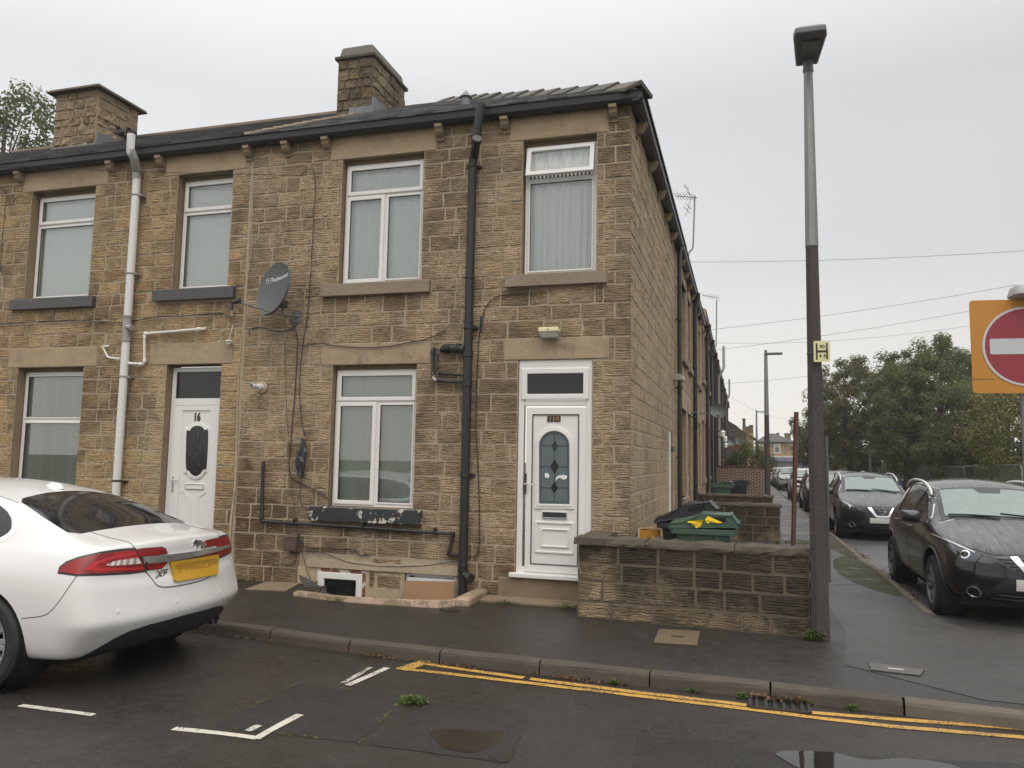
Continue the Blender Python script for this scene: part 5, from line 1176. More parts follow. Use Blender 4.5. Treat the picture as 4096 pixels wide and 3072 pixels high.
for q in ((823,1042),(1237,970),(1537,907)):
    o,d=pxc(*q);h=bv.ray_cast(o,d);b=MB();b.lathe([(.018,0),(.018,.004),(.013,.006),(.0,.006)],h[0]-h[1]*.002,h[1],14);b.build('parking_sensor','paint_white',car,smooth=True)
h=bv.ray_cast(*pxc(470,170))[0];hx,hz=h.x,h.z-.012
b=MB();b.add([(hx-.11,0,hz),(hx-.08,.028,hz),(hx+.10,.026,hz+.02),(hx+.13,0,hz+.02),(hx+.10,-.026,hz+.02),(hx-.08,-.028,hz),(hx-.07,0,hz+.045),(hx+.03,0,hz+.06)],[(0,1,6),(1,2,7,6),(2,3,7),(3,4,7),(4,5,6,7),(5,0,6)]);b.build('aerial_fin','paint_white',car,smooth='all')
# XF lettering and leaping cat badge
def face_frame(q):
    o,d=pxc(*q);h=bv.ray_cast(o,d);return h[0],h[1]
p,n=face_frame((1122,780));place_text('model_badge','XF',.085,'chrome',car,p+n*.006,(0,-1,.0),(0,0,1),.003,.002,1.25,.15)
p,n=face_frame((1390,568))
cat_=[(0,.30),(.06,.36),(.12,.42),(.2,.42),(.3,.37),(.5,.36),(.66,.30),(.80,.22),(.92,.14),(1.0,.02),(.93,.06),(.84,.12),(.80,.02),(.86,-.06),(.78,-.04),(.70,.08),(.55,.18),(.40,.16),(.30,.02),(.20,-.02),(.26,.08),(.24,.18),(.14,.22),(.05,.14),(.0,.16),(.06,.26)]
b=MB();sz=.19;u=Vector((0,-1,0));v_=Vector((0,0,1));pts3=[(p+u*((x-.5)*sz)+v_*((z-.2)*sz)) for x,z in cat_]
tr=tessellate_polygon([[Vector((x,z,0)) for x,z in cat_]]);nn=len(pts3)
b.add([q+n*.014 for q in pts3]+[q+n*.001 for q in pts3],[tuple(t) for t in tr]+[(i,(i+1)%nn,nn+(i+1)%nn,nn+i) for i in range(nn)]);b.build('leaping_badge','chrome',car)
for x in WX:
    for s in (1,-1):wheel(car,x,s*.855,.362,.362,.245,10,face=s,style=1)
for x in WX:
    for s in (1,-1):
        b=MB();b.lathe([(.40,0),(.40,.3),(.0,.3)],(x,s*.955,.365),(0,-s,0),28,False);b.build('wheel_liner','black_rubber',car)
b=MB();b.box(.6,4.9,-.7,.7,.17,.24);b.build('underbody','black_rubber',car)
# --- sports utility cars, front towards the camera (local +x runs to the tail)
tail=[(.13,.27,.42,.80,.27),(.05,.38,.36,.875,.39),(.0,.52,.34,.905,.52),(.015,.64,.35,.91,.65),(.05,.76,.40,.90,.79),(.11,.865,.52,.83,.925)]
nose=[(4.58,.32,4.35,.82,.32),(4.62,.45,4.38,.86,.46),(4.63,.62,4.40,.88,.62),(4.60,.78,4.40,.88,.80),(4.55,.98,4.36,.85,1.0),(4.46,1.14,4.30,.78,1.13)]
st=[(.80,1.04,.845,1.0),(1.15,1.115,.84,1.055),(1.40,1.17,.82,1.11),(1.75,1.36,.74,1.29),(2.12,1.555,.685,1.475),(2.65,1.645,.67,1.56),(3.25,1.66,.665,1.575),(3.8,1.62,.655,1.53),(4.12,1.46,.67,1.38)]
RM=[(.5,.84,.27,.90,.39,.925,.53,.93,.68,.915,.83),(1.0,.87,.27,.925,.40,.945,.56,.95,.74,.93,.93),(2.0,.87,.26,.92,.40,.94,.58,.95,.80,.925,1.03),(3.4,.87,.26,.92,.40,.945,.60,.955,.84,.925,1.08),(4.2,.86,.28,.90,.42,.915,.62,.915,.84,.88,1.08)]
def rows(x):
    q=lerpt(x,RM);return [(q[2*i],q[2*i+1]) for i in range(5)]
SW=(.97,3.75);me=finish_body(cage(tail,st,rows,nose),[(SW[0],.37,.42),(SW[1],.37,.42)],.95)
SUVS=[]
suv=thing('suv_car','wet black SUV parked at the end of the side street, nearest the camera','car',(4.52,.72,RZ),R(90))
sbody=mk('body',me,'paint_black',suv);bs=bvh_of(me)
fr=lambda y,z:(Vector((-3,y,z)),Vector((1,0,0)))
side=lambda x,z:(Vector((x,3,z)),Vector((0,-1,0)))
decal('windscreen_surround',[(-.72,1.125),(-.35,1.15),(0,1.16),(.35,1.15),(.72,1.125),(.715,1.19),(.63,1.50),(.3,1.535),(0,1.54),(-.3,1.535),(-.63,1.50),(-.715,1.19)],fr,bs,'glass_black',suv,.003,10,8)
decal('windscreen',[(-.66,1.165),(-.35,1.178),(0,1.185),(.35,1.178),(.66,1.165),(.575,1.48),(.3,1.505),(.17,1.508),(.12,1.455),(-.12,1.455),(-.17,1.508),(-.3,1.505),(-.575,1.48)],fr,bs,'screen_dewy',suv,.013,14,10,.016)
sgl=[(1.30,1.105),(1.55,1.235),(1.85,1.375),(2.15,1.475),(2.6,1.525),(3.2,1.525),(3.6,1.475),(3.9,1.36),(3.98,1.27),(3.82,1.19),(3.3,1.14),(2.3,1.10),(1.6,1.085)]
decal('window_trim',gr2(sgl,(1.035,1.11),(2.7,1.28)),side,bs,'chrome',suv,.003,20,6,mirror=1)
decal('side_window',sgl,side,bs,'glass_black',suv,.007,20,6,mirror=1)
for (xa,za,xb,zb) in ((2.42,1.09,2.36,1.52),(3.35,1.13,3.42,1.5)):seam('window_pillar',[(xa,za),(xb,zb)],side,bs,.02,'gutter_black',suv,1)
hl=[(.40,.735),(.50,.705),(.70,.715),(.82,.76),(.885,.86),(.92,.955),(.88,.945),(.75,.875),(.60,.815),(.44,.765)]
decal('headlamp',hl,fr,bs,'gutter_black',suv,.003,10,5,mirror=1)
hp=decal('headlamp_lens',gr2(hl,(.93,.9),(.66,.80)),fr,bs,'headlamp_glass',suv,.012,10,5,.004,mirror=1)
decal('lamp_brow',[(.62,.83),(.76,.895),(.90,.965),(.90,.948),(.77,.878),(.63,.815)],fr,bs,'alloy_silver',suv,.010,8,3,.006,mirror=1)
decal('lamp_reflector',[(.46,.735),(.56,.72),(.62,.735),(.64,.80),(.56,.79)],fr,bs,'steel_dark',suv,.006,5,4,.003,mirror=1)
decal('lamp_reflector',[(.80,.78),(.85,.84),(.86,.90),(.81,.875),(.79,.82)],fr,bs,'alloy_silver',suv,.006,5,4,.003,mirror=1)
for s in (1,-1):
    h=bs.ray_cast(*fr(s*.72,.795));b=MB();b.lathe([(.055,0),(.055,.012),(.045,.014)],h[0]-h[1]*.004,h[1],18);b.build('lamp_projector','chrome',suv,smooth=True)
    b=MB();b.lathe([(.045,0.004),(.04,.014),(.0,.02)],h[0]-h[1]*.004,h[1],18);b.build('lamp_projector','door_black_glass',suv,smooth=True)
decal('grille',[(-.43,.735),(-.28,.64),(-.2,.60),(.2,.60),(.28,.64),(.43,.735),(.44,.765),(.3,.80),(0,.815),(-.3,.80),(-.44,.765)],fr,bs,'gutter_black',suv,.006,12,5)
for k in range(5):
    zz=.63+.035*k;ww=.22+.05*k;seam('grille_bar',[(-ww,zz),(0,zz+.004),(ww,zz)],fr,bs,.006,'black_rubber',suv,0,5,.008)
decal('grille_chrome',[(-.305,.80),(-.165,.60),(-.13,.582),(.13,.582),(.165,.60),(.305,.80),(.235,.805),(.125,.635),(.10,.622),(-.10,.622),(-.125,.635),(-.235,.805)],fr,bs,'chrome',suv,.016,14,6,.014)
h=bs.ray_cast(*fr(0,.725));pc=h[0]+Vector((-.022,0,0))
b=MB();n_=20;b.ring([(.082*math.cos(6.283*i/n_),.725+.075*math.sin(6.283*i/n_)) for i in range(n_)],[(.062*math.cos(6.283*i/n_),.725+.056*math.sin(6.283*i/n_)) for i in range(n_)],pc.x-.012,pc.x+.014,'YZ')
b.box(pc.x-.016,pc.x+.014,-.10,.10,.711,.739);b.build('emblem','chrome',suv,smooth=True)
decal('number_plate',[(-.275,.445),(.275,.445),(.275,.565),(-.275,.565)],fr,bs,'plate_white',suv,.018,6,3,.03)
decal('lower_bumper',[(-.78,.27),(-.5,.25),(0,.245),(.5,.25),(.78,.27),(.86,.40),(.70,.38),(.50,.44),(.38,.56),(.33,.575),(-.33,.575),(-.38,.56),(-.50,.44),(-.70,.38),(-.86,.40)],fr,bs,'gutter_black',suv,.004,14,6)
decal('lower_intake',[(-.46,.30),(0,.285),(.46,.30),(.55,.35),(.40,.415),(0,.43),(-.40,.415),(-.55,.35)],fr,bs,'dark_void',suv,.007,12,4)
seam('intake_bar',[(-.5,.335),(0,.325),(.5,.335)],fr,bs,.010,'gutter_black',suv,0,5,.010);seam('intake_bar',[(-.44,.375),(0,.37),(.44,.375)],fr,bs,.008,'gutter_black',suv,0,5,.010)
for s in (1,-1):
    h=bs.ray_cast(*fr(s*.655,.385));b=MB();b.lathe([(.075,-.01),(.078,.014),(.066,.018),(.062,.006)],h[0],h[1],22,False);b.build('fog_lamp','chrome',suv,smooth=True)
    b=MB();b.lathe([(.064,.007),(.03,.004),(.0,.0035)],h[0]+h[1]*.002,h[1],18);b.build('fog_lens','door_black_glass',suv,smooth=True)
    # mirrors, rails
    b=MB();c=Vector((1.68,s*1.03,1.135));vs=[]
    for (dx,sc_) in ((-.10,.35),(-.075,.8),(-.02,1.),(.05,1.),(.07,.86)):
        for (yy,zz) in rrect(-.12,.12,-.075,.085,.05,3):vs.append((c.x+dx+.02*abs(yy)*0,c.y+yy*sc_,c.z+zz*sc_))
    n_=16;b.add(vs,[(i*n_+k,i*n_+(k+1)%n_,(i+1)*n_+(k+1)%n_,(i+1)*n_+k) for i in range(4) for k in range(n_)]+[tuple(reversed(range(n_))),tuple(range(4*n_,5*n_))]);mr_=b.build('door_mirror','paint_black',suv,smooth=True)
    b=MB();b.box(1.64,1.72,min(s*.86,s*.97),max(s*.86,s*.97),1.05,1.085);b.build('mirror_arm','gutter_black',mr_)
    rp_=[Vector((x,s*y,z)) for x,y,z in ((2.04,.69,1.42),(2.12,.685,1.485),(2.28,.68,1.535),(2.6,.675,1.595),(3.1,.67,1.615),(3.5,.665,1.595),(3.75,.66,1.55),(3.85,.66,1.49))]
    b=MB();b.tube(smoothpath(rp_,4),.020,8);b.build('roof_rail','plate_white',suv,smooth='all')
    for xx in (1.62,):pass
    for (xx,zz) in ((2.25,.97),(3.2,1.0)):
        h=bs.ray_cast(Vector((xx,s*3,zz)),Vector((0,-s,0)));b=MB();b.tube([h[0]+Vector((-.10,0,0)),h[0]+Vector((-.08,s*.03,.005)),h[0]+Vector((.08,s*.03,.005)),h[0]+Vector((.10,0,0))],.013,8);b.build('door_handle','paint_black',suv,smooth=True)
for l in ([(1.42,1.05),(1.40,.80),(1.48,.50),(1.55,.36)],[(2.40,1.08),(2.42,.70),(2.46,.36)],[(3.42,1.10),(3.48,.85),(3.36,.60),(3.30,.36)],[(1.55,.36),(2.4,.35),(3.3,.36)]):seam('panel_gap',l,side,bs,.0035,'dark_void',suv,1)
seam('panel_gap',[(.86,.93),(.65,.865),(.4,.815),(0,.83),(-.4,.815),(-.65,.865),(-.86,.93)],fr,bs,.004,'dark_void',suv)
top_=lambda x,y:(Vector((x,y,4)),Vector((0,0,-1)))
for (a,c) in (((1.36,.05),(1.46,.62)),((1.36,-.55),(1.45,.02))):seam('wiper',[a,c],top_,bs,.010,'black_rubber',suv,0,6,.02)
for x in SW:
    for s in (1,-1):
        wheel(suv,x,s*.835,.355,.355,.225,5,('tyre','steel_dark','lead'),face=s,rimr=.72)
        b=MB();b.lathe([(.415,0),(.415,.3),(.0,.3)],(x,s*.93,.37),(0,-s,0),28,False);b.build('wheel_liner','black_rubber',suv)
    seam('arch_trim',[(x+.435*math.cos(R(a)),.37+.435*math.sin(R(a))) for a in range(-8,189,14)],side,bs,.018,'gutter_black',suv,1,2)
b=MB();b.box(.5,4.2,-.75,.75,.18,.28);b.build('underbody','black_rubber',suv)
def suv_copy(label,x,yf,paint=None,rz=90,sc=(1,1,1),drop=()):
    c=copy_tree(suv);c.location=(x,yf,RZ);c.rotation_euler=(0,0,R(rz));c.scale=sc;tag(c,label,'car')
    names=[]
    for o in list(c.children):
        if o.name.split('.')[0] in drop:
            for g in list(o.children):bpy.data.objects.remove(g)
            bpy.data.objects.remove(o);continue
        if paint and o.data and o.data.materials and o.data.materials[0].name=='paint_black':
            o.data=o.data.copy();o.data.materials[0]=MATS[paint]
    return c
# ------------------------------------------------------------------ terrace along the side street
z6=lambda x,y:(2500+.6029*x,700+.6029*y)
def ring_fg(po,pi,ya,yb): 
    b=MB();n=len(po)
    vs=[fg(u,ya,v) for u,v in po]+[fg(u,ya,v) for u,v in pi]+[fg(u,yb,v) for u,v in po]+[fg(u,yb,v) for u,v in pi];fs=[]
    for i in range(n):
        j=(i+1)%n;fs+=[(i,j,n+j,n+i),(2*n+i,3*n+i,3*n+j,2*n+j),(i,2*n+i,2*n+j,j),(n+i,n+j,3*n+j,3*n+i)]
    return b.add(vs,fs)
def rc(a,b_,c,d,k=0):return [(a+k,c+k),(b_-k,c+k),(b_-k,d-k),(a+k,d-k)]
def side_window(parent,u0,u1,z0,z1,split=.7):
    w_=ring_fg(rc(u0,u1,z0,z1),rc(u0,u1,z0,z1,.06),.12,.18).build('window','upvc',parent)
    zm=z0+(z1-z0)*split;b=MB();b.add([fg(u0+.06,.125,zm-.03),fg(u1-.06,.125,zm-.03),fg(u1-.06,.125,zm+.03),fg(u0+.06,.125,zm+.03)],[(0,1,2,3)]);b.build('transom','upvc',w_)
    b=MB();b.add([fg(u0+.05,.15,z0+.05),fg(u1-.05,.15,z0+.05),fg(u1-.05,.15,z1-.05),fg(u0+.05,.15,z1-.05)],[(0,1,2,3)]);b.build('pane','window_glass_dark',w_)
    b=MB();b.add([fg(u0,.27,z0),fg(u1,.27,z0),fg(u1,.27,z1),fg(u0,.27,z1)],[(0,1,2,3)]);b.build('curtain','net_curtain',w_)
HS=[(7.3,12.25,0.,'first'),(12.25,16.35,.0,'second'),(16.35,21.5,.42,'third'),(21.5,27.,.42,'fourth'),(27.,33.2,.42,'fifth'),(33.2,40.,.42,'sixth'),(40.,50.,.42,'seventh'),(50.,62.,.42,'eighth')]
PIPES={0:(11.75,),1:(),2:(19.1,),3:(22.8,26.6),4:(29.1,),5:(38,),6:(44.,48.7),7:(56.,)}
for i,(ya,yb,dz_,nm) in enumerate(HS):
    h=thing('terraced_house',f'stone terraced house on the side street, {nm} beyond the corner house','house',(-4,(ya+yb)/2,0),group='terrace along the side street',world=True)
    uw=ya+1.0;E_=EZ+dz_
    if i==0:W_=[(8.3,9.6,4.12,5.85),(8.3,9.7,.92,2.93),(10.45,11.3,.1,2.93),(10.4,11.3,4.12,5.85)]
    else:W_=[(uw,uw+1.15,4.12+dz_,5.85+dz_),(uw,uw+1.15,1.0+dz_*.5,2.93+dz_*.5),(uw+1.9,uw+2.75,.1,2.93+dz_*.5),(uw+1.9,uw+2.75,4.12+dz_,5.85+dz_)]
    b=MB();wall_sheet(b,ya,yb,-.3,E_,W_,0,.3,fg);wl=b.build('wall','mortar' if i<4 else 'stone_gable',h)
    for q in W_:
        b=MB();reveals(b,[q],0,.25,fg);b.build('window_reveal','reveal_stone',h)
    LS=[]
    for k,(a,b_,c,d) in enumerate(W_):
        LS.append((a-.18,b_+.18,d,d+.28));b=MB();b.box(-.1,.02,a-.18,b_+.18,d,d+.28);b.build('lintel','lintel_stone',h)
        if k!=2:LS.append((a-.18,b_+.18,c-.16,c));b=MB();b.box(-.1,.085,a-.18,b_+.18,c-.16,c);b.build('sill','sill_stone',h)
        if k!=2:side_window(h,a+.02,b_-.02,c+.01,d-.02)
        else:
            b=MB();b.box(-.16,-.1,a+.03,b_-.03,c,d-.5);dd=b.build('door','upvc' if i%2 else 'bin_black',h)
            b=MB();b.add([fg(a,.13,d-.5),fg(b_,.13,d-.5),fg(b_,.13,d),fg(a,.13,d)],[(0,1,2,3)]);b.build('fanlight','door_black_glass',dd)
    if i<4:lay_stones(course_rects(ya,yb,levels([-.02,E_-.1],.2,rg),W_+LS,rg,.22,.45,.014),'stone_gable',wl,(0,0,0),(0,1,0),rg,0)
    b=MB();gutter_geo(b,ya+.01,yb-.01,lambda y,u,v:(-u,y,GZ+dz_+v));b.build('gutter','gutter_black',h)
    b=MB();b.box(.0,.065,ya+.01,yb-.01,6.17+dz_,6.30+dz_);b.build('fascia','gutter_black',h)
    y=ya+.4
    while y<yb and i<4:corbel(h,0,y,GZ+dz_,R(90));y+=1.25
    b=MB();zz=E_+SL*(RIDY+.2);b.add([(.2,ya,E_),(.2,yb,E_),(RX,yb,zz),(RX,ya,zz),(-8.5,ya,E_),(-8.5,yb,E_)],[(0,1,2,3),(3,2,5,4)]);b.build('roof','slate',h)
    if i==2:b=MB();b.prism([(.2,EZ),(RX,EZ+SL*(RIDY+.2)),(-8.5,EZ),(-8.5,E_),(RX,zz),(.2,E_)],ya-.01,ya+.05,'XZ');b.build('gable_upstand','stone_gable',h)
    if i in(1,3,5,7):
        b=MB();b.box(RX-.5,RX+.5,yb-.45,yb+.45,zz-.6,zz+1.1);c_=b.build('chimney','stone_chimney',h)
        for k in range(3):b=MB();b.lathe([(.13,0),(.11,.35),(.14,.38),(.14,.42)],(RX-.3+.3*k,yb,zz+1.1),(0,0,1),10);b.build('chimney_pot','brick_red',c_)
    for py_ in PIPES[i]:
        zt_=GZ+dz_-.0;b=MB();b.tube([(.10,py_,.05),(.10,py_,zt_-.35),(.13,py_,zt_-.2),(.19,py_,zt_-.03),(.19,py_,zt_+(.1))],.058,10);p_=b.build('downpipe','pipe_black',h,smooth=True)
        for zc in (.9,2.6,4.2):b=MB();collar(b,(.10,py_,zc),.058,.07);b.build('pipe_collar','pipe_black',p_,smooth=True)
    if i==0:
        b=MB();b.tube([(.02,11.35,2.9),(.12,11.35,2.9),(.12,11.4,2.2),(.10,11.6,2.1)],.025,8).tube([(.02,11.2,3.0),(.16,11.25,3.0),(.16,11.3,2.6),(.10,11.65,2.5)],.025,8);b.build('waste_pipe','pipe_black',h,smooth=True)
    if i in(4,6):
        y_=yb-.4;b=MB();b.tube([(.10,y_,.2),(.10,y_,GZ+dz_-.3),(.30,y_,GZ+dz_),(.36,y_,GZ+dz_+.2),(.36,y_,GZ+dz_+1.3)],.07,10);b.build('vent_pipe','pipe_grey',h,smooth=True)
# corner house downpipe on the gable
b=MB();b.tube([(.09,6.6,.05),(.09,6.65,5.9),(.10,6.7,6.1),(.14,6.75,6.2)],.048,10);p_=b.build('downpipe','pipe_black',H14,smooth=True)
for zc in (1.8,3.2,4.6):b=MB();collar(b,(.09,6.62,zc),.048,.06);b.box(.0,.09,6.55,6.59,zc,zc+.02);b.build('pipe_collar','pipe_black',p_,smooth=True)
b=MB();b.box(.01,.14,6.2,6.45,3.34,3.46);b.tube([(.14,6.3,3.4),(.19,6.3,3.33)],.05,10);b.build('vent_cowl','pipe_grey',H14)
# ------------------------------------------------------------------ low walls of the yards
def yard_wall(name,label,a,c,h,th,mat,coping,seed,group=None,ends=True,lvh=.2,limit=120):
    a=Vector((*a,0));c=Vector((*c,0));d=(c-a);L=d.length;d.normalize();n=Vector((d.y,-d.x,0))
    t=thing(name,label,'wall',(a+c)/2-n*th/2,group=group,world=True)
    q=[a,c,c-n*th,a-n*th];b=MB();b.add([(p.x,p.y,-.05) for p in q]+[(p.x,p.y,h) for p in q],[(0,1,5,4),(1,2,6,5),(2,3,7,6),(3,0,4,7),(4,5,6,7)]);w_=b.build('core','mortar_sooty',t)
    g=random.Random(seed);lv=levels([.0,h],lvh,g)
    lay_stones(course_rects(0,L,lv,[],g,.26,.5,.016),mat,w_,a,d,g,limit)
    lay_stones(course_rects(0,th,lv,[],g,.3,.5,.016),mat,w_,c,-n,g,limit);lay_stones(course_rects(0,th,lv,[],g,.3,.5,.016),mat,w_,a-n*th,n,g,limit)
    x=-.05
    while coping and x<L:
        e=min(x+g.uniform(.75,1.1),L+.05)
        if L+.05-e<.4:e=L+.05
        b=MB();N=10;o=.025;vs=[]
        for i in range(N+1):
            p=a+d*(x+.004+(e-x-.008)*i/N)
            for (k,zz) in ((o,0),(o+.008,.03),(o-.012,.075),(-th-o,.08),(-th-o,0)):
                vs.append(p+n*(k+g.uniform(-.016,.012))+Vector((0,0,h+zz+(g.uniform(-.013,.009) if zz else .002))))
        b.add(vs,[(5*i+k,5*i+5+k,5*i+5+(k+1)%5,5*i+(k+1)%5) for i in range(N) for k in range(5)]+[(0,1,2,3,4),tuple(5*N+4-i for i in range(5))])
        me=b.mesh('coping_stone');bm=bmesh.new();bm.from_mesh(me);bmesh.ops.recalc_face_normals(bm,faces=bm.faces);bm.to_mesh(me);bm.free();mk('coping_stone',me,coping,t);x=e
    return t
gw_=yard_wall('garden_wall','low sooty stone garden wall in front of the bins beside door 14',(-.44,-.83),(1.94,-.95),.79,.27,'stone_yard','coping_stone',21)
g=random.Random(4);b=MB();b.box(-.43,-.17,-.56,-.02,-.05,.775);rw=b.build('return_wall','mortar_sooty',gw_)
lay_stones(course_rects(0,.54,levels([0,.775],.2,g),[],g,.3,.5,.016),'stone_yard',rw,(-.43,-.02,0),(0,-1,0),g)
b=MB();vs=[];N=6
for i in range(N+1):
    y=-.89+.87*i/N
    for (x,z) in ((-.465,.792),(-.47,.83),(-.45,.872),(-.15,.87),(-.14,.792)):vs.append((x+g.uniform(-.008,.008),y,z+g.uniform(-.006,.006)))
b.add(vs,[(5*i+k,5*i+5+k,5*i+5+(k+1)%5,5*i+(k+1)%5) for i in range(N) for k in range(5)]+[(0,1,2,3,4),tuple(5*N+4-i for i in range(5))])
me=b.mesh('coping_stone');bm=bmesh.new();bm.from_mesh(me);bmesh.ops.recalc_face_normals(bm,faces=bm.faces);bm.to_mesh(me);bm.free();mk('coping_stone',me,'coping_stone',gw_)
yard_wall('yard_wall','low stone yard wall behind the wheelie bins',(.05,8.9),(2.07,8.9),.76,.25,'stone_yard','coping_stone',22)
yard_wall('yard_wall','low stone yard wall just in front of the red brick wall',(.05,14.0),(2.09,14.0),.76,.25,'stone_yard','coping_stone',23)
# brick wall
bw=thing('brick_wall','weathered red brick yard wall with soldier coping below the bush','wall',(1.2,27.9,0),world=True)
b=MB();b.box(.05,2.28,27.85,28.07,-.05,1.52);w_=b.build('core','mortar',bw);g=random.Random(31)
rr=[]
for k in range(20):
    z=k*.076;x=.06-(.11 if k%2 else 0)
    while x<2.28:
        a_,b_=max(x,.06),min(x+.225,2.28)
        if b_-a_>.04:rr.append((a_+.006,b_-.006,z+.005,z+.071))
        x+=.235
lay_stones(rr,'brick_red',w_,(0,27.85,0),(1,0,0),g,230,'brick','brick_rest')
sm=MB().box(-.034,.034,-.12,.12,0,.105).mesh('coping_brick');sm.materials.append(MATS['brick_red'])
for k in range(29):
    o=bpy.data.objects.new('coping_brick',sm);COL.objects.link(o);o.parent=bw;o.location=Vector((.09+k*.078,27.95,1.52))-bw.location;o.rotation_euler=(0,0,g.uniform(-.03,.03))
# ------------------------------------------------------------------ street furniture
def octa(b,p0,p1,r0,r1,n=8,rot=22.5):
    vs=[]
    for (p,r) in ((p0,r0),(p1,r1)):
        for i in range(n):a=R(rot+360*i/n);vs.append((p[0]+r*math.cos(a),p[1]+r*math.sin(a),p[2]))
    b.add(vs,[(i,(i+1)%n,n+(i+1)%n,n+i) for i in range(n)]+[tuple(reversed(range(n))),tuple(range(n,2*n))]);return b
LX,LY=2.03,-.99
s=NT('post_concrete');p=s.pos();v=s.n('TexVoronoi',{'feature':'F1'},Vector=p,Scale=60.).outputs['Distance'];n_=s.noise(p,2.2,6,.6,(1,1,.5))
s.P(Base_Color=s.mix(s.ramp(v,[(.10,1),(.18,0)]),s.mix(n_,(.032,.028,.025),(.075,.066,.058)),(.28,.27,.25)),Roughness=.8,Normal=s.bump(s.noise(p,80,4),.6,.005))
lamp=thing('street_lamp','tall concrete and galvanised street lamp beside the low stone wall','street lamp',(LX,LY,0))
octa(MB(),(0,0,-.02),(-.01,0,3.98),.092,.064).build('post','post_concrete',lamp)
octa(MB(),(-.01,0,3.955),(-.012,0,5.86),.068,.047).build('sleeve','galvanised',lamp)
b=MB();b.tube([(.085,-.0,.75),(.085,-.0,1.3)],.014,8).tube([(.088,0,1.28),(.085,0,2.0)],.02,8);b.build('cable_duct','steel_dark',lamp,smooth=True)
b=MB();b.tube([(.085,.0,.55),(.085,.0,.9)],.022,8);b.build('cable_guard','steel_dark',lamp)
b=MB();b.lathe([(.046,0),(.055,.02),(.05,.08),(.06,.14)],(-.012,0,5.83),(0,0,1),14);b.build('lantern_spigot','lamp_grey',lamp,smooth=True)
hd_=[(-.115,.10),(.105,.10),(.15,-.42),(.13,-.52),(-.155,-.52),(-.17,-.42)]
b=MB();n=len(hd_);vs=[]
for (k,z) in ((.86,5.955),(1.,5.975),(1.,6.03),(.8,6.075)):vs+=[(x*k-.012,(y+.2)*k-.2,z+(-(y-.1))*.06) for x,y in hd_]
b.add(vs,[(j*n+i,j*n+(i+1)%n,(j+1)*n+(i+1)%n,(j+1)*n+i) for j in range(3) for i in range(n)]+[tuple(range(n)),tuple(reversed(range(3*n,4*n)))])
me=b.mesh('lantern');bm=bmesh.new();bm.from_mesh(me);bmesh.ops.recalc_face_normals(bm,faces=bm.faces);bm.to_mesh(me);bm.free();hd=mk('lantern',me,'lamp_grey',lamp,bevel=.008)
b=MB();b.add([(-.10,-.40,5.975),(.075,-.40,5.975),(.07,-.18,5.962),(-.09,-.18,5.962)],[(0,1,2,3)]);b.build('led_panel','lamp_lens',hd)
# hydrant plate
hp=thing('hydrant_sign','yellow hydrant plate with a big black H strapped to the lamp post','sign',(2.085,-1.105,2.74),R(-4))
b=MB();b.prism(rrect(-.077,.077,0,.212,.012),-.003,.003);b.build('plate','hydrant_yellow',hp)
b=MB();b.box(-.056,-.04,-.0045,-.0031,.022,.19);b.build('letter_bar','gutter_black',hp);b=MB();b.box(.04,.056,-.0045,-.0031,.022,.19);b.build('letter_bar','gutter_black',hp)
b=MB();b.box(-.04,.04,-.0045,-.0031,.094,.116);b.build('letter_bar','gutter_black',hp)
place_text('digits','90',.05,'gutter_black',hp,(.004,-.0045,.152),(1,0,0),(0,0,1),.0005,.001);place_text('digits','4 4',.05,'gutter_black',hp,(.004,-.0045,.058),(1,0,0),(0,0,1),.0005,.001)
b=MB();b.tube([(-.14,.10,.10),(-.13,.03,.10),(-.07,.004,.10),(0,.004,.10),(.01,.1,.10)],.006,6);b.build('strap','steel_dark',hp)
def far_lamp(label,x,y,h,r):
    t=thing('street_lamp',label,'street lamp',(x,y,0));octa(MB(),(0,0,0),(0,0,h*.6),r*1.25,r).build('post','post_concrete',t);octa(MB(),(0,0,h*.6),(0,0,h),r,r*.7).build('sleeve','galvanised',t)
    b=MB();b.box(-.06,.62,-.11,.11,h-.03,h+.05);b.build('lantern','lamp_grey',t,bevel=.02);b=MB();b.tube([(0,0,h+.04),(0,0,h+.16)],.05,8);b.build('photocell','lamp_grey',t);return t
far_lamp('thin grey street lamp behind the rust coloured post, by the brick wall',2.19,22.4,6.0,.095);far_lamp('small distant street lamp against the sky near the roof of the cafe',2.36,58.,6.0,.095)
rp_=thing('rusty_post','slim rust brown metal post standing behind the low wall','post',(2.06,2.9,0))
b=MB();b.tube([(-.075,0,0),(0.02,0,2.49)],.034,12);b.build('tube','rust_brown',rp_,smooth=True);b=MB();b.tube([(-.037,0,1.02),(-.035,0,1.05)],.038,12);b.build('joint_ring','rust_brown',rp_,smooth=True)
# no entry sign
SX,SY,SZ=3.46,-2.47,2.665
sg_=thing('no_entry_sign','no entry sign, red disc with white bar on an amber board, at the right edge','road sign',(SX,SY,0),R(4))
b=MB();b.prism(rrect(-.395,.395,SZ-.37,SZ+.375,.025),-.004,.004);bd=b.build('board','sign_amber',sg_)
cir=lambda r,n=48:[(r*math.cos(6.2832*i/n),SZ+r*math.sin(6.2832*i/n)) for i in range(n)]
b=MB();b.ring(cir(.315),cir(.298),-.009,-.0042);b.build('disc_rim','sign_white',bd)
b=MB();b.prism(cir(.2985),-.0085,-.0042);b.build('disc','sign_red',bd)
b=MB();b.prism(rrect(-.262,.262,SZ-.062,SZ+.062,.012),-.0105,-.0086);b.build('bar','sign_white',bd)
b=MB();b.box(-.395,-.235,-.0046,-.004,SZ-.262,SZ-.258);b.build('board_joint','gutter_black',bd)
b=MB();b.tube([(0,.06,0),(0,.06,SZ+.35)],.038,14);b.build('pole','galvanised',sg_,smooth=True)
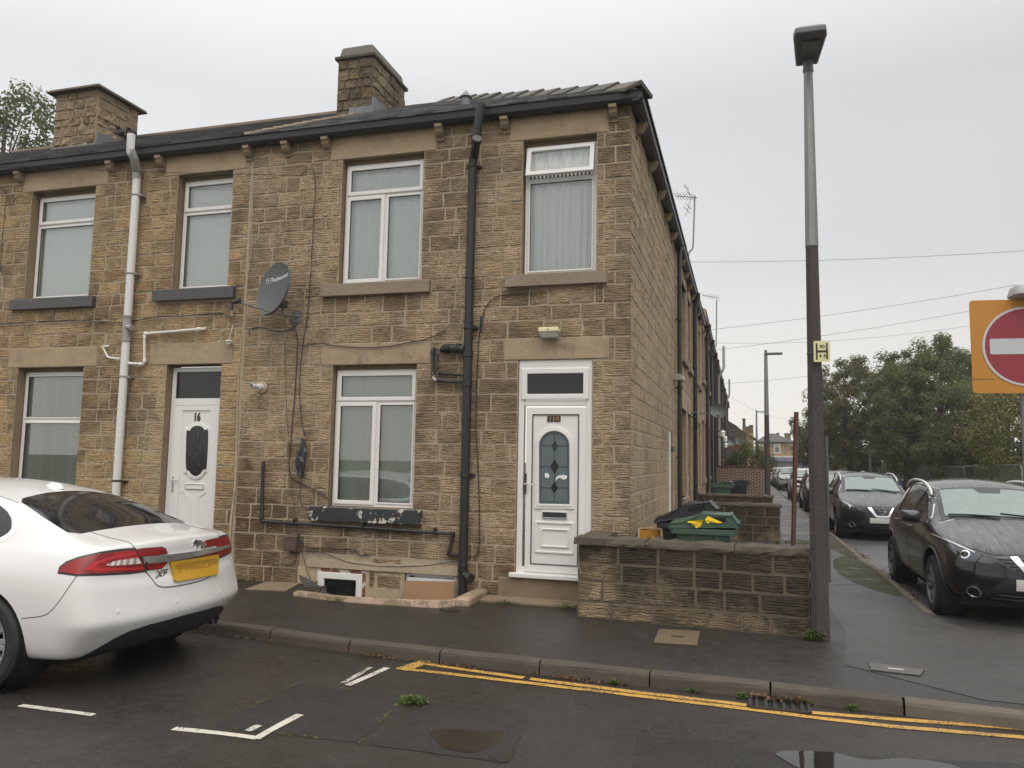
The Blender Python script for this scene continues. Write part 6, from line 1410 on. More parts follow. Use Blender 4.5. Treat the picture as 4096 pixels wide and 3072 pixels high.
for zz in (SZ-.3,SZ+.3):b=MB();b.box(-.3,.3,.005,.022,zz-.02,zz+.02);b.build('channel','galvanised',bd)
b=MB()
vs=[]
for (k,z) in ((.75,0),(1.,.02),(1.,.035),(.85,.09),(.6,.105)):
    for (u,v) in rrect(-.10,.30,-.13,.10,.05,3):vs.append((u*k,v*k,SZ+.38+z))
b.add(vs,[(j*16+i,j*16+(i+1)%16,(j+1)*16+(i+1)%16,(j+1)*16+i) for j in range(4) for i in range(16)]+[tuple(reversed(range(16))),tuple(range(64,80))]);b.build('sign_light','sign_grey',sg_,smooth=True)
# ------------------------------------------------------------------ bins
def wheelie(name,label,mat,loc,rz,openang,group,yellow=False):
    t=thing(name,label,'wheelie bin',loc,rz,group)
    b=MB();vs=[]
    for (z,xa,xb,w_) in ((.06,-.20,.20,.20),(.5,-.26,.235,.245),(.92,-.30,.27,.275)):
        for (u,v) in rrect(xa,xb,-w_,w_,.05,3):vs.append((u,v,z))
    b.add(vs,[(j*16+i,j*16+(i+1)%16,(j+1)*16+(i+1)%16,(j+1)*16+i) for j in range(2) for i in range(16)]+[tuple(reversed(range(16)))]);bd=b.build('body',mat,t,smooth=True)
    b=MB();b.ring(rrect(-.36,.345,-.305,.305,.05,3),rrect(-.28,.25,-.26,.26,.05,3),.92,.985,'XY');b.build('rim',mat,t,bevel=.01)
    for u in (-.12,.14):b=MB();b.prism([(u-.012,.70),(u+.012,.70),(u+.012,.92),(u-.012,.92)],-.287,-.25);b.build('rib',mat,bd)
    b=MB();pr=[(-.36,0),(.36,0),(.375,.02),(.35,.045),(.30,.115),(-.02,.125),(-.10,.10),(-.20,.06),(-.36,.04)];b.prism([(x+.36,z) for x,z in pr],-.30,.30);ld=b.build('lid',mat,t,bevel=.015);ld.location=(-.36,0,.99);ld.rotation_euler=(0,R(-openang),0)
    b=MB();b.box(.40,.60,-.304,-.298,.05,.10);b.build('grip_recess','dark_void',ld)
    b=MB();b.tube([(-.37,-.27,.99),(-.37,.27,.99)],.024,10);b.build('hinge_bar',mat,t,smooth=True)
    for s_ in (-1,1):b=MB();b.lathe([(.09,-.02),(.10,-.012),(.10,.012),(.09,.02)],(-.24,s_*.235,.10),(0,1,0),18);b.build('wheel','black_rubber',t,smooth=True)
    return t
wheelie('wheelie_bin','dark green wheelie bin with its lid nearly shut on yellow cloth','bin_green',(.895,-.27,.005),0,3.,'wheelie bins in the yard')
wheelie('wheelie_bin','black wheelie bin with its lid propped open behind the green bin','bin_black',(.67,.42,.005),0,12.,'wheelie bins in the yard')
b=MB();b.lathe([(.0,.0),(.1,.0),(.13,.06),(.08,.13),(.0,.15)],(.78,.40,.97),(0,0,1),9);b.lathe([(.0,.0),(.09,.0),(.10,.05),(.05,.10),(.0,.12)],(.62,.36,.96),(.2,0,1),8);tag(b.build('refuse_bag','bag_black'),'black refuse sack bulging under the open lid of the black bin','bag')
wheelie('wheelie_bin','green wheelie bin lid peeping over the low wall near the brick wall','bin_green',(.65,17.0,.005),0,1.,'far wheelie bins');wheelie('wheelie_bin','grey black wheelie bin against the red brick wall','bin_black',(1.15,19.6,.005),0,2.,'far wheelie bins')
zr2=lambda x,y,Y=-.585:atY(2600+.30136*x,1700+.30136*y,Y)
for k,pl in enumerate(([(490,1290),(520,1275),(575,1272),(705,1258),(695,1300),(665,1352),(630,1358),(615,1372),(600,1350),(570,1330),(545,1312),(540,1295),(510,1303)],[(725,1258),(770,1207),(800,1225),(965,1297),(900,1300),(800,1290),(770,1308),(735,1282)])):
    b=MB();P=[zr2(x,y) for x,y in pl];tr=tessellate_polygon([[Vector((q.x,q.z,0)) for q in P]]);n=len(P);off=[rng.uniform(-.015,.012) for _ in P]
    b.add([(q.x,q.y+o_,q.z) for q,o_ in zip(P,off)]+[(q.x,q.y+o_+.008,q.z) for q,o_ in zip(P,off)],[tuple(t) for t in tr]+[tuple(n+i for i in reversed(t)) for t in tr]+[(i,(i+1)%n,n+(i+1)%n,n+i) for i in range(n)])
    tag(b.build('yellow_cloth','yellow_cloth'),('left' if k==0 else 'right')+' scrap of yellow cloth hanging out under the green bin lid','cloth')
bx=thing('cardboard_box','orange printed cardboard box between the gable wall and the black bin','box',(.17,.62,0))
q0,q1=zr2(10,1400,.5),zr2(150,1530,.5)
b=MB();b.box(-.13,.13,-.1,.12,0,q0.z);bb=b.build('carton','box_orange',bx);b=MB();b.box(-.128,-.115,-.104,.12,0,q0.z+.004);b.build('side_panel','upvc',bb)
b=MB();b.add([(-.12,-.1,q0.z),(.1,-.12,q0.z+.05),(.12,.02,q0.z+.06),(-.12,.1,q0.z+.01)],[(0,1,2,3)]);b.build('flap','card_brown',bb)
q=zr2(100,1508,.52);place_text('print','Jofe',.085,'white_print',bb,(q.x-.17,-.102,q.z),(1,0,0),(0,0,1),.0005,.002)
# ------------------------------------------------------------------ things on the front wall
zd=lambda x,y,Y:atY(900+.20492*x,980+.20492*y,Y)
dc=zd(930,845,-.42);dn=Vector((-.36,-.90,.20)).normalized();du=(Vector((0,0,1))-dn*dn.z).normalized();du=Quaternion(dn,R(4))@du;dr=du.cross(dn)
dish=thing('satellite_dish','dark grey satellite dish with white lettering bracketed to the wall by door 16','satellite dish',dc)
A_,B_=.335,.37;dep=.055
def dpt(u,v,o=0):return dr*u+du*v+dn*(dep*((u/A_)**2+(v/B_)**2)-dep+o)
b=MB();NR,NA=6,40;vs=[dpt(0,0)]
for i in range(1,NR+1):
    for k in range(NA):a=6.2832*k/NA;vs.append(dpt(A_*i/NR*math.cos(a),B_*i/NR*math.sin(a)))
for (sc_,o_) in ((1.02,.004),(1.03,-.028),(1.0,-.03)):
    for k in range(NA):a=6.2832*k/NA;vs.append(dr*(A_*sc_*math.cos(a))+du*(B_*sc_*math.sin(a))+dn*o_)
nb=len(vs);vs.append(-dn*(dep+.03))
fs=[(0,1+k,1+(k+1)%NA) for k in range(NA)]+[(1+i*NA+k,1+(i+1)*NA+k,1+(i+1)*NA+(k+1)%NA,1+i*NA+(k+1)%NA) for i in range(NR+2) for k in range(NA)]+[(nb,1+(NR+2)*NA+(k+1)%NA,1+(NR+2)*NA+k) for k in range(NA)]
b.add(vs,fs);b.build('reflector','dish_grey',dish,smooth=True,angle=50)
me=textmesh('Technomate',.082,.0008,0,.0006,1.)
for v in me.vertices:
    u,w_=v.co.x+.085,v.co.y+.155;q=dpt(u,w_,.003+v.co.z);v.co=q
mk('lettering',me,'white_print',dish)
b=MB();q=[(-.21,.12),(-.135,.12),(-.135,.19),(-.21,.19)];P=[dpt(u,v,.002) for u,v in q]
for a,c in zip(P,P[1:]+P[:1]):b.tube([a,c],.002,4)
P=[dpt(u,v,.003) for u,v in ((-.205,.165),(-.19,.18),(-.175,.165),(-.19,.13),(-.17,.155),(-.155,.15),(-.14,.155),(-.12,.16))];b.tube(P,.003,4);b.build('logo_mark','white_print',dish)
bt=dpt(0.02,-B_*.93);ln=zd(215,1100,-.93)-dc
b=MB();b.tube([bt-dn*.04,bt+dn*.02,ln],.011,8);b.build('feed_arm','galvanised',dish)
b=MB();ax=(dpt(0,0)-ln).normalized();b.lathe([(.03,-.02),(.034,0),(.034,.05),(.028,.06)],ln,ax,14).tube([ln-ax*.02,ln-ax*.07],.024,10).tube([ln-ax*.05,ln-ax*.07+Vector((0,0,-.09))],.02,8);b.build('lnb','bin_black',dish,smooth=True)
wp_=zd(1425,1400,0)-dc;pb=zd(1130,1380,-.30)-dc;pt=zd(1145,1090,-.30)-dc
b=MB();b.tube([pt,pb],.02,10).tube([pb+Vector((0,0,.015)),wp_],.02,10);b.build('mount_pole','galvanised',dish,smooth=True)
b=MB();c=wp_;b.box(c.x-.075,c.x+.075,c.y-.022,c.y-.012,c.z-.085,c.z+.075);b.build('wall_plate','lead',dish,bevel=.004)
b=MB();b.box(pt.x-.03,pt.x+.05,pt.y-.09,pt.y+.02,pt.z-.10,pt.z+.0);b.build('clamp','steel_dark',dish)
def cable(label,pts,r=.006,mat='gutter_black',n=5):
    P=smoothpath(pts,n);o=P[0].copy();b=MB();b.tube([p-o for p in P],r,5);return tag(b.build('cable',mat,loc=o,smooth='all'),label,'cable')
C4=lambda l,Y=-.03:[z4(x,y,Y) for x,y in l]
C3=lambda l,Y=-.03:[z3(x,y,Y) for x,y in l]
C1=lambda l,Y=-.03:[z1(x,y,Y) for x,y in l]
cable('black cable running across the lintel of the ground floor window',C4([(385,178),(450,172),(520,166),(600,178),(750,187),(880,178),(980,158),(1050,146),(1110,125),(1172,95)]),.007)
cable('thick black cable hanging from the dish mount to the blue black sill',C4([(345,35),(378,100),(384,180),(374,400),(356,600),(345,760),(345,860),(400,905),(500,955),(568,998)]),.008)
cable('thin cable from the eaves down to the hanging black bag',C1([(1900,796),(1925,765),(1955,752),(1985,770),(1992,900),(1975,1200),(1948,1640)])+C4([(412,180),(396,400),(408,580),(424,655)]),.006)
cable('loose cable end looping below the hanging bag to the sill',C4([(407,862),(400,1000),(430,1040),(480,1052),(530,1040),(562,1022)]),.005)
cable('thin brown cable hanging straight down to the meter box',C4([(318,150),(322,400),(335,650),(350,900),(375,1080),(392,1180)]),.004,'meter_brown')
cable('thin cable running from the meter box to the cellar slab',C4([(395,1190),(405,1250),(430,1350),(455,1415)]),.004,'meter_brown')
cable('short hooked cable end left of the dish bracket',C4([(130,116),(128,98),(150,82),(200,80),(280,99),(350,88),(386,55)]),.008)
F2=lambda l,Y=-.03:[atY(1200+.7685*x,100+.7685*y,Y) for x,y in l];F5c=lambda l,Y=-.03:[atY(1700+.7837*x,1200+.7837*y,Y) for x,y in l]
cable('black cable curving down the wall right of the black soil pipe',F2([(1280,1386),(1200,1396),(1080,1402),(1000,1428),(955,1500),(942,1600)])+F5c([(285,80),(272,250),(262,500),(259,650),(268,800),(277,1050),(276,1260),(262,1302),(228,1314)]),.007)
cable('black cable along the wall left of the white soil pipe',C3([(-60,236),(100,226),(250,215),(500,208),(620,217),(690,222),(772,219)]),.007)
cable('black cable from the white soil pipe to the dish arm',C3([(838,213),(1000,186),(1150,180),(1300,168),(1400,163),(1450,182),(1478,180),(1482,150)]),.007)
cable('beaded cable slung under the gutter across house 16',[Vector((-16,-1.2,6.3))]+C1([(0,735),(450,750),(800,766),(1240,778),(1600,786),(1900,796)],-.22),.005)
cable('cable with a small coil at the left edge of house 16',C1([(-30,862),(20,872),(38,905),(45,940),(60,965),(85,960),(95,935),(75,915),(50,930),(35,970),(22,1100),(10,1250),(2,1400)]),.005)
cable('cable from the meter box down to the pavement',C4([(378,1262),(376,1315),(355,1338),(300,1336),(258,1338),(248,1360),(248,1395)]),.005)
cable('long slack cable from the meter box to the soil pipe',C4([(385,1275),(440,1266),(520,1276),(640,1322),(760,1342),(880,1350),(1050,1345),(1160,1330),(1250,1316)]),.005)
cable('black cable stub on the wall right of the meter box',C4([(408,1210),(420,1240),(470,1251),(570,1254),(660,1256),(695,1265),(710,1285),(735,1290),(765,1288)]),.008)
q0,q1=z4(342,1262,0),z4(400,1178,0);mb=thing('meter_box','brown plastic cable box on the wall above the cellar window','meter box',((q0.x+q1.x)/2,-.02,q0.z));W_=(q1.x-q0.x)/2;H_=q1.z-q0.z
b=MB();b.prism([(-.085,0),(0,0),(0,H_),(-.05,H_),(-.085,H_*.9)],-W_,W_,'YZ');b.build('cover','meter_brown',mb,bevel=.012)
b=MB();b.box(-W_*.3,W_*.3,-.088,-.084,H_*.1,H_*.16);b.build('latch','steel_dark',mb)
# hanging bag
b=MB();c=z4(405,765,-.06);hh=z4(405,660,-.06).z-z4(405,858,-.06).z;N=12;vs=[];g=random.Random(8)
for i in range(9):
    t=i/8;r_=.012+.058*math.sin(min(1,t*1.25)*math.pi*.62)*(1 if t<.85 else .7)
    for k in range(N):
        a=6.2832*k/N;rr_=r_*(1+.5*math.sin(3*a+t*5)*.5+g.uniform(-.22,.22));vs.append((rr_*math.cos(a)+.012*math.sin(t*7),rr_*.6*math.sin(a),hh*(.5-t)))
b.add(vs,[(i*N+k,i*N+(k+1)%N,(i+1)*N+(k+1)%N,(i+1)*N+k) for i in range(8) for k in range(N)]+[tuple(range(8*N,9*N))]);o=b.build('plastic_bag','bag_black',loc=c);tag(o,'crumpled black plastic bag tied to a cable beside the window','bag')
# bulkhead lamp, small white fitting
q0,q1=F5(582,198,-.1),F5(684,140,-.1);bl=thing('bulkhead_light','cream topped bulkhead light on the wall above door 14','wall light',((q0[0]+q1[0])/2,-.0,q0[1]));W_=(q1[0]-q0[0])/2;H_=q1[1]-q0[1]
b=MB();b.add([(-W_*.93,-.01,H_*.55),(W_*.93,-.01,H_*.55),(W_*.93,-.15,H_*.58),(-W_*.93,-.15,H_*.58),(-W_*.8,-.01,0),(W_*.8,-.01,0),(W_*.8,-.12,.01),(-W_*.8,-.12,.01)],[(0,1,2,3),(4,7,6,5),(3,2,6,7),(0,3,7,4),(1,5,6,2)]);b.build('diffuser','bulkhead_grey',bl,bevel=.008)
b=MB();b.box(-W_,W_,-.16,-.01,H_*.58,H_);b.build('hood','bulkhead_cream',bl,bevel=.012);b=MB();b.lathe([(.009,0),(.009,.004)],(0,-.161,H_*.8),(0,-1,0),10);b.build('screw','steel_dark',bl)
q=z3(1445,345,-.08);b=MB();b.lathe([(.035,-.03),(.045,.0),(.06,.012),(.05,.022)],q*0,(0,0,1),12);b.tube([(0,0,.02),(.01,.02,.12),(.012,.06,.26)],.004,4);tag(b.build('lamp_holder','upvc',loc=q,smooth=True),'small white cup fitting hanging over door 16','lamp fitting')
# far dishes, lanterns, aerials
def small_dish(label,x,y,z,r,mat='dish_grey'):
    t=thing('satellite_dish',label,'satellite dish',(x,y,z))
    b=MB();b.lathe([(.0,.0),(r*.5,.015),(r*.8,.045),(r,.08),(r*1.01,.07)],(0,0,0),(.1,-1,.25),24,False);d_=b.build('reflector',mat,t,smooth=True);d_.scale=(1.,1,.82)
    b=MB();b.tube([(0,-.02,-r*.7),(.0,-.3,-r*.55)],.012,6).lathe([(.03,0),(.03,.06)],(0,-.3,-r*.55),(0,1,.2),8);b.build('feed_arm','steel_dark',t)
    b=MB();b.tube([(0,.05,-.02),(0,.12,-.05),(-x+.02,.12,-.05)],.02,6);b.build('mount_pole','steel_dark',t);return t
small_dish('round grey satellite dish sticking out from the side street terrace',.60,15.,3.28,.27)
q=zr2(1065,230,36);small_dish('small dark satellite dish far along the terrace behind the lanterns',q.x,36,q.z,.30,'steel_dark')
q=zr2(1190,212,62);small_dish('pale satellite dish in front of the far red brick gable',q.x,62,q.z,.45)
for k,(x,y,Y) in enumerate(((968,120,24),(1000,190,29),(1005,275,35))):
    q=zr2(x,y,Y);t=thing('wall_lantern',('nearest','middle','lowest')[k]+' of three pale glass lanterns on the side street terrace','wall light',(q.x,Y,q.z))
    b=MB();b.lathe([(.08,0),(.09,.16),(.11,.18),(.04,.25)],(0,0,-.1),(0,0,1),10);b.build('glass_shade','net_curtain',t,smooth=True);b=MB();b.tube([(-q.x,.05,.1),(-.1,0,.12),(0,0,.2)],.025,6);b.build('bracket','gutter_black',t)
def aerial(label,mast,boom,els,Y,r=.02):
    o=mast[0].copy();t=thing('tv_aerial',label,'aerial',o);b=MB();b.tube([p-o for p in smoothpath(mast,4)],r,8);b.build('mast','galvanised',t,smooth=True)
    b=MB();b.tube([p-o for p in boom],.012,6);bo=b.build('boom','galvanised',t)
    for a,c in els:b=MB();b.tube([a-o,c-o],.007,5);b.build('element','steel_dark',bo)
    return t
A6=lambda l,Y:[atY(*z6(x,y),Y) for x,y in l]
m_=A6([(418,690),(420,540),(432,505),(450,478),(456,350),(463,135)],10.2)
bm_=[atY(*z6(465,160),10.2)+Vector((.05,-.1,0)),atY(*z6(350,182),10.2)+Vector((-.0,-.5,0))];els=[]
for i in range(7):
    c=bm_[0].lerp(bm_[1],.15+.14*i);els.append((c+Vector((-.06,0,.09+.02*(i%2))),c+Vector((.06,0,-.09))))
P=A6([(395,60),(440,150)],10.2);els.append((P[0],P[1]));P=A6([(390,75),(425,95)],10.2);els.append((P[0],P[1]));P=A6([(405,110),(440,130)],10.2);els.append((P[0],P[1]))
P=A6([(440,150),(402,275)],10.2);els.append((P[0],P[1]));P=A6([(390,210),(435,255)],10.2);els.append((P[0],P[1]));P=A6([(405,190),(440,230)],10.2);els.append((P[0],P[1]))
aerial('tall cranked television aerial on the terrace nearest the corner house',m_,bm_,els,10.2)
m_=A6([(604,1140),(607,1000),(608,830)],24);bm_=[atY(*z6(620,815),24),atY(*z6(515,798),24)];els=[]
for i in range(8):
    c=bm_[0].lerp(bm_[1],i/7.5);els.append((c+Vector((-.02,-.2,.10-.01*i)),c+Vector((.02,.2,-.10+.01*i))))
aerial('second television aerial on a straight mast further along the terrace',m_,bm_,els,24,.025)
# overhead wires
def wire(label,a,c,sag=.25,r=.014):
    P=[a.lerp(c,i/16)-Vector((0,0,sag*4*(i/16)*(1-i/16))) for i in range(17)];b=MB();b.tube([p-a for p in P],r*.65,5);tag(b.build('overhead_wire','gutter_black',loc=a),label,'wire')
dY=lambda x,y,Y:atY(x*D2,y*D2,Y)
wire('highest overhead wire leaving the first tall aerial',dY(1488,566,10),dY(2500,520,10),.12,.007)
wire('second overhead wire from the top, rising to the right',dY(1528,713,20),dY(2500,556,20),.2,.010)
wire('third overhead wire crossing behind the hydrant plate',dY(1548,756,26),dY(2500,588,26),.25,.011)
wire('faint overhead wire just above the hydrant plate',dY(1546,741,30),dY(2400,644,30),.6,.010)
wire('overhead wire passing over the tree tops behind the sign',dY(1563,829,36),dY(2500,650,36),.7,.013)
wire('lowest overhead wire over the distant street lamp',dY(1580,858,50),dY(1720,905,70),.5,.012)
# ------------------------------------------------------------------ vegetation
def leafquad(b,p,s,q):
    b.add([p+q@Vector(v)*s for v in ((-.5,0,0),(-.05,-.26,.06),(.5,0,-.03),(-.05,.26,.06))],[(0,1,2,3)])
def crown(seed,cx,cy,cz,rx,ry,rz,nclump,nleaf,size,lump=.33,bottom=-.85,core=None):
    g=random.Random(seed);b=MB();lobes=[]
    for _ in range(nclump):
        while True:
            d=Vector((g.uniform(-1,1),g.uniform(-1,1),g.uniform(bottom,1)))
            if .15<d.length<1:break
        rr=d.length**.35;d=d.normalized()*min(1,rr)*g.uniform(.72,1.08)
        lobes.append((Vector((cx+d.x*rx,cy+d.y*ry,cz+d.z*rz)),lump*g.uniform(.55,1.25)*min(rx,rz)))
    for c,r in lobes:
        for _ in range(nleaf):
            d=Vector((g.gauss(0,1),g.gauss(0,1),g.gauss(0,.8)));d=d.normalized()*r*(g.random()**.45)
            p=c+d;n=(d.normalized()+Vector((g.uniform(-.6,.6),g.uniform(-.6,.6),g.uniform(-.1,.9)))).normalized()
            q=Vector((0,0,1)).rotation_difference(n)@Quaternion((0,0,1),g.uniform(0,6.283));leafquad(b,p,size*g.uniform(.6,1.35),q)
    return b,lobes
def tree(name,label,x,y,cz,rx,ry,rz,mat,seed,nclump=70,nleaf=150,size=.22,trunk=.18,group=None,base=0.,cat='tree',lump=.33,bottom=-.85,stems=1):
    t=thing(name,label,cat,(x,y,base),group=group);b,lobes=crown(seed,0,0,cz,rx,ry,rz,nclump,nleaf,size,lump,bottom);b.build('crown',mat,t)
    g=random.Random(seed+1);b=MB()
    for s_ in range(stems):
        top=Vector((g.uniform(-.2,.2)*rx,g.uniform(-.2,.2)*ry,cz));o=Vector((g.uniform(-.3,.3)*(stems>1),g.uniform(-.3,.3)*(stems>1),-.05))
        b.tube([o,o.lerp(top,.4)+Vector((g.uniform(-.1,.1),0,0)),top,top+Vector((0,0,rz*.6))],[trunk*1.2,trunk*.9,trunk*.6,trunk*.15],8)
        for c,r in g.sample(lobes,min(len(lobes),14)):
            st_=o.lerp(top,g.uniform(.45,1.));b.tube([st_,st_.lerp(c,.5)+Vector((0,0,.15)),c],[trunk*.35,trunk*.22,trunk*.06],5)
    b.build('trunk','bark',t,smooth='all');return t
tree('broadleaf_tree','brown tinged autumn tree right of the concrete lamp post',7.75,43,4.8,2.5,2.5,3.9,'leaf_autumn',101,130,200,.17,lump=.24)
tree('broadleaf_tree','tall feathery green tree with the highest crown beside the sign',10.4,34,5.0,2.3,2.3,3.3,'leaf_green',102,130,200,.145,lump=.24)
tree('broadleaf_tree','mid green tree in the middle of the row behind the parked cars',8.6,31,4.0,1.6,1.8,2.9,'leaf_green',103,95,180,.14,lump=.26)
tree('broadleaf_tree','dark leafy tree directly behind the no entry board',12.6,31,4.9,2.0,2.2,2.7,'leaf_deep',104,90,180,.15,lump=.26)
tree('broadleaf_tree','lower green tree leaning over the mesh fence',9.6,25,2.9,1.6,1.5,2.2,'leaf_green',105,90,180,.12,lump=.27)
tree('broadleaf_tree','dark green tree filling the gap behind the lamp post',6.9,52,3.9,2.3,2.3,3.3,'leaf_deep',106,90,170,.19,lump=.26)
tree('broadleaf_tree','green tree at the right edge below the amber board',14.6,29,3.9,2.3,2.2,3.1,'leaf_green',111,90,180,.15,lump=.26)
tree('broadleaf_tree','far tree filling the gap between the feathery tree and the board',13.2,42,4.6,2.6,2.4,3.8,'leaf_deep',112,90,170,.18,lump=.26)
tree('broadleaf_tree','olive green tree joining the autumn tree to the feathery one',9.6,40,4.5,1.9,1.9,3.4,'leaf_green',113,90,170,.17,lump=.26)
tree('garden_shrub','yellowing twiggy shrub below the no entry board',9.7,17.2,2.8,2.0,1.4,1.6,'leaf_shrub',107,140,130,.085,.035,cat='shrub',stems=9,lump=.26,bottom=-.7)
tree('broadleaf_tree','tree crown showing behind the chimney of house 16',-24.9,12.3,12.3,4.3,1.8,3.7,'leaf_deep',108,120,50,.19,.16,lump=.20)
tree('garden_bush','rounded green bush growing above the red brick wall',1.62,31.,1.6,1.15,.9,1.15,'leaf_green',109,75,160,.085,.05,cat='bush',stems=3)
b=MB();g=random.Random(2);c=atY(*z7(668,288),30.2)
for _ in range(26):leafquad(b,c+Vector((g.gauss(0,.06),g.gauss(0,.05),g.gauss(0,.06))),.07,Quaternion((g.random(),g.random(),g.random()),g.uniform(0,6)))
tag(b.build('red_blossom','leaf_red'),'small red blossom at the left of the green bush','flower')
# undergrowth: nobody could count it
b=MB();g=random.Random(77)
for _ in range(30000):
    Y=g.uniform(19,64);X=9.6+g.random()**1.5*16+max(0,(Y-36))*.02-(2.4 if Y>46 else 0);z=g.uniform(0,1.6)+abs(g.gauss(0,.7))
    leafquad(b,Vector((X,Y,min(z,3.4))),g.uniform(.12,.34),Quaternion((g.random(),g.random(),g.random()),g.uniform(0,6)))
tag(b.build('undergrowth','leaf_deep'),'dark tangled undergrowth beneath the trees behind the fence','undergrowth',None,'stuff')
def weed(label,p,r,n,h,mat='leaf_weed',seed=1,leaf_=.03,group='weeds along walls and kerbs'):
    g=random.Random(seed);b=MB()
    for _ in range(n):
        a=g.uniform(0,6.283);d=r*g.random()**.6;q=Vector((d*math.cos(a),d*math.sin(a)*.7,g.uniform(.0,h)*(1-.5*d/r)))
        leafquad(b,q,leaf_*g.uniform(.5,1.3),Quaternion((0,0,1),a)@Quaternion((0,1,0),g.uniform(-1.1,.3))@Quaternion((1,0,0),g.uniform(-.6,.6)))
    for k in range(9):
        a=g.uniform(0,6.283);b.tube([(0,0,0),(r*.4*math.cos(a),r*.3*math.sin(a),h*.6),(r*.7*math.cos(a),r*.5*math.sin(a),h*.8)],[.003,.002,.001],4)
    o=b.build('weed',mat,loc=p);return tag(o,label,'weed',group)
weed('leafy weed growing between the low wall and the lamp post',(1.97,-1.06,.0),.11,240,.13,seed=3,leaf_=.04)
weed('green weeds under the threshold of door 14',(-.60,-.36,.0),.22,220,.07,seed=4);weed('weeds at the foot of the black soil pipe',(xs_+.12,-.22,.0),.16,150,.06,seed=5)
weed('small weeds on the low step left of door 14',(-1.40,-.36,.0),.14,100,.05,seed=6)
p=atZ(1100+.3617*680,2000+.3617*1115,.0);weed('weeds against the pink flaking light well kerb',(p.x,p.y,0),.13,140,.06,seed=7)
p=atZ(960,2318,0);weed('grassy weeds at the wall behind the tail of the white car',(p.x,p.y,0),.25,260,.10,seed=8)
p=atZ(*ZAp(1550,755),RZ);weed('bright tuft of grass in the road joint',(p.x,p.y,RZ),.12,420,.06,'leaf_weed',9,.028)
for (X,Y_,lb) in ((1018,495,'weed at the left end of the drain grate'),(1292,530,'weed at the right end of the drain grate'),(1480,535,'lone dandelion weed on the kerb right of the drain'),(820,465,'tiny weed at the kerb joint left of the drain'),(490,430,'small weed in the kerb litter before door 14')):
    p=atZ(*ZBp(X,Y_+18),RZ);weed(lb,(p.x,min(p.y,kerbY(p.x)-.03),RZ),.05,70,.05,seed=int(X),leaf_=.028)
p=atZ(*z7(945,860),0);weed('moss and weed at the end of the yard wall behind the bins',(p.x+.08,p.y-.1,0),.22,200,.08,seed=12)
# ------------------------------------------------------------------ mesh fence, columns
FA=Vector((8.28,14,0));FB=Vector((9.25,34.8,0));L=(FB-FA).length
n_=6
for i in range(n_):
    a=FA.lerp(FB,i/n_);c=FA.lerp(FB,(i+.985)/n_);t=thing('mesh_fence_panel',('nearest','second','third','fourth','fifth','furthest')[i]+' steel mesh fence panel before the trees','fence',a,group='temporary mesh fence');d=c-a;H_=1.80-.03*i
    b=MB();b.tube([(0,0,0),(0,0,H_-.1),d*.02+Vector((0,0,H_)),d*.98+Vector((0,0,H_)),d+Vector((0,0,H_-.1)),d],.02,7);b.build('frame','fence_steel',t,smooth=True)
    b=MB();m=int(d.length/.12)
    for k in range(1,m):
        q=d*(k/m);b.box(q.x-.002,q.x+.002,q.y-.002,q.y+.002,.15,H_)
    for k in range(6):
        z=.2+(H_-.25)*k/5;b.tube([Vector((0,0,z)),d+Vector((0,0,z))],.002,3)
    tag(b.build('wire_mesh','fence_steel',t),kind='stuff')
t=thing('pole','thin grey pole standing before the autumn tree','pole',(8.35,40,0));b=MB();b.tube([(0,0,0),(0,0,2.6)],.09,8);b.build('base_column','fence_steel',t);b=MB();b.tube([(0,0,2.6),(.02,0,4.2)],.06,8);b.build('shaft','steel_dark',t)
for k,(X,Y_) in enumerate(((560,430),(507,428),(1040,438))):
    q=atY(3000+.3617*(X+1000-0 if 0 else X+0)+0,1750+.3617*Y_,44) if 0 else None
for k,xx in enumerate((3518,3529,3567)):
    q=atY(xx,1905,46);b=MB();b.lathe([(.0,-.22),(.16,-.16),(.22,0),(.16,.16),(0,.22)],(0,0,.0),(0,0,1),12);b.tube([(0,0,-1.6),(0,0,-.2)],.2,10);tag(b.build('stone_ball','lintel_stone',loc=q,smooth=True),('left','middle','right')[k]+' stone ball on a gate pier far behind the blue car','gate pier')
# ------------------------------------------------------------------ other parked cars
suv_copy('second black SUV, facing the camera behind the nearest one','4.5' and 4.50,11.25)
suv_copy('grey black estate car hidden behind the second black SUV',4.62,17.2,'paint_dark_grey',drop=('grille_chrome','emblem'))
suv_copy('black SUV seen between the rusty post and the lamp post',4.52,22.6,drop=('grille_chrome','emblem'))
suv_copy('white car mostly hidden by the rusty post',4.5,31.3,'paint_pearl',drop=('grille_chrome','emblem'))
suv_copy('silver SUV facing the camera far down the side street',4.55,48.6,'paint_silver',drop=('grille_chrome','emblem'))
suv_copy('dark car just behind the silver SUV',4.45,55.,'paint_dark_grey',sc=(1,1,.93),drop=('grille_chrome','emblem','roof_rail'))
suv_copy('white car furthest down the side street',4.40,61.5,'paint_pearl',sc=(1,1,.95),drop=('grille_chrome','emblem','roof_rail'))
bc=suv_copy('blue estate car parked on the right beyond the second SUV',8.9,34.2,'paint_blue',sc=(1,1,.9),drop=('grille_chrome','emblem','roof_rail'))
suv_copy('pale car glimpsed behind the roof of the dark estate',8.3,47,'paint_pearl',sc=(1,1,.95),drop=('grille_chrome','emblem','roof_rail'))
for o in bc.children:
    if o.name.startswith('number_plate'):place_text('plate_text','PAU',.10,'gutter_black',o,(-.03,0,.505),(0,-1,0),(0,0,1),.001,.002)
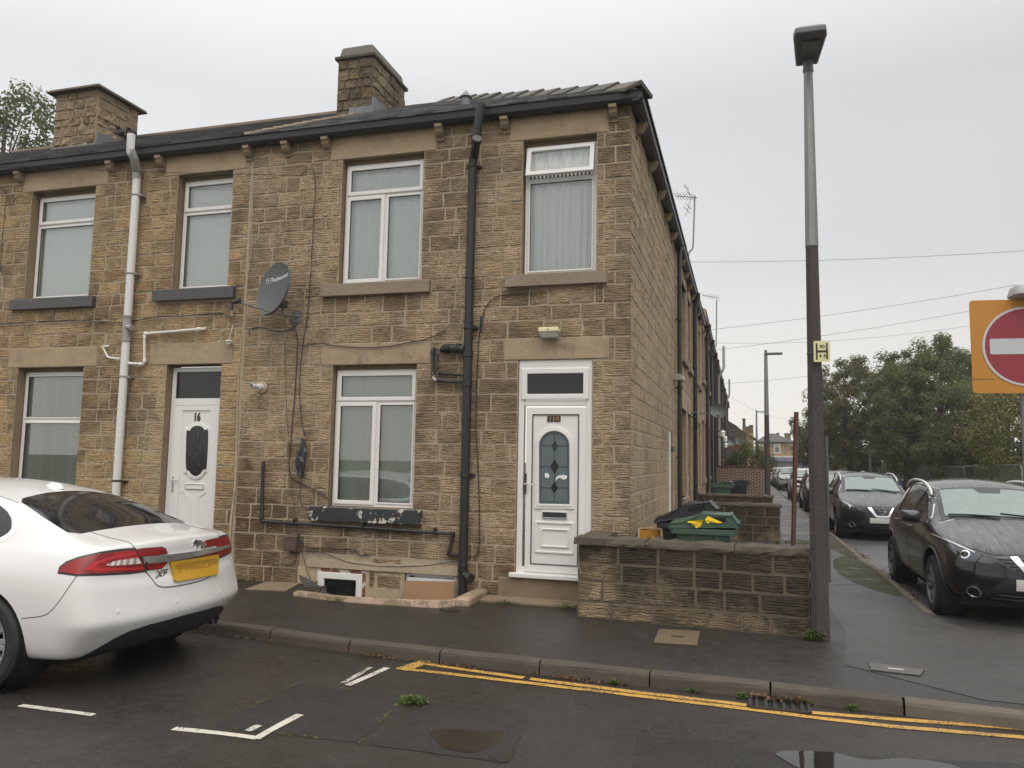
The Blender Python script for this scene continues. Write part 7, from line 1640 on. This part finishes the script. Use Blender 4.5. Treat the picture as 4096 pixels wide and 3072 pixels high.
# ------------------------------------------------------------------ far buildings
z10=lambda x,y:(2850+.3014*x,1450+.3014*y)
Yc=100.;q=lambda x,y,Y=Yc:atY(*z10(x,y),Y)
cf=thing('cafe_building','sandstone cafe with navy shop fascia closing the end of the street','building',(6,Yc,0),world=True)
x0,x1=q(600,1050).x,q(1085,1050).x;ez=q(800,1052).z;rz_=q(770,952).z
b=MB();b.box(x0,x1,Yc,Yc+9,-3,ez);b.build('wall','stone_front_next',cf)
xm=q(770,950).x;b=MB();b.add([(x0-.3,Yc-.3,ez),(x1+.3,Yc-.3,ez),(x1+.3,Yc+9,ez),(x0-.3,Yc+9,ez),(xm-.2,Yc+4,rz_+.25),(xm+.6,Yc+4,rz_+.25)],[(0,1,5,4),(1,2,5),(2,3,4,5),(3,0,4)]);b.build('roof','tile_far',cf)
def wn(xa,ya,xb,yb,par,nm='window'):
    a,c=q(xa,yb),q(xb,ya);w_=frame_ring(a.x,c.x,a.z,c.z,.1,Yc-.08,Yc+.05).build(nm,'upvc',par);b=MB();b.box(a.x+.08,c.x-.08,Yc-.04,Yc+.02,a.z+.08,c.z-.08);b.build('pane','door_grey_glass',w_);b=MB();b.box(a.x+.08,c.x-.08,Yc-.07,Yc-.05,a.z+(c.z-a.z)*.7,a.z+(c.z-a.z)*.76);b.build('transom','upvc',w_)
wn(818,1085,898,1205,cf);wn(615,1082,672,1112,cf)
a,c=q(762,1312),q(1262,1262);xb_=c.x
b=MB();b.box(a.x,c.x,Yc-.35,Yc-.05,a.z,c.z);fa=b.build('shop_fascia','cafe_blue',cf)
place_text('shop_name','CAFÉ & DESSERT BAR',.62,'print_lilac',fa,(q(1020,1287).x,Yc-.37,(a.z+c.z)/2),(1,0,0),(0,0,1),.01,.012,.62)
b=MB();b.box(a.x-.1,c.x+.1,Yc-.36,Yc-.05,c.z,c.z+.1);b.build('fascia_trim','upvc',fa)
for (xa,xb,m_) in ((770,955,'shutter_grey'),(982,1120,'shutter_grey'),(1130,1235,'cafe_blue')):
    p,r_=q(xa,1460),q(xb,1316);b=MB();b.box(p.x,r_.x,Yc-.06,Yc+.0,-1.5,r_.z);sh=b.build('shutter',m_,cf)
    for k in range(4):b=MB();zz=r_.z-.5*(k+1);b.box(p.x,r_.x,Yc-.08,Yc-.062,zz-.03,zz);b.build('slat','steel_dark',sh)
for xa in (955,1240):p=q(xa,1400);b=MB();b.box(p.x,p.x+.8,Yc-.12,Yc-.0,-1.5,a.z);b.build('pillar','cafe_blue' if xa>1000 else 'shutter_grey',cf)
b=MB();b.box(x1,q(1180,1050).x,Yc+1,Yc+9,-3,q(1100,1070).z);cb=b.build('side_wing','stone_front_next',cf)
for (xa,ya) in ((888,930),(1000,935),(1022,935),(1046,935)):
    p=q(xa,ya);b=MB();b.lathe([(.22,0),(.18,.9),(.26,1.0),(.24,1.15)],(p.x,Yc+5,p.z-1.0),(0,0,1),10);b.build('chimney_pot','stone_chimney',cf)
for (xa,xb,yt) in ((870,910,965),(955,1065,985)):
    p,r_=q(xa,yt),q(xb,yt);b=MB();b.box(p.x,r_.x,Yc+4.4,Yc+5.6,ez-.5,p.z);b.build('chimney','stone_chimney',cf)
h2=thing('far_house','slate roofed stone house half hidden right of the cafe','building',(12,Yc+8,0),world=True)
p,r_=q(1135,1100,Yc+6),q(1700,1030,Yc+6);b=MB();b.box(p.x,r_.x,Yc+6,Yc+14,-3,p.z);b.build('wall','stone_front_next',h2)
b=MB();t_=q(1140,1020,Yc+6).z+.5;b.add([(p.x-.3,Yc+5.7,p.z),(r_.x,Yc+5.7,p.z),(r_.x,Yc+10,t_+1),(p.x-.3,Yc+10,t_+1)],[(0,1,2,3)]);b.build('roof','tile_far',h2)
Yb=74.;qb=lambda x,y:atY(*z10(x,y),Yb)
bh=thing('brick_house','red brick gabled house with a tall chimney at the end of the terrace','building',(1,Yb,0),world=True)
e=[qb(180,520),qb(315,835),qb(445,945),qb(545,940),qb(395,850),qb(545,830),qb(418,770)]
b=MB();b.prism([(-6,-3),(e[2].x,-3),(e[2].x,e[2].z),(e[1].x,e[1].z),(-3,e[1].z+2.2),(-6,e[1].z)],Yb,Yb+9);b.build('gable','brick_red',bh)
b=MB();b.box(e[2].x+.005,e[3].x,Yb+.02,Yb+9,-3,e[3].z);b.build('wing','stone_front_next',bh)
b=MB();b.add([(e[2].x,Yb-.15,e[2].z+.05),(e[3].x+.4,Yb-.15,e[3].z-.6),(e[3].x+.4,Yb+9,e[3].z-.6),(e[2].x,Yb+9,e[2].z+.05)],[(0,1,2,3)]);b.build('roof','tile_far',bh)
b=MB();b.box(e[4].x,e[5].x,Yb+3,Yb+4.2,e[2].z-.5,e[5].z);ch_=b.build('chimney','stone_chimney',bh)
b=MB();b.lathe([(.16,0),(.13,.6),(.2,.7),(.18,.85)],(e[6].x,Yb+3.5,e[5].z),(0,0,1),10);b.build('chimney_pot','brick_red',ch_)
b=MB();b.box(e[5].x-.45,e[5].x+.02,Yb+2.9,Yb+4.3,e[5].z,e[5].z+.15);b.build('chimney_ledge','stone_chimney',ch_)

# ------------------------------------------------------------------ damp air
b=MB();b.box(-60,60,-40,125,-4.2,17.5);hz=bpy.data.objects.new('haze',b.mesh('haze'));COL.objects.link(hz)
hm_=bpy.data.materials.new('haze');hm_.use_nodes=True;t_=hm_.node_tree;t_.nodes.clear()
o_=t_.nodes.new('ShaderNodeOutputMaterial');pv=t_.nodes.new('ShaderNodeVolumePrincipled');pv.inputs['Color'].default_value=(.97,.97,.96,1);pv.inputs['Density'].default_value=.0009;pv.inputs['Anisotropy'].default_value=.2
t_.links.new(pv.outputs[0],o_.inputs['Volume']);hz.data.materials.append(hm_)
tag(hz,'thin damp haze in the air over the whole street','haze',None,'stuff')
